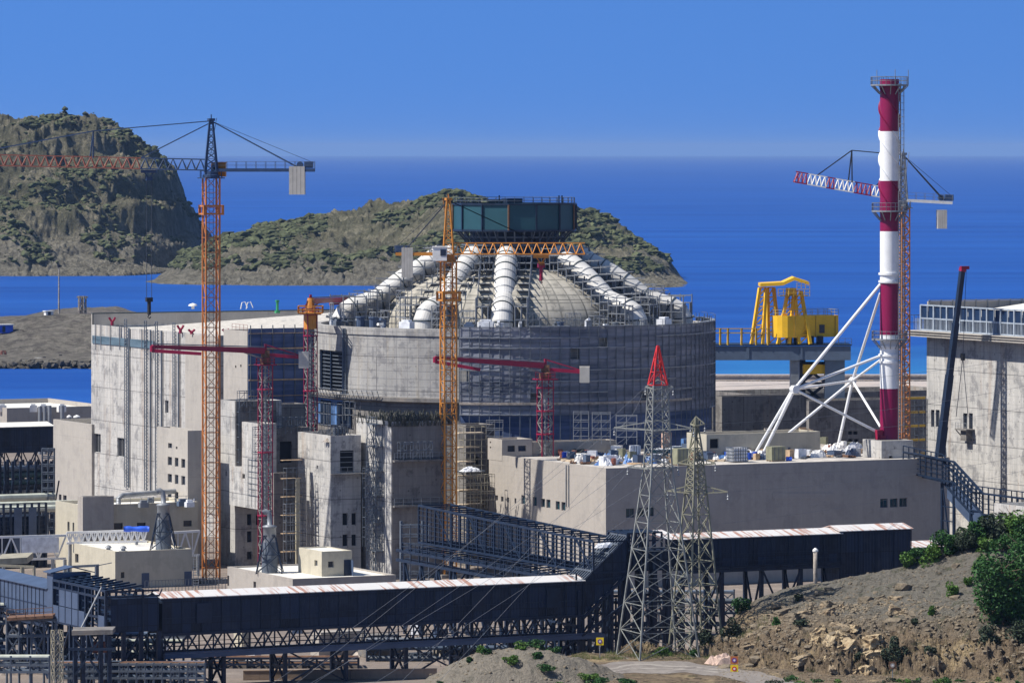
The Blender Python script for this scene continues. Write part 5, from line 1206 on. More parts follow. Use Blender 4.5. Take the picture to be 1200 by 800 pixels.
# ================================================================= CHIMNEY
ys = 722; sx_ = gx(1042.5, ys); SR = 11.3 * ys / F; zr = LB.zr
def sz(py): return gz(py, ys)
R = root('chimney', (sx_, ys, sz(517)), 'tall red and white striped chimney with white tubular braces', 'chimney')
cuts = [517, 455, 392, 332, 271, 212, 154, 93]
for k in range(7):
    b = MB(); r0 = SR * (1.0 if k > 1 else 1.0); b.lathe((sx_, ys, 0), [(SR, sz(cuts[k])), (SR, sz(cuts[k + 1]))], 40)
    b.build('shell_band', M['stack_red'] if k % 2 == 0 else M['stack_white'], R, smooth=True)
b = MB(); b.lathe((sx_, ys, 0), [(SR - .25, sz(517)), (SR - .25, sz(93)), (SR + .02, sz(93))], 40); b.build('flue', M['black'], R)
for py in (322, 331, 407, 425, 417):
    b = MB(); b.ring((sx_, ys, 0), SR, SR + .22, sz(py), sz(py) + .3, 40); b.build('collar', M['stack_white'], R)
for py, wd in ((100, 1.35), (247.5, 1.2), (397.5, 1.2)):
    b = MB(); b.ring((sx_, ys, 0), SR, SR + wd, sz(py) - .1, sz(py) + .1, 24)
    for k in range(12):
        a = 2 * math.pi * k / 12; d_ = Vector((math.cos(a), math.sin(a), 0)); c0 = Vector((sx_, ys, 0)); b.bar(c0 + d_ * (SR + wd - .1) + ZZ * (sz(py) - .1), c0 + d_ * (SR + .05) + ZZ * (sz(py) - 1.3), .12)
    o = b.build('platform', M['steel'], R)
    b = MB(); b.rail([Vector((sx_ + math.cos(2 * math.pi * k / 24) * (SR + wd - .05), ys + math.sin(2 * math.pi * k / 24) * (SR + wd - .05), sz(py) + .1)) for k in range(25)], 1.1, 2, .06); b.build('railing', M['steel'], o)
b = MB()
for k in (0, 5, 11): a = 2 * math.pi * k / 14; q = Vector((sx_ + math.cos(a) * (SR + 1.3), ys + math.sin(a) * (SR + 1.3), sz(100))); b.bar(q, q + ZZ * 2.2, .07)
b.build('lightning_rod', M['steel'], R)
for s0 in (0, 2.09, 4.19):                                # helical strakes on the top third, painted with their band
    for k0, k1, mt in ((235, 212, 'stack_red'), (212, 154, 'stack_white'), (154, 104, 'stack_red')):
        b = MB(); N = 48; f0, f1 = (235 - k0) / 131, (235 - k1) / 131
        def hp(t, r_): a = s0 + 2.2 - t * 2 * math.pi * 1.45; return Vector((sx_ + math.cos(a) * r_, ys + math.sin(a) * r_, sz(235) + (sz(104) - sz(235)) * t))
        for i in range(N):
            t0, t1 = f0 + (f1 - f0) * i / N, f0 + (f1 - f0) * (i + 1) / N
            for dz in (0, .1): b.poly(hp(t0, SR - .02) + ZZ * dz, hp(t1, SR - .02) + ZZ * dz, hp(t1, SR + .26) + ZZ * dz, hp(t0, SR + .26) + ZZ * dz)
            b.poly(hp(t0, SR + .26), hp(t1, SR + .26), hp(t1, SR + .26) + ZZ * .1, hp(t0, SR + .26) + ZZ * .1)
        b.build('helical_strake', M[mt], R)
la = math.radians(-38); ld = Vector((math.cos(la), math.sin(la), 0)); lt = Vector((-ld.y, ld.x, 0)); c0 = Vector((sx_, ys, 0)) + ld * (SR + .35)
b = MB()
for g in (-.28, .28): b.bar(c0 + lt * g + ZZ * sz(517), c0 + lt * g + ZZ * sz(98), .09)
z = sz(517)
while z < sz(98): b.bar(c0 - lt * .28 + ZZ * z, c0 + lt * .28 + ZZ * z, .05); z += .4
z = sz(505)
while z < sz(100):
    for i in range(5):
        a0_, a1_ = -1.4 + .56 * i, -1.4 + .56 * (i + 1); b.bar(c0 + lt * math.sin(a0_) * .42 + ld * (.1 + .65 * math.cos(a0_)) + ZZ * z, c0 + lt * math.sin(a1_) * .42 + ld * (.1 + .65 * math.cos(a1_)) + ZZ * z, .06)
    z += 1.0
for a_ in (-1.2, 0, 1.2): q = c0 + lt * math.sin(a_) * .42 + ld * (.1 + .65 * math.cos(a_)); b.bar(q + ZZ * sz(505), q + ZZ * sz(100), .05)
b.build('caged_ladder', M['steel'], R)
A_, B_ = P(931, 456, 716), P(999, 446, 735); fA, fB = P(888, 533, 719), P(981, 526, 736); fA.z = zr; fB.z = zr
def onst(py, dx): return Vector((sx_ + dx * SR, ys - .2, sz(py)))
for p, q, r_ in ((onst(333, -.95), A_, .23), (onst(344, -.9) + Vector((0, 1.2, 0)), B_, .21), (A_, fA + Vector((.5, 0, 0)), .24), (A_ + Vector((-.2, .4, 0)), fA + Vector((-.7, .4, 0)), .21), (B_, fB, .23), (A_, onst(417, -1), .20), (B_, onst(421, -.9), .17), (A_, B_, .18), (A_, onst(508, -.9), .19), (B_, fA + Vector((.2, .3, 0)), .20), (B_, onst(500, -.95), .18)):
    b = MB(); b.tube(p, q, r_, 12); b.build('brace', M['stack_white'], R, smooth=False)
for q, s_ in ((A_, .55), (B_, .42)):
    b = MB(); b.tube(q - V * .5, q + V * .5, s_, 12); b.tube(q - ZZ * .55, q + ZZ * .55, s_ * .8, 12); b.build('node_joint', M['stack_white'], R)
for q in (fA, fB):
    b = MB(); b.box(q - ZZ * .02, 2.4, 1.6, .35); b.build('base_plate', M['stack_white'], R)
b = MB(); b.box(Vector((sx_ - 1.6, ys - 1.0, sz(516))), .9, .7, 1.6); b.box(Vector((sx_ - 1.1, ys - 1.1, sz(517))), 1.2, .6, .9); b.build('foot_bracket', M['crimson'], R)
pl_ = Bld('plinth', 'mottled concrete plinth under the striped chimney', 'plinth', 1033, 716.5, 1011, 1072, 516.5, M['conc_raw'], M['conc_dark'], zbot=zr, glass=G, par=.05, lr=5.2, ro=[(1042, 534, 1046, 545)])
# ================================================================= YELLOW GANTRY
yg = 852; R = root('gantry_crane', (gx(910, yg), yg, 0), 'yellow gantry crane with a boxy machine house on a blue-grey girder bridge', 'gantry crane')
def G_(px, py, dy=0): return P(px, py, yg + dy)
b = MB()
for dy in (0, 8):
    p, q = G_(832, 421.5, dy), G_(997, 421.5, dy); b.ob(G_(832, 422, dy), q - p, (0, .7, 0), (0, 0, gz(405.5, yg) - gz(422, yg)))
for px in (874.5, 937): b.ob(G_(px, 421, -.12), (.5, 0, 0), (0, .12, 0), (0, 0, 2.1))
b.build('bridge_girder', M['steel_bluegrey'], R)
b = MB(); b.ob(G_(832, 405, -.2), G_(998, 405) - G_(832, 405), (0, 8.9, 0), (0, 0, .18)); b.build('bridge_deck', M['steel_blue'], R)
b = MB()
for px in (836, 844, 853, 869, 886, 900): q = G_(px, 404.5, -.1); b.bar(q, q + ZZ * 2.9, .3)
for py in (385, 390): b.bar(G_(832, py, -.1), G_(905, py, -.1), .16)
b.build('rail_posts', M['yellow_d'], R)
b = MB(); b.rail([G_(975, 404, 0), G_(998, 404, 0)], 1.1, 1, .07); b.build('railing', M['steel_mid'], R)
for (px0, px1, m_, y1, dy) in ((926.5, 936, M['steel'], 505, .5), (937, 944, M['steel_bluegrey'], 505, 4), (967, 990, M['steel_bluegrey'], 515, .5)):
    b = MB(); q = G_(px0, 422, dy); b.ob((q.x, q.y, 0), (gx(px1, yg) - gx(px0, yg), 0, 0), (0, 3, 0), (0, 0, q.z)); b.build('column', m_, R)
b = MB()
for i in range(4):
    y0, y1 = 425 + i * 24, 425 + (i + 1) * 24
    b.bar(G_(938, y0, 3), G_(968, y1, 3), .5); b.bar(G_(968, y0, 3), G_(938, y1, 3), .5); b.bar(G_(938, y0, 3), G_(968, y0, 3), .4)
b.build('lattice_brace', M['steel_blue'], R)
b = MB(); q = G_(941, 427, 1.5); b.ob(q - ZZ * 1.6, (3.8, 0, 0), (0, 3, 0), (0, 0, 1.6)); b.build('underslung_hoist', M['yellow'], R)
ztp, zbt = gz(370, yg), gz(394, yg); mcn = G_(929, 404, -.5); MV = 3.6; MU = (gx(984, yg) - mcn.x) / math.cos(TH)
b = MB(); ring_ = [mcn + U * MU, mcn, mcn + V * .0]; 
ring_ = [mcn + U * MU + V * 5, mcn + U * MU, mcn] + [mcn + V * (2.5 - 2.5 * math.cos(math.pi * k / 8)) - U * (2.3 * math.sin(math.pi * k / 8)) for k in range(1, 9)]
for p, q in zip(ring_, ring_[1:] + ring_[:1]): b.poly((p.x, p.y, zbt - .2), (q.x, q.y, zbt - .2), (q.x, q.y, ztp), (p.x, p.y, ztp))
b.poly(*[(p.x, p.y, ztp - .02) for p in ring_]); b.poly(*[(p.x, p.y, zbt - .2) for p in ring_]); mh = b.build('machine_house', M['yellow'], R)
b = MB(); b.rail([Vector((p.x, p.y, ztp)) for p in ring_ + ring_[:1]], 1.0, 1.2, .06); b.build('railing', M['cream'], mh)
b = MB()
for t in (.05, .5, .93): q = mcn + U * MU * t - V * .06; b.bar((q.x, q.y, zbt - .2), (q.x, q.y, ztp), .16)
b.build('stiffener', M['yellow_d'], mh)
b = MB(); q = mcn + U * MU * .58 - V * .1; b.ob(Vector((q.x, q.y, zbt + .5)), U * 1.0, V * .1, ZZ * 1.4); b.build('house_window', M['glass'], mh)
b = MB()
for px in (922, 931, 947, 958): q = G_(px, 404, 1); b.ob(q, (1.0, 0, 0), (0, 4, 0), (0, 0, zbt - q.z))
b.build('undercarriage', M['steel_blue'], R)
# hooded A-frame: four raked legs and a pitched hood
def leg(p, q, w0=.5):
    b = MB(); p = Vector(p); q = Vector(q); o_ = Vector((.95, 0, 0)); b.bar(p - o_, q - o_ * .55, w0); b.bar(p + o_, q + o_ * .55, w0)
    for i in range(6):
        t0, t1 = i / 6, (i + 1) / 6; f0, f1 = 1 - .45 * t0, 1 - .45 * t1; b.bar(p.lerp(q, t0) - o_ * f0, p.lerp(q, t1) + o_ * f1, .2); b.bar(p.lerp(q, t1) - o_ * f1, p.lerp(q, t1) + o_ * f1, .2)
    b.build('leg', M['yellow'], R)
leg(G_(887, 403, 0), G_(894, 337, 1.5)); leg(G_(907, 403, 7), G_(903, 337, 6)); leg(G_(918, 403, 0), G_(927, 341, 1.5)); leg(G_(943, 403, 0), G_(935, 341, 1.5))
b = MB(); h0 = [G_(891, 336, 0), G_(918, 334.5, 0), G_(931, 328.5, 0), G_(948, 334, 0)]
for p, q in zip(h0, h0[1:]): b.ob(p, q - p, (0, 7.5, 0), (0, 0, .55))
b.build('hood', M['yellow'], R)
b = MB(); b.ob(G_(914, 347, -.4), (4.8, 0, 0), (0, 2, 0), (0, 0, .15)); b.rail([G_(912, 347, -.5), G_(949, 347, -.5)], 1.2, .8, .08); b.rail([G_(934, 338, -.2), G_(949, 338, -.2)], 1.0, .6, .06); b.box(G_(927, 345, .8), 1.4, 1.2, 1.1); b.build('hood_platform', M['yellow_d'], R)
b = MB(); b.bar(G_(925, 345, 1), G_(925, 372, 1), .08); b.bar(G_(932, 345, 1), G_(932, 372, 1), .08); b.build('hoist_rope', M['rope'], R)
# ================================================================= CONVEYOR GALLERIES
def frame_pts(o, d, n): return o, d, n
def gallery(name, label, o, L, z0, z1, wid, d, back, roof=True, wallm=None, seams=2.4, over=.25, cat='conveyor gallery', truss=2.6, step=None, ztrestle=None, legs=True, roofm=None, legn=None, group=None, endwalls=True):
    """enclosed gallery: near lower edge starts at o and runs along d; 'back' points away from the near wall"""
    o = Vector((o[0], o[1], 0)); R = root(name, (o.x, o.y, 0), label, cat, group); n = -back
    b = MB(); b.ob(o + ZZ * z0, d * L, back * wid, ZZ * (z1 - z0)); w_ = b.build('cladding', wallm or M['navy'], R)
    b = MB(); k = max(1, round(L / seams))
    for i in range(k + 1): q = o + d * (L * i / k) + n * .03; b.ob(q + ZZ * z0, d * .07, n * .05, ZZ * (z1 - z0 - .05))
    for t in (.42, .98): b.ob(o + n * .03 + ZZ * (z0 + (z1 - z0) * t), d * L, n * .04, ZZ * .07)
    b.build('seams', M['steel_blue'], w_)
    if roof:
        b = MB(); rise = .55
        e0 = o + n * over + ZZ * (z1 + .02); m0 = o + back * wid * .5 + ZZ * (z1 + rise); r0 = o + back * (wid + over) + ZZ * (z1 + .02)
        for (p, q) in ((e0, m0), (m0, r0)):
            b.ob(p - d * over, d * (L + 2 * over), q - p, ZZ * .09)
        b.build('roof', roofm or M['groof'], R)
        b = MB()
        for dd in (Vector((0, 0, 0)), d * L): b.poly(o + dd + ZZ * z1, m0 + dd - ZZ * .02, o + dd + back * wid + ZZ * z1)
        b.build('gable', wallm or M['navy'], R)
    if truss:
        zt0 = z0 - truss
        for g in (0, 1):
            b = MB(); q = o + back * (wid * g) ; kk = max(2, round(L / 3.0))
            b.bar(q + ZZ * (z0 - .15), q + d * L + ZZ * (z0 - .15), .3); b.bar(q + ZZ * zt0, q + d * L + ZZ * zt0, .34)
            for i in range(kk):
                p0, p1 = q + d * (L * i / kk), q + d * (L * (i + 1) / kk); pm = (p0 + p1) / 2
                b.bar(p0 + ZZ * (z0 - .2), pm + ZZ * zt0, .16); b.bar(pm + ZZ * zt0, p1 + ZZ * (z0 - .2), .16); b.bar(p0 + ZZ * (z0 - .2), p0 + ZZ * zt0, .14)
            b.rail([q + n * .3 + ZZ * (zt0 + .1), q + n * .3 + d * L + ZZ * (zt0 + .1)], 1.0, 2, .06)
            b.build('truss', M['steel_blue'], R)
        base = z0 - truss
    else: base = z0
    if legs:
        kn = legn or max(2, round(L / 7.0)); zg = ztrestle if ztrestle is not None else 0
        for i in range(kn + 1):
            b = MB(); c = o + d * (L * i / kn)
            for g in (.05, .95): b.bar(c + back * wid * g + ZZ * zg, c + back * wid * g + ZZ * base, .42)
            b.bar(c + back * wid * .05 + ZZ * (zg + .2), c + back * wid * .95 + ZZ * (base - .2), .2); b.bar(c + back * wid * .95 + ZZ * (zg + .2), c + back * wid * .05 + ZZ * (base - .2), .2); b.bar(c + ZZ * (zg + (base - zg) * .5), c + back * wid + ZZ * (zg + (base - zg) * .5), .24)
            if i % 2 == 0 and i < kn:
                c1 = c + d * (L / kn); b.bar(c + ZZ * zg, c1 + ZZ * base, .18); b.bar(c1 + ZZ * zg, c + ZZ * base, .18)
            b.build('trestle', M['steel_blue'], R)
    return R
# long front gallery, then a steep link and the upper gallery, all on one line
o1 = Vector((gx(190, 560), 560, 0))
def t_on(o, d, px): k = (px - 600) / F; return (k * o.y - o.x) / (d.x - k * d.y)
L1_ = t_on(o1, U, 683); zA0, zA1 = gz(742, 560), gz(701.5, 560)
FG = gallery('conveyor_gallery', 'long low navy conveyor gallery with a white rust-streaked roof across the foreground', o1, L1_, zA0, zA1, 4.2, U, V, truss=2.5, ztrestle=0)
b = MB(); b.ob(o1 - V * .9 + ZZ * (zA0 - 2.75), U * (L1_ + 2.5), V * .5, ZZ * .5); b.ob(o1 - V * .85 + ZZ * (zA0 - 2.2), U * (L1_ + 2), V * .15, ZZ * .15); b.build('pipe_beam', M['panel'], FG)
for px in (230, 552, 640):
    t = t_on(o1, U, px); b = MB(); b.ob(o1 - V * .12 + U * t + ZZ * (zA0 + 1), U * 1.8, -V * .05, ZZ * 2.2); b.build('louvre_panel', M['steel_blue'], FG)
# end box at the corner
o0 = Vector((gx(124, 556.5), 556.5, 0)); L0 = t_on(o0, U, 186)
zc0, zc1 = gz(741, 557), gz(692, 557)
cb = root('transfer_house', (o0.x, o0.y, 0), 'half-clad dark blue transfer house at the corner of the two front galleries', 'transfer house')
b = MB(); b.ob(o0 + U * .6 + ZZ * zc0, U * (L0 - .6), V * 4.2, ZZ * (zc1 - zc0 - .9)); b.build('cladding', M['navy'], cb)
LS = t_on(o0, V, 63)
b = MB()
for i in range(9):
    q = o0 + V * (LS * i / 8); b.bar(q + ZZ * zc0, q + ZZ * (zc1 + .1), .26); q2 = q + U * 4.4; b.bar(q2 + ZZ * zc0, q2 + ZZ * zc1, .22); b.bar(q + ZZ * zc1, q2 + ZZ * (zc1 + .5), .2)
for z in (zc0, zc0 + 1.6, zc1 - .8, zc1): b.bar(o0 + ZZ * z, o0 + V * LS + ZZ * z, .24); b.bar(o0 + U * 4.4 + ZZ * z, o0 + U * 4.4 + V * LS + ZZ * z, .2)
for z in (zc1 - .7, zc1 - .1): b.bar(o0 + ZZ * z, o0 + U * L0 + ZZ * z, .2)
for k in range(7): q = o0 + U * (L0 * k / 6); b.bar(q + ZZ * (zc1 - .8), q + ZZ * zc1 + U * .4, .12)
for k in range(5): z = zc0 + .6 + k * .8; b.bar(o0 + U * .3 + ZZ * z, o0 + U * .3 + V * LS + ZZ * z, .16)
for k in range(4): b.bar(o0 + U * (1 + k) + ZZ * (zc1 + .1), o0 + U * (1 + k) + V * LS + ZZ * (zc1 + .1 + .1 * k), .16)
b.build('steel_frame', M['steel_blue'], cb)
r = random.Random(8)
for i in range(8):
    for j in range(2):
        if (i, j) in ((0, 1), (1, 0), (2, 1), (2, 0), (7, 1), (1, 1), (3, 1)): continue
        q = o0 - U * .16 + V * (LS * i / 8 + .15); b = MB(); hh = (zc1 - zc0 - 1.1) / 2; b.ob(q + ZZ * (zc0 + .1 + j * (hh + .1)), V * (LS / 8 - .3), U * .08, ZZ * hh); b.build('wall_panel', M['panel'], cb)
b = MB(); b.ob(o0 + V * LS + ZZ * (zc0 - .2) - U * .1, U * 4.6, V * 1.9, ZZ * (zc1 - zc0 + .9)); b.build('end_tower', M['panel'], cb)
b = MB(); e0 = o0 + V * LS + ZZ * (zc1 + .75) - U * .4; b.ob(e0, U * 2.8 + ZZ * .6, V * 2.4, ZZ * .1); b.ob(e0 + U * 2.8 + ZZ * .6, U * 2.6 - ZZ * .7, V * 2.4, ZZ * .1); b.build('roof', M['panel'], cb)
b = MB()
for i in range(4):
    for g in (0, 4.2): q = o0 + U * g + V * (LS * i / 3); b.bar(q, q + ZZ * zc0, .4)
    q = o0 + V * (LS * i / 3); b.bar(q, q + U * 4.2 + ZZ * zc0, .18)
for i in range(3): q = o0 + V * (LS * i / 3); q1 = o0 + V * (LS * (i + 1) / 3); b.bar(q, q1 + ZZ * zc0, .18); b.bar(q1, q + ZZ * zc0, .18)
for k in range(4): q = o0 + U * (L0 * k / 3); b.bar(q, q + ZZ * zc0, .42)
b.build('legs', M['steel_blue'], cb)
b = MB(); b.bar(P(119, 688, 552), P(94, 738, 550), .15); b.build('prop', M['steel'], cb)
# pale-roofed gallery running off to the left
oL = o0 + V * (LS + 1.9); LL = t_on(o0, V, -60) - LS - 1.9
gallery('conveyor_gallery', 'blue-grey panelled gallery with a pale pitched roof leaving the picture at the left', oL, LL, gz(725, oL.y), gz(690, oL.y), 4.4, V, U, wallm=M['panel'], roofm=M['panel'], seams=1.3, truss=.8, ztrestle=0)
# link and upper gallery
oU = o1 + U * t_on(o1, U, 735); tU = t_on(o1, U, 1068); LU = tU - t_on(o1, U, 735)
zU0, zU1 = gz(668, oU.y), gz(634, oU.y)
pE = o1 + U * L1_
lk = root('conveyor_link', (pE.x, pE.y, 0), 'steep navy link rising from the long gallery to the upper gallery', 'conveyor gallery')
b = MB(); du = U * (LU * 0 + t_on(o1, U, 735) - L1_); dz = zU1 - zA1 + .4
b.ob(pE + ZZ * (zA0 - .1), du + ZZ * (zU0 - zA0), V * 4.2, ZZ * (zA1 - zA0)); b.build('cladding', M['navy'], lk)
b = MB()
for i in range(8): q = pE + V * (4.2 * i / 7) + ZZ * (zA1 + .1); b.bar(q, q + du + ZZ * (zU0 - zA0), .14)
for i in range(6): q = pE + du * (i / 5) + ZZ * (zA1 + .18 + (zU0 - zA0) * i / 5); b.bar(q, q + V * 4.2, .18)
b.build('roof_purlins', M['steel_mid'], lk)
b = MB()
for i in range(7):
    t = i / 6; q = pE + du * t; zz = zA0 + (zU0 - zA0) * t
    for g in (.1, 4.1): b.bar(q + V * g, q + V * g + ZZ * zz, .3)
for i in range(3): q = pE + du * (i / 3); q1 = pE + du * ((i + 1) / 3); b.bar(q, q1 + ZZ * (zA0 + (zU0 - zA0) * (i + 1) / 3), .16)
b.bar(pE - V * .1 + ZZ * (zA0 - .4), pE - V * .1 + du + ZZ * (zU0 - .4), .3); b.bar(pE + du * -.1 - V * .8 + ZZ * (zA0 - 2.4), pE + du * 1.2 - V * .8 + ZZ * (zU0 - 2.6), .25)
b.build('trestle', M['steel_blue'], lk)
heap('canvas', 'crumpled white canvas lying on the steep gallery link', 'canvas', P(710, 641, pE.y + 3.2) , 1.5, .5, .7, M['sheet'], seed=6)
th = root('transfer_house', oU, 'dark open-framed transfer house at the top of the steep link', 'transfer house')
LT = t_on(o1, U, 800) - t_on(o1, U, 735)
b = MB(); b.ob(oU + V * .6 + ZZ * (zU0 - .2), U * LT, V * 4.4, ZZ * (zU1 - zU0 - 1.0)); b.build('cladding', M['navy'], th)
b = MB()
for i in range(6):
    q = oU + U * (LT * .62 * i / 5) 
    for g in (0, 2.2, 4.8): b.bar(q + V * g + ZZ * zU0, q + V * g + ZZ * (zU1 + .9), .2)
    b.bar(q + ZZ * (zU1 + .9), q + V * 4.8 + ZZ * (zU1 + .9), .18)
for g in (0, 4.8):
    for z in (zU1 - .9, zU1, zU1 + .9): b.bar(oU + V * g + ZZ * z, oU + V * g + U * LT * .62 + ZZ * z, .18)
for i in range(5):
    q = oU + U * (LT * i / 4); b.bar(q, q + ZZ * zU0, .4); b.bar(q + V * 4.6, q + V * 4.6 + ZZ * zU0, .4)
    if i < 4: q1 = oU + U * (LT * (i + 1) / 4); b.bar(q, q1 + ZZ * zU0, .18); b.bar(q1, q + ZZ * zU0, .18)
for z in (zU0 * .35, zU0 * .7): b.bar(oU + ZZ * z, oU + U * LT + ZZ * z, .3); b.bar(oU + V * 4.6 + ZZ * z, oU + V * 4.6 + U * LT + ZZ * z, .3)
b.build('steel_frame', M['steel_blue'], th)
b = MB(); q = oU + U * t_on(oU, U, 781); b.poly(q - V * .3 + ZZ * (zU1 + .05), q + U * 2 - V * .3 + ZZ * (zU1 + .05), q + U * 2 + V * 5 + ZZ * (zU1 + .8), q - U * 1.5 + V * 5 + ZZ * (zU1 + .8)); b.build('roof_sheet', M['groof'], th)
oV = oU + U * LT
gallery('conveyor_gallery', 'upper navy gallery with a white rust-streaked roof in front of the low hall', oV, t_on(oV, U, 985), zU0, zU1 - .1, 4.4, U, V, truss=.5, ztrestle=0, legn=4)
oW = oV + U * t_on(oV, U, 985)
gallery('conveyor_gallery', 'taller navy end house of the upper gallery reaching down to the slope', oW + V * .02, t_on(oW, U, 1067.5), 5.5, zU1 + .15, 4.4, U, V, truss=0, legs=True, legn=3)
oX = Vector((gx(1070, 625), 625, 0))
gallery('conveyor_gallery', 'far low navy shed with a white roof behind the bushes at the right', oX, t_on(oX, U, 1142), 3, gz(642, 625), 6, U, V, truss=0, legs=False)
# unclad gallery going back-left from the transfer house
LO = 48; uf = root('gallery_frame', oU, 'unclad blue steel gallery frame running back to the amber crane', 'steel frame')
za, zb_ = gz(632, 587), gz(590, 630); fl0 = gz(668, 587); fl1 = gz(633, 630)
def fz(t, top): return (za + (zb_ - za) * t) if top else (fl0 + (fl1 - fl0) * t)
NB = 20
for side_, g in (('far', 0), ('near', 4.4)):
    b = MB(); off_ = U * (g - 4.4)
    for i in range(NB + 1):
        t = i / NB; q = oU + off_ + V * (LO * t); b.bar(q + ZZ * fz(t, 0), q + ZZ * fz(t, 1), .2)
        if i < NB and g == 0:
            q1 = oU + off_ + V * (LO * (i + .5) / NB); b.bar(q1 + ZZ * fz(t, 0), q1 + ZZ * fz(t, 1), .10)
    for f in (0, .12, .25, .38, .5, .62, .75, .88, 1): b.bar(oU + off_ + ZZ * (fz(0, 0) * (1 - f) + fz(0, 1) * f), oU + off_ + V * LO + ZZ * (fz(1, 0) * (1 - f) + fz(1, 1) * f), .24 if f in (0, 1) else .07)
    for i in range(0, NB, 4): b.bar(oU + off_ + V * (LO * i / NB) + ZZ * fz(i / NB, 0), oU + off_ + V * (LO * (i + 2) / NB) + ZZ * fz((i + 2) / NB, 1), .12)
    b.build('side_frame', M['steel_blue'], uf)
b = MB()
for i in range(NB + 1): t = i / NB; q = oU + V * (LO * t); b.bar(q + ZZ * fz(t, 1), q - U * 4.4 + ZZ * (fz(t, 1)), .16)
b.build('top_beams', M['steel_blue'], uf)
b = MB()
for i in range(NB + 1): t = i / NB; q = oU + V * (LO * t); b.bar(q + ZZ * fz(t, 0), q - U * 4.4 + ZZ * fz(t, 0), .22)
b.build('floor_beams', M['steel_blue'], uf)
b = MB()
for g in (-6.5, -5.2):
    for dz in (-1.0, -2.2): b.bar(oU + U * g + ZZ * (fl0 + dz), oU + U * g + V * (LO + 2) + ZZ * (fl1 + dz), .32)
for i in range(NB + 1): t = i / NB; q = oU + V * (LO * t) - U * 6.6; b.bar(q + ZZ * (fz(t, 0) - 1), q + U * 6.6 + ZZ * (fz(t, 0) - .6), .18); b.bar(q + ZZ * (fz(t, 0) - 2.2), q + ZZ * (fz(t, 0)), .12)
b.rail([oU - U * 6.7 + ZZ * (fl0 - .9), oU - U * 6.7 + V * LO + ZZ * (fl1 - .9)], 1.0, 2, .07)
b.build('side_walkway', M['steel_blue'], uf)
b = MB()
for i in range(0, NB + 1, 2):
    t = i / NB
    for g in (0, -6.3): q = oU + V * (LO * t) + U * g; b.bar(q, q + ZZ * (fz(t, 0) - (2 if g else 0)), .36)
    if i < NB: q = oU + V * (LO * t) - U * 6.3; q1 = oU + V * (LO * (i + 2) / NB) - U * 6.3; b.bar(q, q1 + ZZ * (fz(t, 0) - 2.4), .2); b.bar(q1, q + ZZ * (fz(t, 0) - 2.4), .2); b.bar(q + ZZ * 5, q1 + ZZ * 5, .26); b.bar(q, q + U * 6.3 + ZZ * 8, .2)
b.build('trestle', M['steel_blue'], uf)
b = MB(); q = P(470, 690, 648); b.grid((q.x, q.y, 0), Vector((1, 0, 0)), Vector((0, -1, 0)), 3.6, 0, gz(614, 648), 1.2, 1.15, 1.4, .1); b.bar((q.x, q.y, 0), (q.x, q.y, gz(610, 648)), .3); b.bar((q.x + 2.8, q.y, 0), (q.x + 2.8, q.y, gz(610, 648)), .3)
tag(b.build('scaffold', M['steel_mid'], at=(q.x, q.y, 0)), 'blue-grey scaffold stack at the back end of the unclad gallery frame', 'scaffold')
# inclined frame at the right, going down to the far hall
R = root('gallery_frame', (gx(1150, 690), 690, 0), 'bent dark blue gallery frame stepping down beside the right-hand hall', 'steel frame')
pts = [P(1072, 531, 712), P(1118, 541, 706), P(1152, 578, 698), P(1200, 584, 692), P(1250, 590, 684)]
b = MB()
for k, (p, q) in enumerate(zip(pts, pts[1:])):
    L = (q - p).length; n = max(3, int(L / 1.1)); bk = Vector((-.45, 1, 0)).normalized() * 3.4
    for o_ in (Vector((0, 0, 0)), bk):
        for dz in (0, -2.9): b.bar(p + o_ + ZZ * dz, q + o_ + ZZ * dz, .26)
        for i in range(n + 1): c = p.lerp(q, i / n) + o_; b.bar(c, c - ZZ * 2.9, .14)
        for dz in (-.7, -1.4, -2.1): b.bar(p + o_ + ZZ * dz, q + o_ + ZZ * dz, .09)
    for i in range(n + 1): c = p.lerp(q, i / n); b.bar(c, c + bk, .16); b.bar(c + bk, c + bk + ZZ * .9, .12)
    b.bar(p + bk + ZZ * .9, q + bk + ZZ * .9, .14)
b.build('lattice_frame', M['steel_blue'], R)
b = MB()
for k, (p, q) in enumerate(zip(pts[1:], pts[2:])): b.ob(p - ZZ * 5.2, q - p, Vector((-.4, 1, 0)) * 2, ZZ * 2.2)
b.build('cladding', M['panel'], R)
b = MB()
for p in pts[1:]:
    b.bar((p.x, p.y, 0), p - ZZ * 3, .35); b.bar((p.x - 1.4, p.y + 3, 0), p + Vector((-1.4, 3, -3)), .35); b.bar((p.x, p.y, 0), p + Vector((-1.4, 3, -3)), .18)
    for z in range(2, 12, 2): b.bar((p.x, p.y, z), (p.x - 1.4, p.y + 3, z), .15)
b.build('trestle', M['steel_blue'], R)
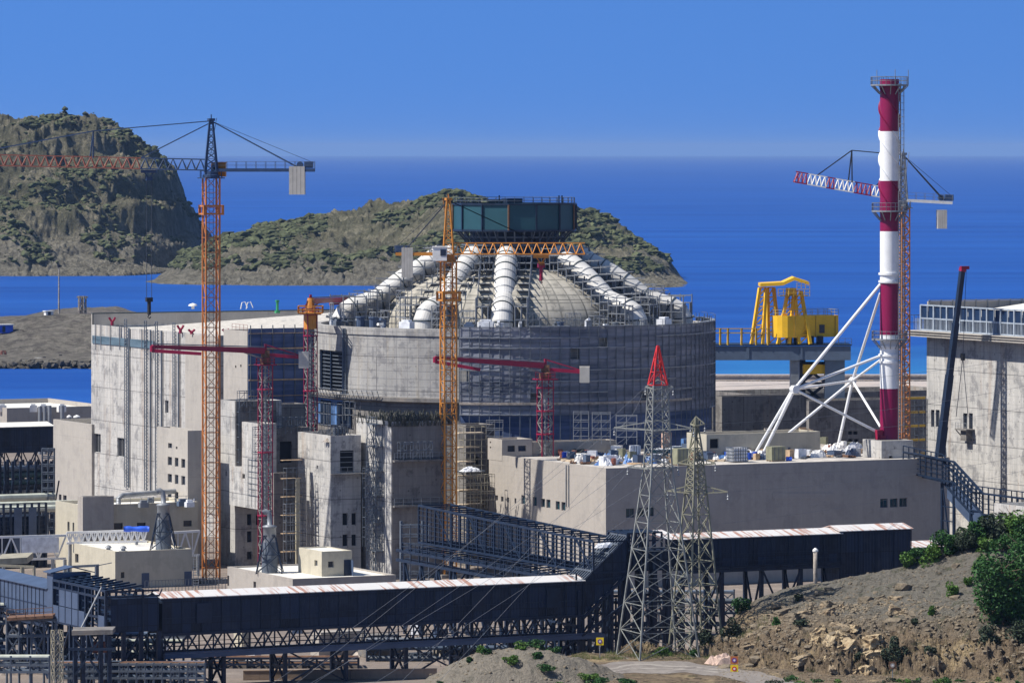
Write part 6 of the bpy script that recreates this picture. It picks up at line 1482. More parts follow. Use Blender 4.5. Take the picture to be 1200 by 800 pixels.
# ---- left: dark conveyor house on an open trestle
o2 = Vector((gx(-40, 770), 770, 0)); zd0, zd1 = gz(527, 775), gz(500, 775)
gallery('conveyor_gallery', 'dark blue conveyor house with a pale roof edge on an open trestle, far left', o2, t_on(o2, U, 61.5), zd0, zd1, 6, U, V, truss=3.2, ztrestle=0, roofm=M['roof_pale'], legn=5)
R = root('pipe_rack', (gx(20, 765), 765, 0), 'dark pipe rack with green and grey pipes under the far left conveyor house', 'pipe rack')
for k, (py, m_) in enumerate(((549, M['steel_bluegrey']), (557, M['teal']), (565, M['teal']), (571, M['steel_blue']), (577, M['steel']))):
    b = MB(); b.tube(P(-40, py + 2, 762), P(61, py - 2, 778), .45, 8); b.build('pipe', m_, R)
b = MB()
for px in range(-30, 64, 9): q = P(px, 540, 764 + px * .2); b.bar((q.x, q.y, 0), q, .35); b.bar((q.x, q.y + 4, 0), q + Vector((0, 4, 0)), .35); b.bar((q.x, q.y, 2), q + Vector((1.2, 0, -3)), .18)
b.build('rack_frame', M['steel_blue'], R)
b = MB(); q = P(50, 590, 756); b.grid((q.x, q.y, 0), Vector((1, 0, 0)), Vector((0, -1, 0)), 1.8, 0, gz(525, 756), .9, 1.2, 1.2, .12); tag(b.build('scaffold_tower', M['steel_mid'], at=(q.x, q.y, 0)), 'narrow blue-grey scaffold tower left of the blank beige block', 'scaffold')
for k, (py, Y_) in enumerate(((582.5, 748), (591, 742), (596, 738))):
    b = MB(); b.tube(P(-40, py + 2, Y_), P(64 if k == 0 else 90, py - 1.5, Y_ + 8), .55, 10); tag(b.build('pipeline', M['pipe_pale'], at=P(20, py, Y_)), ['topmost pale green pipeline left of the low beige building', 'middle pale green pipeline, running behind the dark frames', 'lowest pale green pipeline, just above the dark frame block'][k], 'pipeline')
o3 = Vector((gx(-30, 722), 722, 0))
R = root('clad_housing', (o3.x, o3.y, 0), 'dark blue clad equipment housing in front of the pale pipelines, left edge', 'steel frame'); L3 = t_on(o3, U, 53)
b = MB(); b.ob(o3 + ZZ * 0, U * L3, V * 5, ZZ * gz(607, 722)); b.build('cladding', M['navy'], R)
b = MB(); n = 10; zt3 = gz(590, 724)
for i in range(n + 1): q = o3 + U * (L3 * i / n) - V * .3; b.bar(q, q + ZZ * zt3, .3)
for k in range(9): z = zt3 * (.45 + .55 * k / 8); b.bar(o3 - V * .3 + ZZ * z, o3 - V * .3 + U * L3 + ZZ * z, .14)
b.build('steel_frame', M['steel_blue'], R)
for px in (15, 32): b = MB(); q = o3 + U * t_on(o3, U, px) - V * .5; b.ob(q + ZZ * 1, U * 1.2, -V * .1, ZZ * (gz(595, 724) - 1)); b.build('pale_panel', M['panel'], R)
# white lattice pipe bridge
R = root('pipe_bridge', P(40, 655, 712) * 1, 'white lattice pipe bridge crossing in front of the low beige building', 'pipe bridge')
for (xa, xb, ya, yb, tp, bt, nm) in ((-30, 77.5, 704, 708, 628, 654, 'main_span'), (78, 172, 704, 706, 622, 634, 'shallow_span'), (200, 234, 711, 712, 622, 650, 'end_span')):
    b = MB(); n = max(2, round((xb - xa) / (20 if bt - tp > 15 else 7)))
    for dy in (0, 2.6):
        p0, p1 = P(xa, tp + 2, ya + dy), P(xb, tp - 1 if nm != 'end_span' else tp, yb + dy); q0, q1 = P(xa, bt + 2, ya + dy), P(xb, bt, yb + dy)
        b.bar(p0, p1, .32); b.bar(q0, q1, .3)
        for i in range(n):
            a0_, a1_ = i / n, (i + 1) / n; am = (a0_ + a1_) / 2
            b.bar(p0.lerp(p1, a0_), q0.lerp(q1, am), .2); b.bar(q0.lerp(q1, am), p0.lerp(p1, a1_), .2); b.bar(p0.lerp(p1, am), q0.lerp(q1, am), .12)
    b.build(nm, M['white'], R)
b = MB()
for px in (4, 62, 76): q = P(px, 655, 705); b.bar((q.x, q.y, 0), q, .4)
for px in (82, 160): q = P(px, 634, 705); b.bar((q.x, q.y, 0), q, .35)
for px in (204, 232): q = P(px, 650, 711.5); b.bar((q.x, q.y, 0), q, .35)
b.build('legs', M['steel'], R)
b = MB(); b.ob(P(25, 648, 703.4), P(69, 647, 705.6) - P(25, 648, 703.4), (0, .1, 0), (0, 0, gz(630, 708) - gz(648, 708))); b.build('hung_sheet', M['sheet'], R)
def roll(label, px0, px1, py, Y, rad, m, z=None):
    r = random.Random(int(px0)); b = MB(); p, q = P(px0, py, Y), P(px1, py, Y)
    if z is not None: p.z = q.z = z + rad * .9
    n = 9; b.path([p.lerp(q, i / n) for i in range(n + 1)], [rad * r.uniform(.82, 1.08) * (.8 if i in (0, n) else 1) for i in range(n + 1)], 10)
    c = (p + q) / 2 - ZZ * rad; return tag(b.build('tarpaulin_roll', m, at=c, smooth=True), label, 'tarpaulin')
roll('bright blue tarpaulin roll lying along the white pipe bridge', 145, 175, 619.5, 703, .42, M['tarp_blue'])
# ---- steel vent stacks with cone frames: one is built, the other copied
def vent_stack(px, Y, zb, label):
    R = root('vent_stack', (gx(px, Y), Y, zb), label, 'vent stack'); c = (gx(px, Y), Y, zb); k = 1.0
    b = MB(); b.lathe(c, [(1.08, .0), (1.08, 2.4), (.95, 3.0), (.95, 4.1)], 20); b.build('lower_shell', M['steel_mid'], R, smooth=True)
    b = MB(); b.lathe(c, [(.86, 4.1), (.86, 6.0), (.95, 6.05), (.95, 6.25), (.3, 6.45)], 20); b.build('upper_shell', M['steel'], R, smooth=True)
    b = MB(); cc = Vector(c); b.path([cc + ZZ * 6.3, cc + ZZ * 7.4, cc + Vector((-.1, 0, 7.9)), cc + Vector((-.5, 0, 8.2)), cc + Vector((-.9, 0, 8.0))], .36, 10); b.build('bent_outlet', M['steel'], R, smooth=True)
    b = MB()
    for sx, sy in ((1, 1), (-1, 1), (-1, -1), (1, -1)):
        p = cc + Vector((sx * 1.75, sy * 1.75, 0)); q = cc + Vector((sx * .75, sy * .75, 5.0)); b.bar(p, q, .11)
        for (sx2, sy2) in ((-sx if sx == sy else sx, sy if sx == sy else -sy),):
            p2 = cc + Vector((sx2 * 1.75, sy2 * 1.75, 0)); q2 = cc + Vector((sx2 * .75, sy2 * .75, 5.0))
            for t0, t1 in ((0, .5), (.5, 1)): b.bar(p.lerp(q, t0), p2.lerp(q2, t1), .09); b.bar(p2.lerp(q2, t0), p.lerp(q, t1), .09); b.bar(p.lerp(q, t1), p2.lerp(q2, t1), .1)
    b.build('support_frame', M['steel_blue'], R); return R
v1 = vent_stack(191.5, 697, G1.zr, 'steel vent stack in a cone frame on the low cream block near the orange mast')
v2 = copy_tree(v1); v2.location = (gx(316, 672), 672, G2.zr); v2['label'] = 'steel vent stack in a cone frame on the flat roof left of the small hut'
for i, (px, Y_) in enumerate(((127, 694), (144.5, 693))):
    q = Vector((gx(px, Y_), Y_, G1.zr)); b = MB(); b.tube(q, q + ZZ * .45, .3, 8); b.lathe(q, [(.5, .45), (.3, .75), (0, .85)], 10); b.box(q, .9, .9, .15)
    tag(b.build('roof_cowl', M['steel'], at=q), ['small metal cowl nearer the left wall of the cream block roof', 'small metal cowl in the middle of the cream block roof'][i], 'cowl')
b = MB(); q = P(226, 688, 692); b.ob((q.x, q.y, 0), (.1, 0, 0), (0, .1, 0), (0, 0, 4.6)); b.ob((q.x + .7, q.y, 0), (.1, 0, 0), (0, .1, 0), (0, 0, 4.6))
for k in range(12): b.bar((q.x, q.y, .3 + k * .36), (q.x + .8, q.y, .3 + k * .36), .08)
tag(b.build('ladder', M['steel'], at=(q.x, q.y, 0)), 'steel ladder against the cream block beside the orange mast', 'ladder')
b = MB(); b.bar(P(78, 664, 640), P(116, 662, 640), .3); b.bar(P(113.5, 662, 640), (gx(113.5, 640), 640, 0), .42); b.bar(P(80, 664, 640), (gx(80, 640), 640, 0), .3); b.bar(P(116, 662, 640), P(131, 659, 640), .1); tag(b.build('steel_portal', M['steel_mid'], at=(gx(97, 640), 640, 0)), 'grey steel portal in front of the low cream block', 'portal')
b = MB(); q = P(40, 668, 640); b.bar(P(0, 662.5, 640), P(40, 664, 640), .3); b.bar(P(40, 664, 640), (q.x, 640, 0), .3); b.bar(P(26, 664, 640), (gx(26, 640), 640, 0), .45); b.ob(P(-5, 662, 644), P(32, 660, 646) - P(-5, 662, 644), (0, 8, 0), ZZ * .8); tag(b.build('loading_canopy', M['cream'], at=(gx(20, 642), 642, 0)), 'cream loading canopy above the pale roofed gallery at the left edge', 'canopy')
# ---- tangle of racks and frames in the bottom left foreground
def rack(label, x0, x1, y0, y1, Y, m, levels_, bay=11, dep=3.5, cat='pipe rack', name='pipe_rack', pipes=True):
    R = root(name, (gx((x0 + x1) / 2, Y), Y, 0), label, cat); b = MB(); n = max(2, round((x1 - x0) / bay))
    def q(t, py, dy=0): return P(x0 + (x1 - x0) * t, py, Y + dy)
    for i in range(n + 1):
        for dy in (0, dep):
            c = q(i / n, y0, dy); b.bar((c.x, c.y, 0), c, .2)
        for l in levels_: b.bar(q(i / n, l), q(i / n, l, dep), .2)
    for l in levels_:
        for dy in (0, dep): b.bar(q(0, l, dy), q(1, l, dy), .24)
    for i in range(0, n, 2):
        for a_, c_ in zip(levels_, levels_[1:]): b.bar(q(i / n, a_), q((i + 1) / n, c_), .14); b.bar(q((i + 1) / n, a_), q(i / n, c_), .14)
    b.build('frame', m, R)
    if pipes:
        r = random.Random(int(x0) + 5)
        for l in levels_:
            for dy in (.8, 1.7, 2.6):
                if r.random() < .8: b = MB(); b.tube(q(0, l - 1.5, dy), q(1, l - 1.5, dy), r.choice((.12, .2, .28)), 8); b.build('pipe', r.choice((M['steel'], M['steel_mid'], M['pipe_pale'], M['steel_bluegrey'], M['rebar'])), R)
    return R
rack('dark pipe rack under the left end of the long gallery', 128, 215, 748, 800, 566, M['steel_blue'], [752, 765, 778, 790])
rack('rusty-decked frame under the half-clad transfer house', 8, 66, 724, 800, 548, M['steel_mid'], [726, 745, 768, 785], bay=14)
rack('low grey pipe rack in the bottom left corner', -10, 58, 768, 800, 541, M['steel_mid'], [771, 779, 787], bay=22)
rack('wide pipe rack below the middle of the long gallery', 225, 420, 770, 792, 584, M['steel_blue'], [771, 778, 786], bay=16)
rack('blue pipe rack below the right end of the long gallery', 430, 700, 748, 780, 592, M['steel_blue'], [750, 760, 772], bay=15)
rack('pipe rack in the shade below the steep link and upper gallery', 690, 880, 700, 760, 600, M['steel_blue'], [705, 718, 732, 748], bay=16)
rack('second pipe rack behind the pylon feet', 640, 860, 690, 730, 622, M['steel_mid'], [694, 706, 718], bay=15)
rack('dense dark frame behind the slab platform', 70, 190, 742, 800, 574, M['steel_blue'], [744, 756, 770, 784], bay=9)
rack('low rack with rusty pipes along the bottom left', 60, 240, 776, 800, 556, M['steel_mid'], [778, 786, 794], bay=10)
rack('tall dark trestle rack left of the slab platform', -10, 80, 706, 790, 585, M['steel_blue'], [710, 730, 750, 770], bay=9)
rack('grey rack of pipes behind the left end of the long gallery', 200, 330, 762, 790, 606, M['steel_mid'], [764, 772, 782], bay=10)
b = MB(); p = P(67, 800, 536); q = P(67, 738, 536); b.lattice((p.x, p.y, 0), q, 1.0, 1.0, 8, .075, .04, U, 'x'); tag(b.build('lattice_mast', M['cream'], at=(p.x, p.y, 0)), 'cream lattice mast standing among the racks at bottom left', 'mast')
R = root('work_platform', (gx(107, 545), 545, 0), 'grey slab platform on blue posts with crossed bracing, bottom left', 'platform'); b = MB(); b.ob(P(84, 744, 545), P(132, 743, 545) - P(84, 744, 545), (0, 4, 0), (0, 0, .5)); b.build('slab', M['conc_dark'], R)
b = MB()
for px in (88, 97, 118, 128):
    for dy in (.3, 3.5): q = P(px, 744, 545 + dy); b.bar((q.x, q.y, 0), q, .42)
b.bar(P(88, 748, 545), P(118, 790, 545), .22); b.bar(P(118, 748, 545), P(88, 790, 545), .22); b.bar(P(80, 760, 545), P(135, 760, 545), .3); b.build('posts', M['steel_blue'], R)
b = MB(); b.tube(P(110, 757, 547), P(123, 757, 547), .55, 12); b.box(P(116, 764, 547), 1.6, 1.0, .6); tag(b.build('motor', M['rust_red'], at=P(116, 764, 547)), 'rust-brown motor under the slab platform', 'motor')
b = MB(); b.ob(P(8, 727, 546), P(62, 724, 546) - P(8, 727, 546), (0, 3, 0), (0, 0, .3)); b.rail([P(8, 724, 546), P(62, 721, 546)], .9, 1, .06); tag(b.build('gangway', M['rebar'], at=P(35, 725, 547)), 'rusty gangway below the blue-grey panelled gallery', 'gangway')
for i, (px, py, w_, h_) in enumerate(((148, 784, 2.2, 3.2), (284, 785, 1.2, 3.4), (398, 772, 6.5, 2.6), (445, 772, 4.5, 2.4), (535, 768, 5, 2.2))):
    Y_ = 604 - i * 2; b = MB(); q = Vector((gx(px, Y_), Y_, 0)); b.box(q, w_, 2.5, h_); b.box(q + ZZ * h_, w_ * .9, 2.2, .25); b.ob(q - V * 1.3 - U * .4, U * .8, -V * .05, ZZ * min(2, h_ * .7))
    tag(b.build('site_cabin', [M['rubble'], M['conc_olive'], M['conc_low'], M['conc_dark'], M['rubble']][i], at=q), ['pinkish site cabin under the left end of the long gallery', 'slim pale cabin under the long gallery near the amber trestle', 'long pale cabin under the middle of the long gallery', 'dark cabin under the long gallery, right of the long pale one', 'pinkish low cabin under the right end of the long gallery'][i], 'cabin')
# low brick-coloured wall along the bottom edge
M['brickish'] = concrete('ochre_block_wall', (.34, .25, .18), (.2, .15, .12), .4, .5, .4, 1.8, 1.0)
b = MB(); p = P(285, 798, 571); q = P(512, 789, 573); b.ob((p.x, p.y, 0), (q.x - p.x, q.y - p.y, 0), (0, .4, 0), (0, 0, 1.0)); b.ob((p.x, p.y - .05, 1.0), (q.x - p.x, q.y - p.y, 0), (0, .5, 0), (0, 0, .12))
tag(b.build('boundary_wall', M['brickish'], at=((p.x + q.x) / 2, 572, 0)), 'low ochre boundary wall along the bottom of the site', 'wall')
r = random.Random(21)
for i in range(34):
    px, Y_ = r.uniform(-5, 560), r.uniform(572, 640); q = Vector((gx(px, Y_), Y_, 0)); k = i % 3
    if k == 0: heap('sand_heap', 'small heap of earth on the ground beneath the long gallery', 'heap', q, r.uniform(1, 3), r.uniform(1, 2), r.uniform(.5, 1.4), r.choice((M['rubble'], M['ground'])), seed=i, group='earth heaps under the gallery')
    elif k == 1:
        b = MB()
        for j in range(6): b.bar(q + U * -2 + V * (j * .3) + ZZ * (.15 + (j % 2) * .25), q + U * 2 + V * (j * .3 + r.uniform(-.2, .2)) + ZZ * (.15 + (j % 2) * .25), .22)
        tag(b.build('beam_stack', r.choice((M['steel_mid'], M['rebar'], M['steel'])), at=q), 'stack of loose steel beams on the ground beneath the galleries', 'beams', 'beam stacks under the galleries')
    else:
        b = MB(); b.box(q, 1.6, 1.2, 1.1, r.uniform(0, 1.5)); b.box(q + ZZ * 1.1, 1.7, 1.3, .1, 0); b.box(q + ZZ * 1.2, .6, .5, .4, .3)
        tag(b.build('crate', r.choice((M['sheet'], M['wood'], M['panel'])), at=q), 'crate set down on the ground beneath the galleries', 'crate', 'crates under the galleries')
# ================================================================= FOREGROUND SLOPE, TRACK, MOUND
crest = [(690, 790), (800, 780), (822, 765), (838, 748), (852, 728), (870, 710), (890, 697), (915, 688), (950, 681), (990, 673), (1030, 667), (1060, 661), (1095, 653), (1120, 644), (1145, 636), (1165, 632), (1200, 626), (1260, 615), (1320, 610)]
TZ = 3.0
def lump(x, y, s, o=5, h=.8): return fract(Vector((x * s, y * s, 4.4)), o, h)
def slope_z(x, y):
    px = 600 + x * F / 578
    top = gz(interp(crest, px), 578) - .25; f = y
    base = TZ + .25 * lump(x, y, .12)
    foot = interp([(690, 574), (800, 570), (850, 563), (880, 555), (920, 550), (1000, 548), (1100, 545), (1200, 541), (1320, 538)], px) + 1.6 * lump(x, 0, .16)
    if top < TZ + .4: top = TZ
    a = max(0.0, min(1.0, (y - foot) / max(4, 578 - foot)))
    rock = min(1, a / .30); scree = max(0, (a - .30) / .70)
    hgt = (top - TZ) * (.40 * rock ** .8 + .60 * scree ** .95)
    rk = 0
    if 0 < a < .5:
        c = Vector((x * .55, y * .55, hgt * .5)); rk = 2.6 * (.32 - abs(lump(x * 1.0 + 40, y + hgt * 2, .22, 7, .5))) * min(1, a * 9) * max(0, 1 - a * 2.0)
        rk += 1.9 * lump(x, hgt * 3 + y, .4, 7, .45) * max(0, 1 - a * 2.0)
    z = base + hgt + rk + (.28 * lump(x, y, .5, 6, .6) if a > .1 else 0) * (1 if a < .97 else .4)
    # the ground behind the crest and the edge of the terrace fall back to the site
    if y > 578: z = min(z, TZ + (top - TZ) * max(-1, 1 - (y - 578) / 14)) if top > TZ + .5 else z - (y - 578) * .5
    if x < 8: z = min(z, TZ - (8 - x) * .22)
    edge_ = 573 + 1.2 * lump(x, 3, .2)
    if top <= TZ + .5 and y > edge_: z -= (y - edge_) * .7
    return max(-.6, z)
def mound_z(x, y):
    m = [(488, 806), (505, 792), (530, 777), (560, 765), (590, 761), (620, 758), (655, 765), (680, 773), (705, 782), (730, 793), (760, 806)]
    px = 600 + x * F / 546; top = gz(interp(m, px), 546); k = max(0, 1 - ((y - 546) / 9) ** 2)
    return -.4 + (top + .4) * k ** .8 + .3 * lump(x, y, .45, 6, .6) * k
field('hillside', 4, 72, 420, 524, 602, 380, slope_z, M['hill'])
field('mound', gx(480, 546), gx(770, 546), 140, 534, 562, 70, mound_z, M['mound'])
# gravel track on the terrace, laid a few millimetres proud of it
b = MB(); n = 90; m_ = 24
for i in range(n):
    for j in range(m_):
        def tp(i_, j_):
            px = 676 + (930 - 676) * i_ / n; yc = interp([(676, 548), (740, 557), (800, 556), (860, 548), (930, 534)], px); y = yc - 6 + 12 * j_ / m_; x = gx(px, 556); return Vector((x, y, slope_z(x, y) + .035))
        q = [tp(i, j), tp(i + 1, j), tp(i + 1, j + 1), tp(i, j + 1)]
        if q[0].z < 4.0: b.poly(*q)
tag(b.build('road', M['track']), kind='structure')
b = MB(); n = 70
for off, w_ in ((-2.4, .9), (.4, 1.3)):
    for i in range(n):
        def tp(i_, d_):
            px = 690 + (850 - 690) * i_ / n; yc = interp([(690, 549), (740, 556.5), (800, 556), (860, 549)], px) + off + d_; x = gx(px, 556); return Vector((x, yc, slope_z(x, yc) + .05))
        b.poly(tp(i, 0), tp(i + 1, 0), tp(i + 1, w_), tp(i, w_))
M['wheel'] = earth('pale_wheel_dust', ((.30, .275, .245), (.26, .235, .21), (.34, .31, .28), (.22, .2, .18)), .3, .2)
tag(b.build('track', M['wheel']), kind='structure')
# boulders on the bank
r = random.Random(31)
for i in range(70):
    px = r.uniform(842, 1210); x = gx(px, 562); y = r.uniform(540, 576)
    if slope_z(x, y) < 3.3: y += 10
    z = slope_z(x, y); s = r.uniform(.22, .75) if i % 6 else r.uniform(.7, 1.25); rs = r.randint(0, 9999)
    b = rocks(1, lambda q: (x, y, z), s, s, rs, .7)
    tag(b.build('boulder', M['boulder'], at=(x, y, z)), 'tan weathered boulder lying on the rocky roadside bank', 'boulder', 'boulders on the roadside bank')
b = rocks(3800, lambda q: (lambda X, Y_: (X, Y_, slope_z(X, Y_)))(gx(q.uniform(836, 1215), 562), q.uniform(541, 580)), .05, .17, 77, .7)
tag(b.build('gravel', M['boulder']), 'loose stones and gravel scattered over the bank', kind='stuff')
def face_pt(q):
    while True:
        px = q.uniform(838, 1215); y = q.uniform(540, 571); X = gx(px, 560); z = slope_z(X, y)
        if TZ + .6 < z < 9.5 and lump(X, y, .3) > q.uniform(-.5, .25): return (X, y, z - .05)
M['pale_rock'] = earth('pale_yellow_rock', ((.56, .44, .27), (.46, .34, .20), (.62, .52, .36), (.30, .20, .12)), .7, .8)
M['outcrop'] = earth('pale_ochre_rock', ((.40, .31, .20), (.30, .22, .14), (.50, .42, .30), (.20, .14, .09)), .6, .8)
r3 = random.Random(8)
for i in range(34):
    X, Y_, Z_ = face_pt(r3); s = r3.uniform(.4, 1.05); b = MB(); bm = bmesh.new(); bmesh.ops.create_icosphere(bm, subdivisions=3, radius=1); rot = Matrix.Rotation(r3.uniform(0, 6), 3, 'Z') @ Matrix.Rotation(r3.uniform(-.5, .5), 3, 'Y')
    for v in bm.verts:
        q = v.co.copy(); q = Vector([max(-.62, min(.62, c)) for c in q]); q = q * (1 + .35 * fract(q * 1.7 + Vector((i * 7, 0, 0)), 5, .6)); b.v.append(Vector((X, Y_, Z_)) + rot @ Vector((q.x * 1.5, q.y, q.z * .8)) * s)
    b.f = [tuple(v.index for v in f.verts) for f in bm.faces]; bm.free()
    tag(b.build('boulder', M['outcrop'] if X < 46 and r3.random() < .6 else M['boulder'], at=(X, Y_, Z_)), 'big angular rock sticking out of the lower face of the bank', 'boulder', 'big rocks in the bank face')
for i in range(26):
    px = r3.uniform(952, 1036); Y_ = 549 + (i % 7) * 1.6; X = gx(px, Y_); Z_ = slope_z(X, Y_) - .1
    if Z_ > 10: continue
    s = r3.uniform(.5, 1.1); b = MB(); bm = bmesh.new(); bmesh.ops.create_icosphere(bm, subdivisions=3, radius=1); rot = Matrix.Rotation(r3.uniform(0, 6), 3, 'Z') @ Matrix.Rotation(r3.uniform(-.7, .7), 3, 'Y')
    for v in bm.verts:
        q = v.co.copy(); q = Vector([max(-.6, min(.6, c)) for c in q]); q = q * (1 + .4 * fract(q * 2.0 + Vector((i * 9, 0, 0)), 6, .5)); b.v.append(Vector((X, Y_, Z_)) + rot @ Vector((q.x * 1.6, q.y, q.z * .9)) * s)
    b.f = [tuple(v.index for v in f.verts) for f in bm.faces]; bm.free()
    tag(b.build('boulder', M['pale_rock'], at=(X, Y_, Z_)), 'pale yellowish angular rock in the bright patch of the bank face', 'boulder', 'pale rocks in the bank face')
b = rocks(2200, face_pt, .08, .34, 79, .8); tag(b.build('rubble', M['boulder']), 'broken rock rubble covering the lower face of the bank', kind='stuff')
b = rocks(260, lambda q: (lambda X, Y_: (X, Y_, mound_z(X, Y_)))(gx(q.uniform(500, 740), 545), q.uniform(537, 551)), .06, .24, 78, .7)
tag(b.build('gravel', M['boulder']), 'loose stones on the low mound at the bottom', kind='stuff')
# ---------------------------------------------------------------- plants
def leaves(c, rx, ry, rz, n, size, seed, clumps=10, flat=.0):
    """leaf-sized faces gathered in uneven clumps through a crown"""
    r = random.Random(seed); b = MB(); c = Vector(c); cl = []
    for k in range(clumps):
        while True:
            p = Vector((r.uniform(-1, 1), r.uniform(-1, 1), r.uniform(-1, 1)))
            if .15 < p.length < 1: break
        cl.append((Vector((p.x * rx * .72, p.y * ry * .72, p.z * rz * .72)), r.uniform(.28, .52)))
    for i in range(n):
        q, s = cl[r.randrange(clumps)]
        while True:
            p = Vector((r.uniform(-1, 1), r.uniform(-1, 1), r.uniform(-1, 1)))
            if p.length < 1: break
        p = p.normalized() * (p.length ** .45)
        p = c + q + Vector((p.x * rx * s, p.y * ry * s, p.z * rz * s))
        a = Vector((r.gauss(0, 1), r.gauss(0, 1), r.gauss(0, .7))).normalized(); d = a.cross(Vector((r.gauss(0, 1), r.gauss(0, 1), r.gauss(0, 1)))).normalized(); l = size * r.uniform(.6, 1.3)
        b.poly(p - a * l, p + d * l * .5, p + a * l, p - d * l * .5)
    return b
def limbs(c, top, w0, rx, n, seed):
    r = random.Random(seed); b = MB(); c = Vector(c); t = Vector(top); b.path([c, c.lerp(t, .4) + Vector((r.uniform(-.2, .2), r.uniform(-.2, .2), 0)), t], [w0, w0 * .7, w0 * .35], 7)
    for i in range(n):
        s = c.lerp(t, r.uniform(.25, .9)); a = r.uniform(0, 6.3); e = s + Vector((math.cos(a) * rx * r.uniform(.5, .95), math.sin(a) * rx * r.uniform(.5, .95), r.uniform(.2, 1.0) * rx * .7)); b.tube(s, e, w0 * .35, 5, w0 * .1)
    return b
def slope_top(x, y): return max(slope_z(x + i * .5, y + j * .5) for i in (-1, 0, 1) for j in (-1, 0, 1)) - .15
def plant(name, label, cat, px, Y, zfn, rx, rz, n, m, size=.2, seed=0, clumps=10, group=None, lift=.55, trunk=False, ry=None):
    x = gx(px, Y); z = (slope_top if zfn is slope_z else zfn)(x, Y); R = root(name, (x, Y, z), label, cat, group); h = z + rz * lift + (rz * .4 if trunk else 0)
    if trunk: limbs((x, Y, z - .3), (x, Y, h + rz * .5), max(.09, rx * .07), rx, 12, seed).build('trunk', M['bark'], R)
    else: limbs((x, Y, z - .2), (x, Y, h), max(.04, rx * .04), rx * .8, 8, seed).build('stem', M['bark'], R)
    leaves((x, Y, h), rx, ry or rx, rz, n, size, seed, clumps).build('crown' if trunk else 'foliage', m, R)
    return R
G0 = lambda x, y: 0.0
# the big bush at the right edge and the trees on the crest behind it
plant('tree', 'big dense green bushy tree on the slope at the right edge', 'tree', 1175, 553, slope_z, 4.1, 5.2, 9000, M['leaf'], .22, 1, 34, trunk=True, lift=.42)
plant('tree', 'rounded green tree tucked behind the big bushy tree at the very edge', 'tree', 1207, 558, slope_z, 3.6, 5.2, 5200, M['leaf'], .22, 2, 24, trunk=True, lift=.55)
plant('shrub', 'low grey-green shrub under the big bushy tree at the right edge', 'shrub', 1194, 549, slope_z, 2.0, 1.7, 1400, M['leaf_dark'], .2, 3, 12)
plant('shrub', 'grey-green shrub spreading at the foot of the big bushy tree', 'shrub', 1160, 549, slope_z, 1.6, 1.4, 1100, M['leaf_dark'], .2, 4, 10)
plant('tree', 'olive brown tree on the crest in front of the pale hall', 'tree', 1162, 578, slope_z, 2.1, 2.0, 2200, M['leaf_dark'], .22, 5, 14, trunk=True, lift=.3)
plant('tree', 'tall bright green tree on the crest at the far right', 'tree', 1189, 578, slope_z, 2.8, 2.1, 3200, M['leaf_lime'], .22, 6, 20, trunk=True, lift=.2)
plant('tree', 'dark green tree on the crest beside the olive brown one', 'tree', 1149, 579, slope_z, 1.6, 1.9, 1700, M['leaf'], .22, 7, 12, trunk=True)
for i, (px, Y_, rx, rz, m_, lb) in enumerate((
    (1067, 577, 1.4, 1.2, 'leaf_lime', 'small bright bush at the foot of the navy end house'),
    (1088, 577, 1.8, 1.6, 'leaf_lime', 'bright green bush on the crest beside the low white-roofed shed'),
    (1108, 577, 2.0, 2.1, 'leaf', 'mid green bush in front of the low white-roofed shed'),
    (1128, 577, 1.9, 2.0, 'leaf_dark', 'dark bush on the crest right of the mid green one'),
    (1144, 577, 1.5, 1.5, 'leaf', 'green bush on the crest below the olive brown tree'),
    (1079, 578, 1.5, 1.1, 'leaf', 'dark green bush on the crest right of the navy end house'),
    (1099, 579, 1.6, 1.4, 'leaf_dark', 'grey-green bush on the crest hiding the low shed wall'),
    (1118, 579, 1.8, 1.7, 'leaf', 'deep green bush on the crest under the shed roof end'),
    (1136, 579, 1.7, 1.8, 'leaf_lime', 'yellow-green bush on the crest between two darker ones'),
    (1177, 574, 1.9, 1.3, 'leaf', 'green bush between the crest trees and the big bushy tree'),
    (1152, 575, 1.4, 1.1, 'leaf_lime', 'bright bush just below the crest trees'),
    (1147, 570, 1.0, 1.3, 'leaf_lime', 'lime green bush high on the slope, left of the big bushy tree'),
    (1118, 565, 1.0, 1.1, 'leaf_lime', 'round lime green bush alone on the grey scree'),
    (1134, 567, .55, .75, 'leaf_lime', 'small upright lime bush right of the round one on the scree'),
    (1092.5, 560, .65, .65, 'leaf_lime', 'smallest round bright bush on the grey scree'),
    (1072, 558, .5, .5, 'leaf_dark', 'tiny grey-green bush on the scree left of the smallest bright one'),
    (1046, 549, 1.75, 2.3, 'leaf_dark', 'tall grey-green bush growing out of the rock face'),
    (1006, 552, .8, .75, 'leaf_dark', 'low bush on the rock edge left of the tall grey-green bush'),
    (1090, 548, .8, .9, 'leaf_dark', 'thin grey bush right of the tall grey-green bush'),
    (940, 563, 1.0, .55, 'leaf_dark', 'flat grey-green tuft low on the grey slope'),
    (910, 566, .7, .6, 'leaf', 'small green tuft near the left end of the bank'),
    (935, 572, .6, .5, 'leaf_dark', 'small tuft under the crest near the white post'),
    (830, 571, 1.5, 1.8, 'leaf_dark', 'big dark bush left of the bank by the pylon foot'),
    (858, 569, 1.4, 1.5, 'leaf_dark', 'dark bush at the left foot of the bank, beside the bigger one'),
    (868, 577, 1.2, 1.2, 'leaf', 'green bush behind the left end of the bank'),
    (776, 569, 1.2, .8, 'leaf_lime', 'bright weeds at the foot of the red-tipped pylon'),
    (813, 568, .7, .6, 'leaf', 'small green weed clump between the pylons'))):
    plant('bush', lb, 'bush', px, Y_, slope_z, rx, rz, int(260 + 520 * rx * rz), M[m_], .15, 40 + i, 8)
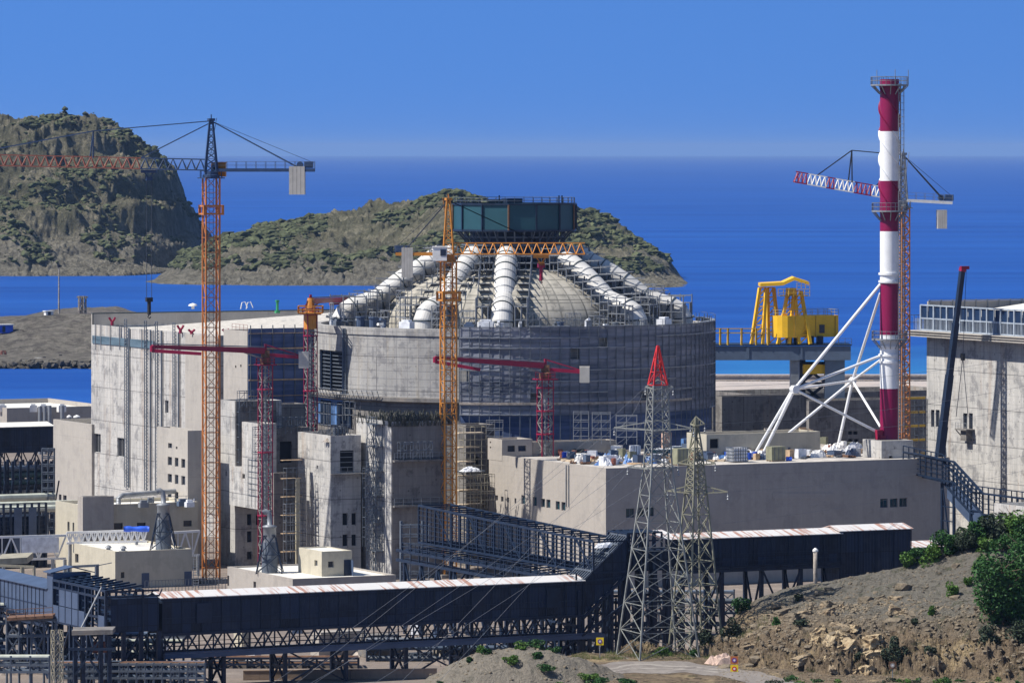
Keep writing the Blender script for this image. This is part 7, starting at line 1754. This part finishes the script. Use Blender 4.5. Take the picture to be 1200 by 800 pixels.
for i in range(22):
    px = r.uniform(885, 1200); Y_ = r.uniform(538.5, 543); plant('weed', 'low green weed tuft along the foot of the rocky bank', 'weed', px, Y_, slope_z, r.uniform(.4, .9), r.uniform(.3, .55), 240, M[r.choice(('leaf', 'leaf_dark', 'leaf_lime'))], .11, 90 + i, 6, group='weeds along the bank foot')
for i, (px, Y_, rx, rz) in enumerate(((563, 547, .9, .6), (570, 545, .7, .5), (550, 544, .5, .35), (610, 546, 1.2, .7), (628, 548, 1.3, .6), (650, 546, 1.0, .5), (600, 542, 1.1, .6), (640, 541, 1.2, .5), (630, 543, .8, .5), (690, 541, 1.2, .5), (700, 538, 1.4, .5), (516, 541, .5, .35), (660, 539, 1.0, .5), (735, 537, 1.2, .4))):
    plant('weed', 'low green weed tuft on the stony mound at the bottom', 'weed', px, Y_, lambda x, y: max(mound_z(x, y), slope_z(x, y) if x > 6 else -1), rx, rz, int(260 + 420 * rx), M['leaf' if i % 3 else 'leaf_lime'], .12, 130 + i, 7, group='weeds on the mound')
r2 = random.Random(12); b = MB()
for i in range(5200):
    px = r2.uniform(670, 900); x = gx(px, 566); y = r2.uniform(564, 572.5); z = slope_z(x, y); h_ = r2.uniform(.15, .5); a = r2.uniform(-.15, .15)
    if fract(Vector((x * .25, y * .3, 2)), 3) < -.05: continue
    b.poly((x, y, z), (x + .05, y, z), (x + .03 + a, y + a, z + h_))
tag(b.build('grass', leafmat('dry_grass', (.16, .17, .06), (.09, .13, .04), (.26, .24, .11))), 'thin dry grass along the edge of the track', kind='stuff')
# ---------------------------------------------------------------- pylons
def pylon(label, px, py_base, Y, ytop, body, half_base, zwaist, zneck, hw, hn, col, tip=None, arms=(), rz=.5, nb=7):
    zb = slope_z(gx(px, Y), Y) - .15; R = root('pylon', (gx(px, Y), Y, zb), label, 'pylon'); c = Vector((gx(px, Y), Y, 0)); side = Vector((math.cos(rz), math.sin(rz), 0))
    zw, zn, zt = gz(zwaist, Y), gz(zneck, Y), gz(ytop, Y)
    b = MB(); b.lattice(c + ZZ * zb, c + ZZ * zw, half_base * 1.414, hw * 1.414, nb, .17, .075, side, 'x'); b.build('flared_base', col, R)
    b = MB(); b.lattice(c + ZZ * zw, c + ZZ * zn, hw * 1.414, hn * 1.414, 7, .14, .065, side, 'x'); b.build('upper_body', col, R)
    b = MB(); b.lattice(c + ZZ * zn, c + ZZ * zt, hn * 1.414, .12, 3, .15, .09, side, 'z'); b.build('peak', tip or col, R)
    a = Vector((math.cos(rz + .785), math.sin(rz + .785), 0)); E = []
    for (py, la, ra) in arms:
        z = gz(py, Y); b = MB()
        for s, L in ((-1, la), (1, ra)):
            e = c + Vector((s * L, s * L * -.25, 0)) + ZZ * (z + .25); E.append(e)
            n = Vector((.25, 1, 0)).normalized()
            for g in (-.6, .6): b.bar(c + n * g * hn + ZZ * z, e, .14)
            b.bar(c + ZZ * (z + 1.1), e, .12); m1 = c.lerp(e, .5); m1.z = z + .1
            for t in (.3, .55, .8): p = c + (e - c) * t; p.z = z + .2 * t; b.bar(p - n * .5 * (1 - t), p + n * .5 * (1 - t), .08); b.bar(p, Vector((p.x, p.y, z + 1.1 * (1 - t) + .25 * t)), .07)
        b.build('cross_arm', col, R)
        for s, L in ((-1, la), (1, ra)):
            e = c + Vector((s * L, s * L * -.25, 0)) + ZZ * (z + .2); b = MB(); b.lathe((e.x, e.y, 0), [(.05, e.z - .9), (.14, e.z - .8), (.06, e.z - .65), (.14, e.z - .5), (.06, e.z - .35), (.05, e.z)], 8); b.build('insulator', M['steel'], R)
    return R, E
p1, E1 = pylon('large lattice power pylon with a red pointed tip beside the track', 771, 770, 568.5, 405, None, 5.1, 548, 451, 1.75, 1.2, M['pylon'], M['red'], [(456, 1.4, 1.7), (504, 4.9, 4.0), (550, 3.4, 2.3)], .35)
p2, E2 = pylon('slimmer all-grey lattice power pylon just behind the red-tipped one', 815.5, 768, 573, 489, None, 3.2, 575, 525, 1.25, .7, M['pylon_y'], None, [(499, .6, 1.0), (545, 2.0, 2.2), (578, 3.2, 3.6)], .55, nb=7)
def line(label, p, q, sag, group=None, r_=.016):
    p = Vector(p); q = Vector(q); n = 24; b = MB(); b.path([p.lerp(q, i / n) - ZZ * sag * 4 * (i / n) * (1 - i / n) for i in range(n + 1)], r_, 5, False)
    o = b.build('power_line', M['wire'], at=p); tag(o, label, 'power line', group)
lo_ = 'thin overhead power line sloping down to the left from the pylons'
ends = [(430, 722, 520), (520, 735, 520), (395, 735, 510), (300, 830, 470), (250, 850, 470), (350, 840, 480), (480, 820, 500)]
for i, (e, t) in enumerate(zip([E1[0], E1[1], E1[2], E1[4], E2[2], E2[4], E1[4] + Vector((.5, .3, 0))], ends)):
    q = P(*t); q = e + (q - e) * 1.6; line(lo_, e, q, 1.2, 'overhead lines to the left')
line('overhead power line rising right from the lower arm of the slimmer pylon', E2[5], P(1290, 515, 640), 1.0); line('overhead power line running right below the other, across the low hall wall', E2[5] - ZZ * 3.6 + Vector((-.6, 0, 0)), P(1290, 527, 640), 1.0)
line('overhead power line from the red-tipped pylon neck to the chimney braces', E1[1], P(1290, 400, 700), 1.5); line('overhead power line running right from the middle arm of the red-tipped pylon', E1[3], P(1290, 455, 690), 2.2)
line('overhead power line crossing the right-hand hall from the pylon tops', E2[1], P(1290, 430, 690), 1.5); line('slack jumper wire hanging under the upper arm of the red-tipped pylon', E1[0], E1[2], 1.2)
# ---------------------------------------------------------------- signs, post, bits by the track
def sign(label, px, py, Y, w_, cols, R=None):
    x = gx(px, Y); z0 = slope_z(x, Y); zt = gz(py, Y); R = root('sign', (x, Y, z0), label, 'sign')
    b = MB(); b.bar((x, Y + .06, z0 - .2), (x, Y + .06, zt + w_ * .5), .07); b.build('post', M['steel'], R)
    for k, (bc, ic) in enumerate(cols):
        zc_ = zt - k * w_ * 1.1; b = MB(); b.ob((x - w_ / 2, Y, zc_ - w_ / 2), (w_, 0, 0), (0, .04, 0), (0, 0, w_)); pb = b.build('board', bc, R)
        b = MB(); b.ring((0, 0, 0), w_ * .16, w_ * .30, 0, .02, 20); b.v = [Vector((x + v.x, Y - .005 - v.z, zc_ + v.y)) for v in b.v]; b.build('emblem', ic, pb)
        b = MB(); b.lathe((0, 0, 0), [(0, .015), (w_ * .15, .015)], 16); b.v = [Vector((x + v.x, Y - .005 - v.z, zc_ + v.y)) for v in b.v]; b.build('emblem_centre', M['white'], pb)
M['sign_y'] = paint('yellow_sign', (.85, .62, .02), .4, var=.05); M['sign_p'] = paint('purple_ring', (.16, .05, .30), .5, var=.05); M['sign_o'] = paint('faded_orange_sign', (.52, .17, .05), .5)
sign('yellow square sign with a dark ring emblem standing left of the red-tipped pylon', 703, 751, 567, .85, [(M['sign_y'], M['sign_p'])])
sign('two-board yellow and orange sign at the left foot of the rocky bank', 860.5, 773, 549, .85, [(M['sign_o'], M['sign_p']), (M['sign_y'], M['red'])])
sign('small brown plate sign low on the rock face in the middle of the bank', 1046, 779, 543, .8, [(M['rebar'], M['rubble'])])
R = root('marker_post', (gx(955.5, 578), 578, slope_z(gx(955.5, 578), 578) - .3), 'white round marker post with a cap on the crest of the bank', 'post'); c = Vector((gx(955.5, 578), 578, 0)); zb = gz(686, 578); zt = gz(644, 578)
b = MB(); b.tube(c + ZZ * (zb - 1.5), c + ZZ * zt, .24, 12); b.build('shaft', M['rubble'], R, smooth=True); b = MB(); b.lathe((c.x, c.y, 0), [(.24, zt - .25), (.33, zt - .2), (.33, zt), (.1, zt + .22), (0, zt + .24)], 14); b.build('cap', M['white'], R)
heap('rubble_heap', 'pile of pinkish rubble at the left foot of the bank', 'heap', (gx(845, 560), 560, slope_z(gx(845, 560), 560) - .1), 1.6, 1.4, 1.3, paint('pink_rubble', (.45, .33, .27), .95, var=.3, scale=3), seed=71)
# ================================================================= CLUTTER ON THE LOW HALL ROOF
zr = LB.zr + .02
def roof_at(px, py): Y = (H - zr) * F / (py - YH); return Vector((gx(px, Y), Y, zr))
def pallet_box(label, px, py, w_, h_, m, name='crate', cat='crate', group=None, bands=True):
    q = roof_at(px, py); R = root(name, q, label, cat, group); b = MB(); b.box(q + ZZ * .16, w_, w_ * .8, h_); b.build('body', m, R)
    b = MB()
    for k in (-1, 0, 1): b.ob(q - U * w_ / 2 + V * (k * w_ * .33 - .06), U * w_, V * .12, ZZ * .15)
    b.build('pallet', M['wood'], R)
    if bands:
        b = MB()
        for t in (.2, .5, .8): b.ob(q - U * w_ / 2 - V * (w_ * .4 + .02) + U * (w_ * t - .04) + ZZ * .16, U * .08, -V * .02, ZZ * h_)
        b.build('band', M['frame'], R)
def ibc(label, px, py, w_=1.7, h_=1.7):
    q = roof_at(px, py); R = root('caged_tank', q, label, 'tank'); b = MB(); b.box(q + ZZ * .2, w_ * .94, w_ * .94, h_ * .94); b.build('white_tank', M['sheet'], R); b = MB(); n = 6
    for s in range(4):
        d, n_ = ((U, V), (V, U), (U, -V), (V, -U))[s]
        for i in range(n + 1): c = q + n_ * w_ / 2 - d * w_ / 2 + d * (w_ * i / n); b.bar(c + ZZ * .1, c + ZZ * (h_ + .2), .07)
        for j in range(5): c = q + n_ * w_ / 2 + ZZ * (.15 + h_ * j / 4); b.bar(c - d * w_ / 2, c + d * w_ / 2, .07)
    b.build('cage', M['steel_mid'], R)
ibc('white tank in a steel cage on the cluttered roof right of the pylons', 863.5, 541, 2.3, 1.9)
pallet_box('square brown boxed load on the roof edge near the foot of the white braces', 909, 540, 2.2, 1.9, M['greenbox'])
pallet_box('brown plywood load on the roof behind the red-tipped pylon', 798, 545, 1.9, 2.2, M['greenbox'])
pallet_box('tan plywood box behind the blue tarpaulin roll', 855, 526, 2.0, 1.1, M['timber_pale'])
pallet_box('shaded pale tall box near the middle of the roof left of the pylon', 744, 537, 1.3, 1.7, M['sheet'])
pallet_box('blue plastic-wrapped stack on the roof between the pylons', 792, 535, 1.4, 1.3, M['steel_bluegrey'])
pallet_box('tall blue drum pack beside the blue-wrapped stack', 803, 527, 1.0, 1.5, M['blue_wrap'])
pallet_box('pink-brown tall box seen through the red-tipped pylon', 781, 527, 1.2, 2.4, paint('pinkish_board', (.5, .33, .26), .8))
q = roof_at(778, 537); R = root('container', q, 'teal glazed site container seen through the red-tipped pylon', 'container'); b = MB(); b.box(q, 3.6, 1.6, 1.3); b.build('body', M['teal'], R)
b = MB(); b.box(q + ZZ * 1.3, 3.7, 1.7, .1); b.build('roof', M['white'], R)
for k in range(3): b = MB(); b.ob(q - V * .82 - U * (1.5 - k * 1.1) + ZZ * .3, U * .8, -V * .02, ZZ * .8); b.build('window', M['teal_glass'], R)
roll('bright blue tarpaulin roll on the cluttered roof right of the slimmer pylon', 841, 864, 528, roof_at(852, 530).y, .75, M['tarp_blue'], z=zr)
roll('short blue tarpaulin roll at the right edge of the cluttered roof', 921, 928, 537, roof_at(924, 540).y, .35, M['tarp_blue'], z=zr)
heap('debris', 'black heap of scrap on the left end of the cluttered roof', 'debris', roof_at(678, 534), 2.4, 1.3, 1.2, M['olive_debris'], seed=51)
heap('debris', 'brown timber heap at the roof corner of the low hall', 'debris', roof_at(692, 542), 1.3, .9, .8, M['wood'], seed=52)
heap('debris', 'dark heap of mesh beside the plinth on the cluttered roof', 'debris', roof_at(995, 524), 2.6, 1.4, 1.0, M['olive_debris'], seed=53)
r = random.Random(14)
kinds = [('sheet_bundle', 'crumpled pale plastic bundle among the clutter on the low hall roof', 'sheeting', 'plastic bundles on the low hall roof'), ('timber_stack', 'stack of loose planks among the clutter on the low hall roof', 'planks', 'plank stacks on the low hall roof'),
         ('crate', 'open site crate among the clutter on the low hall roof', 'crate', 'crates on the low hall roof'), ('drum', 'steel drum among the clutter on the low hall roof', 'drum', 'drums on the low hall roof'), ('tube_stack', 'stack of scaffold tubes among the clutter on the low hall roof', 'tubes', 'tube stacks on the low hall roof')]
for i in range(330):
    t = r.random(); px = r.uniform(775, 1005) if i % 5 < 3 else r.uniform(650, 780); lo_y = interp([(640, 541), (710, 547), (860, 541), (1005, 537)], px) - 1.5
    py = lo_y - abs(r.gauss(0, 5.5)); py = max(py, 521 if px > 770 else 530)
    if px < 665 and py > 538: continue
    if 940 < px and r.random() < .4: continue
    q = roof_at(px, py); k = r.choices(range(5), (4, 3, 3, 1, 2))[0]; nm, lb, ct, gp = kinds[k]
    if k == 0: heap(nm, lb, ct, q, r.uniform(.6, 1.5), r.uniform(.4, 1.0), r.uniform(.6, 1.4), r.choice((M['sheet'], M['sheet'], M['white'], M['blue_wrap'], M['panel'])), seed=i, group=gp); continue
    b = MB(); a = r.uniform(0, 3); d = Vector((math.cos(a), math.sin(a), 0)); n_ = Vector((-d.y, d.x, 0))
    if k == 1:
        for j in range(8): o_ = q + n_ * ((j % 4) * .24 + r.uniform(-.08, .08)) + ZZ * ((j // 4) * .13); b.ob(o_ - d * r.uniform(.9, 1.7), d * 2.6, n_ * .2, ZZ * .11)
        m_ = r.choice((M['wood'], M['timber_pale'], M['rebar']))
    elif k == 2:
        w_ = r.uniform(.7, 1.7); h_ = r.uniform(.6, 1.5)
        for s in range(4):
            dd, nn = ((d, n_), (n_, -d), (-d, -n_), (-n_, d))[s]; b.ob(q + nn * (w_ / 2 - .05) - dd * w_ / 2, dd * w_, nn * .05, ZZ * h_)
        b.ob(q - d * w_ * .4 - n_ * w_ * .4, d * w_ * .8, n_ * w_ * .8, ZZ * h_ * r.uniform(.5, .95)); m_ = r.choice((M['sheet'], M['panel'], M['steel_bluegrey'], M['wood'], M['greenbox'], M['white']))
    elif k == 3:
        b.tube(q, q + ZZ * .95, .33, 12); b.tube(q + ZZ * .3, q + ZZ * .36, .36, 12); b.tube(q + ZZ * .62, q + ZZ * .68, .36, 12); m_ = r.choice((M['tarp_blue'], M['steel_mid'], M['rust_red']))
    else:
        for j in range(9): o_ = q + n_ * ((j % 5) * .16) + ZZ * (.08 + (j // 5) * .14); b.tube(o_ - d * r.uniform(1.2, 1.6), o_ + d * 1.4, .07, 6)
        m_ = r.choice((M['steel'], M['rebar'], M['steel_mid']))
    tag(b.build(nm, m_, at=q), lb, ct, gp)
# timber and rubble on top of the roof walls
for i in range(16):
    px = 832 + i * 7.8; q = Vector((gx(px, 722 + i * .6), 722 + i * .6, LD.zr)); b = MB(); h_ = r.uniform(.4, 1.3)
    for j in range(5): b.ob(q + U * r.uniform(-.4, .2) + V * (j * .25) + ZZ * (h_ * j / 6), U * r.uniform(.7, 1.4), V * .2, ZZ * h_ * .3)
    tag(b.build('timber_stack', r.choice((M['timber_pale'], M['wood'], M['conc_low'])), at=q), 'stack of timber and blocks on top of the roof wall below the yellow gantry', 'planks', 'stacks on the roof wall')
b = MB(); q = LB.pr(1095, z=LB.zt) ; b.ob(LB.pr(1074, z=LB.zt), LB.pr(1112, z=LB.zt) - LB.pr(1074, z=LB.zt), V * .4, ZZ * .08); tag(b.build('coping_board', M['timber_pale'], at=q), 'pale board on the parapet right of the plinth', 'board')
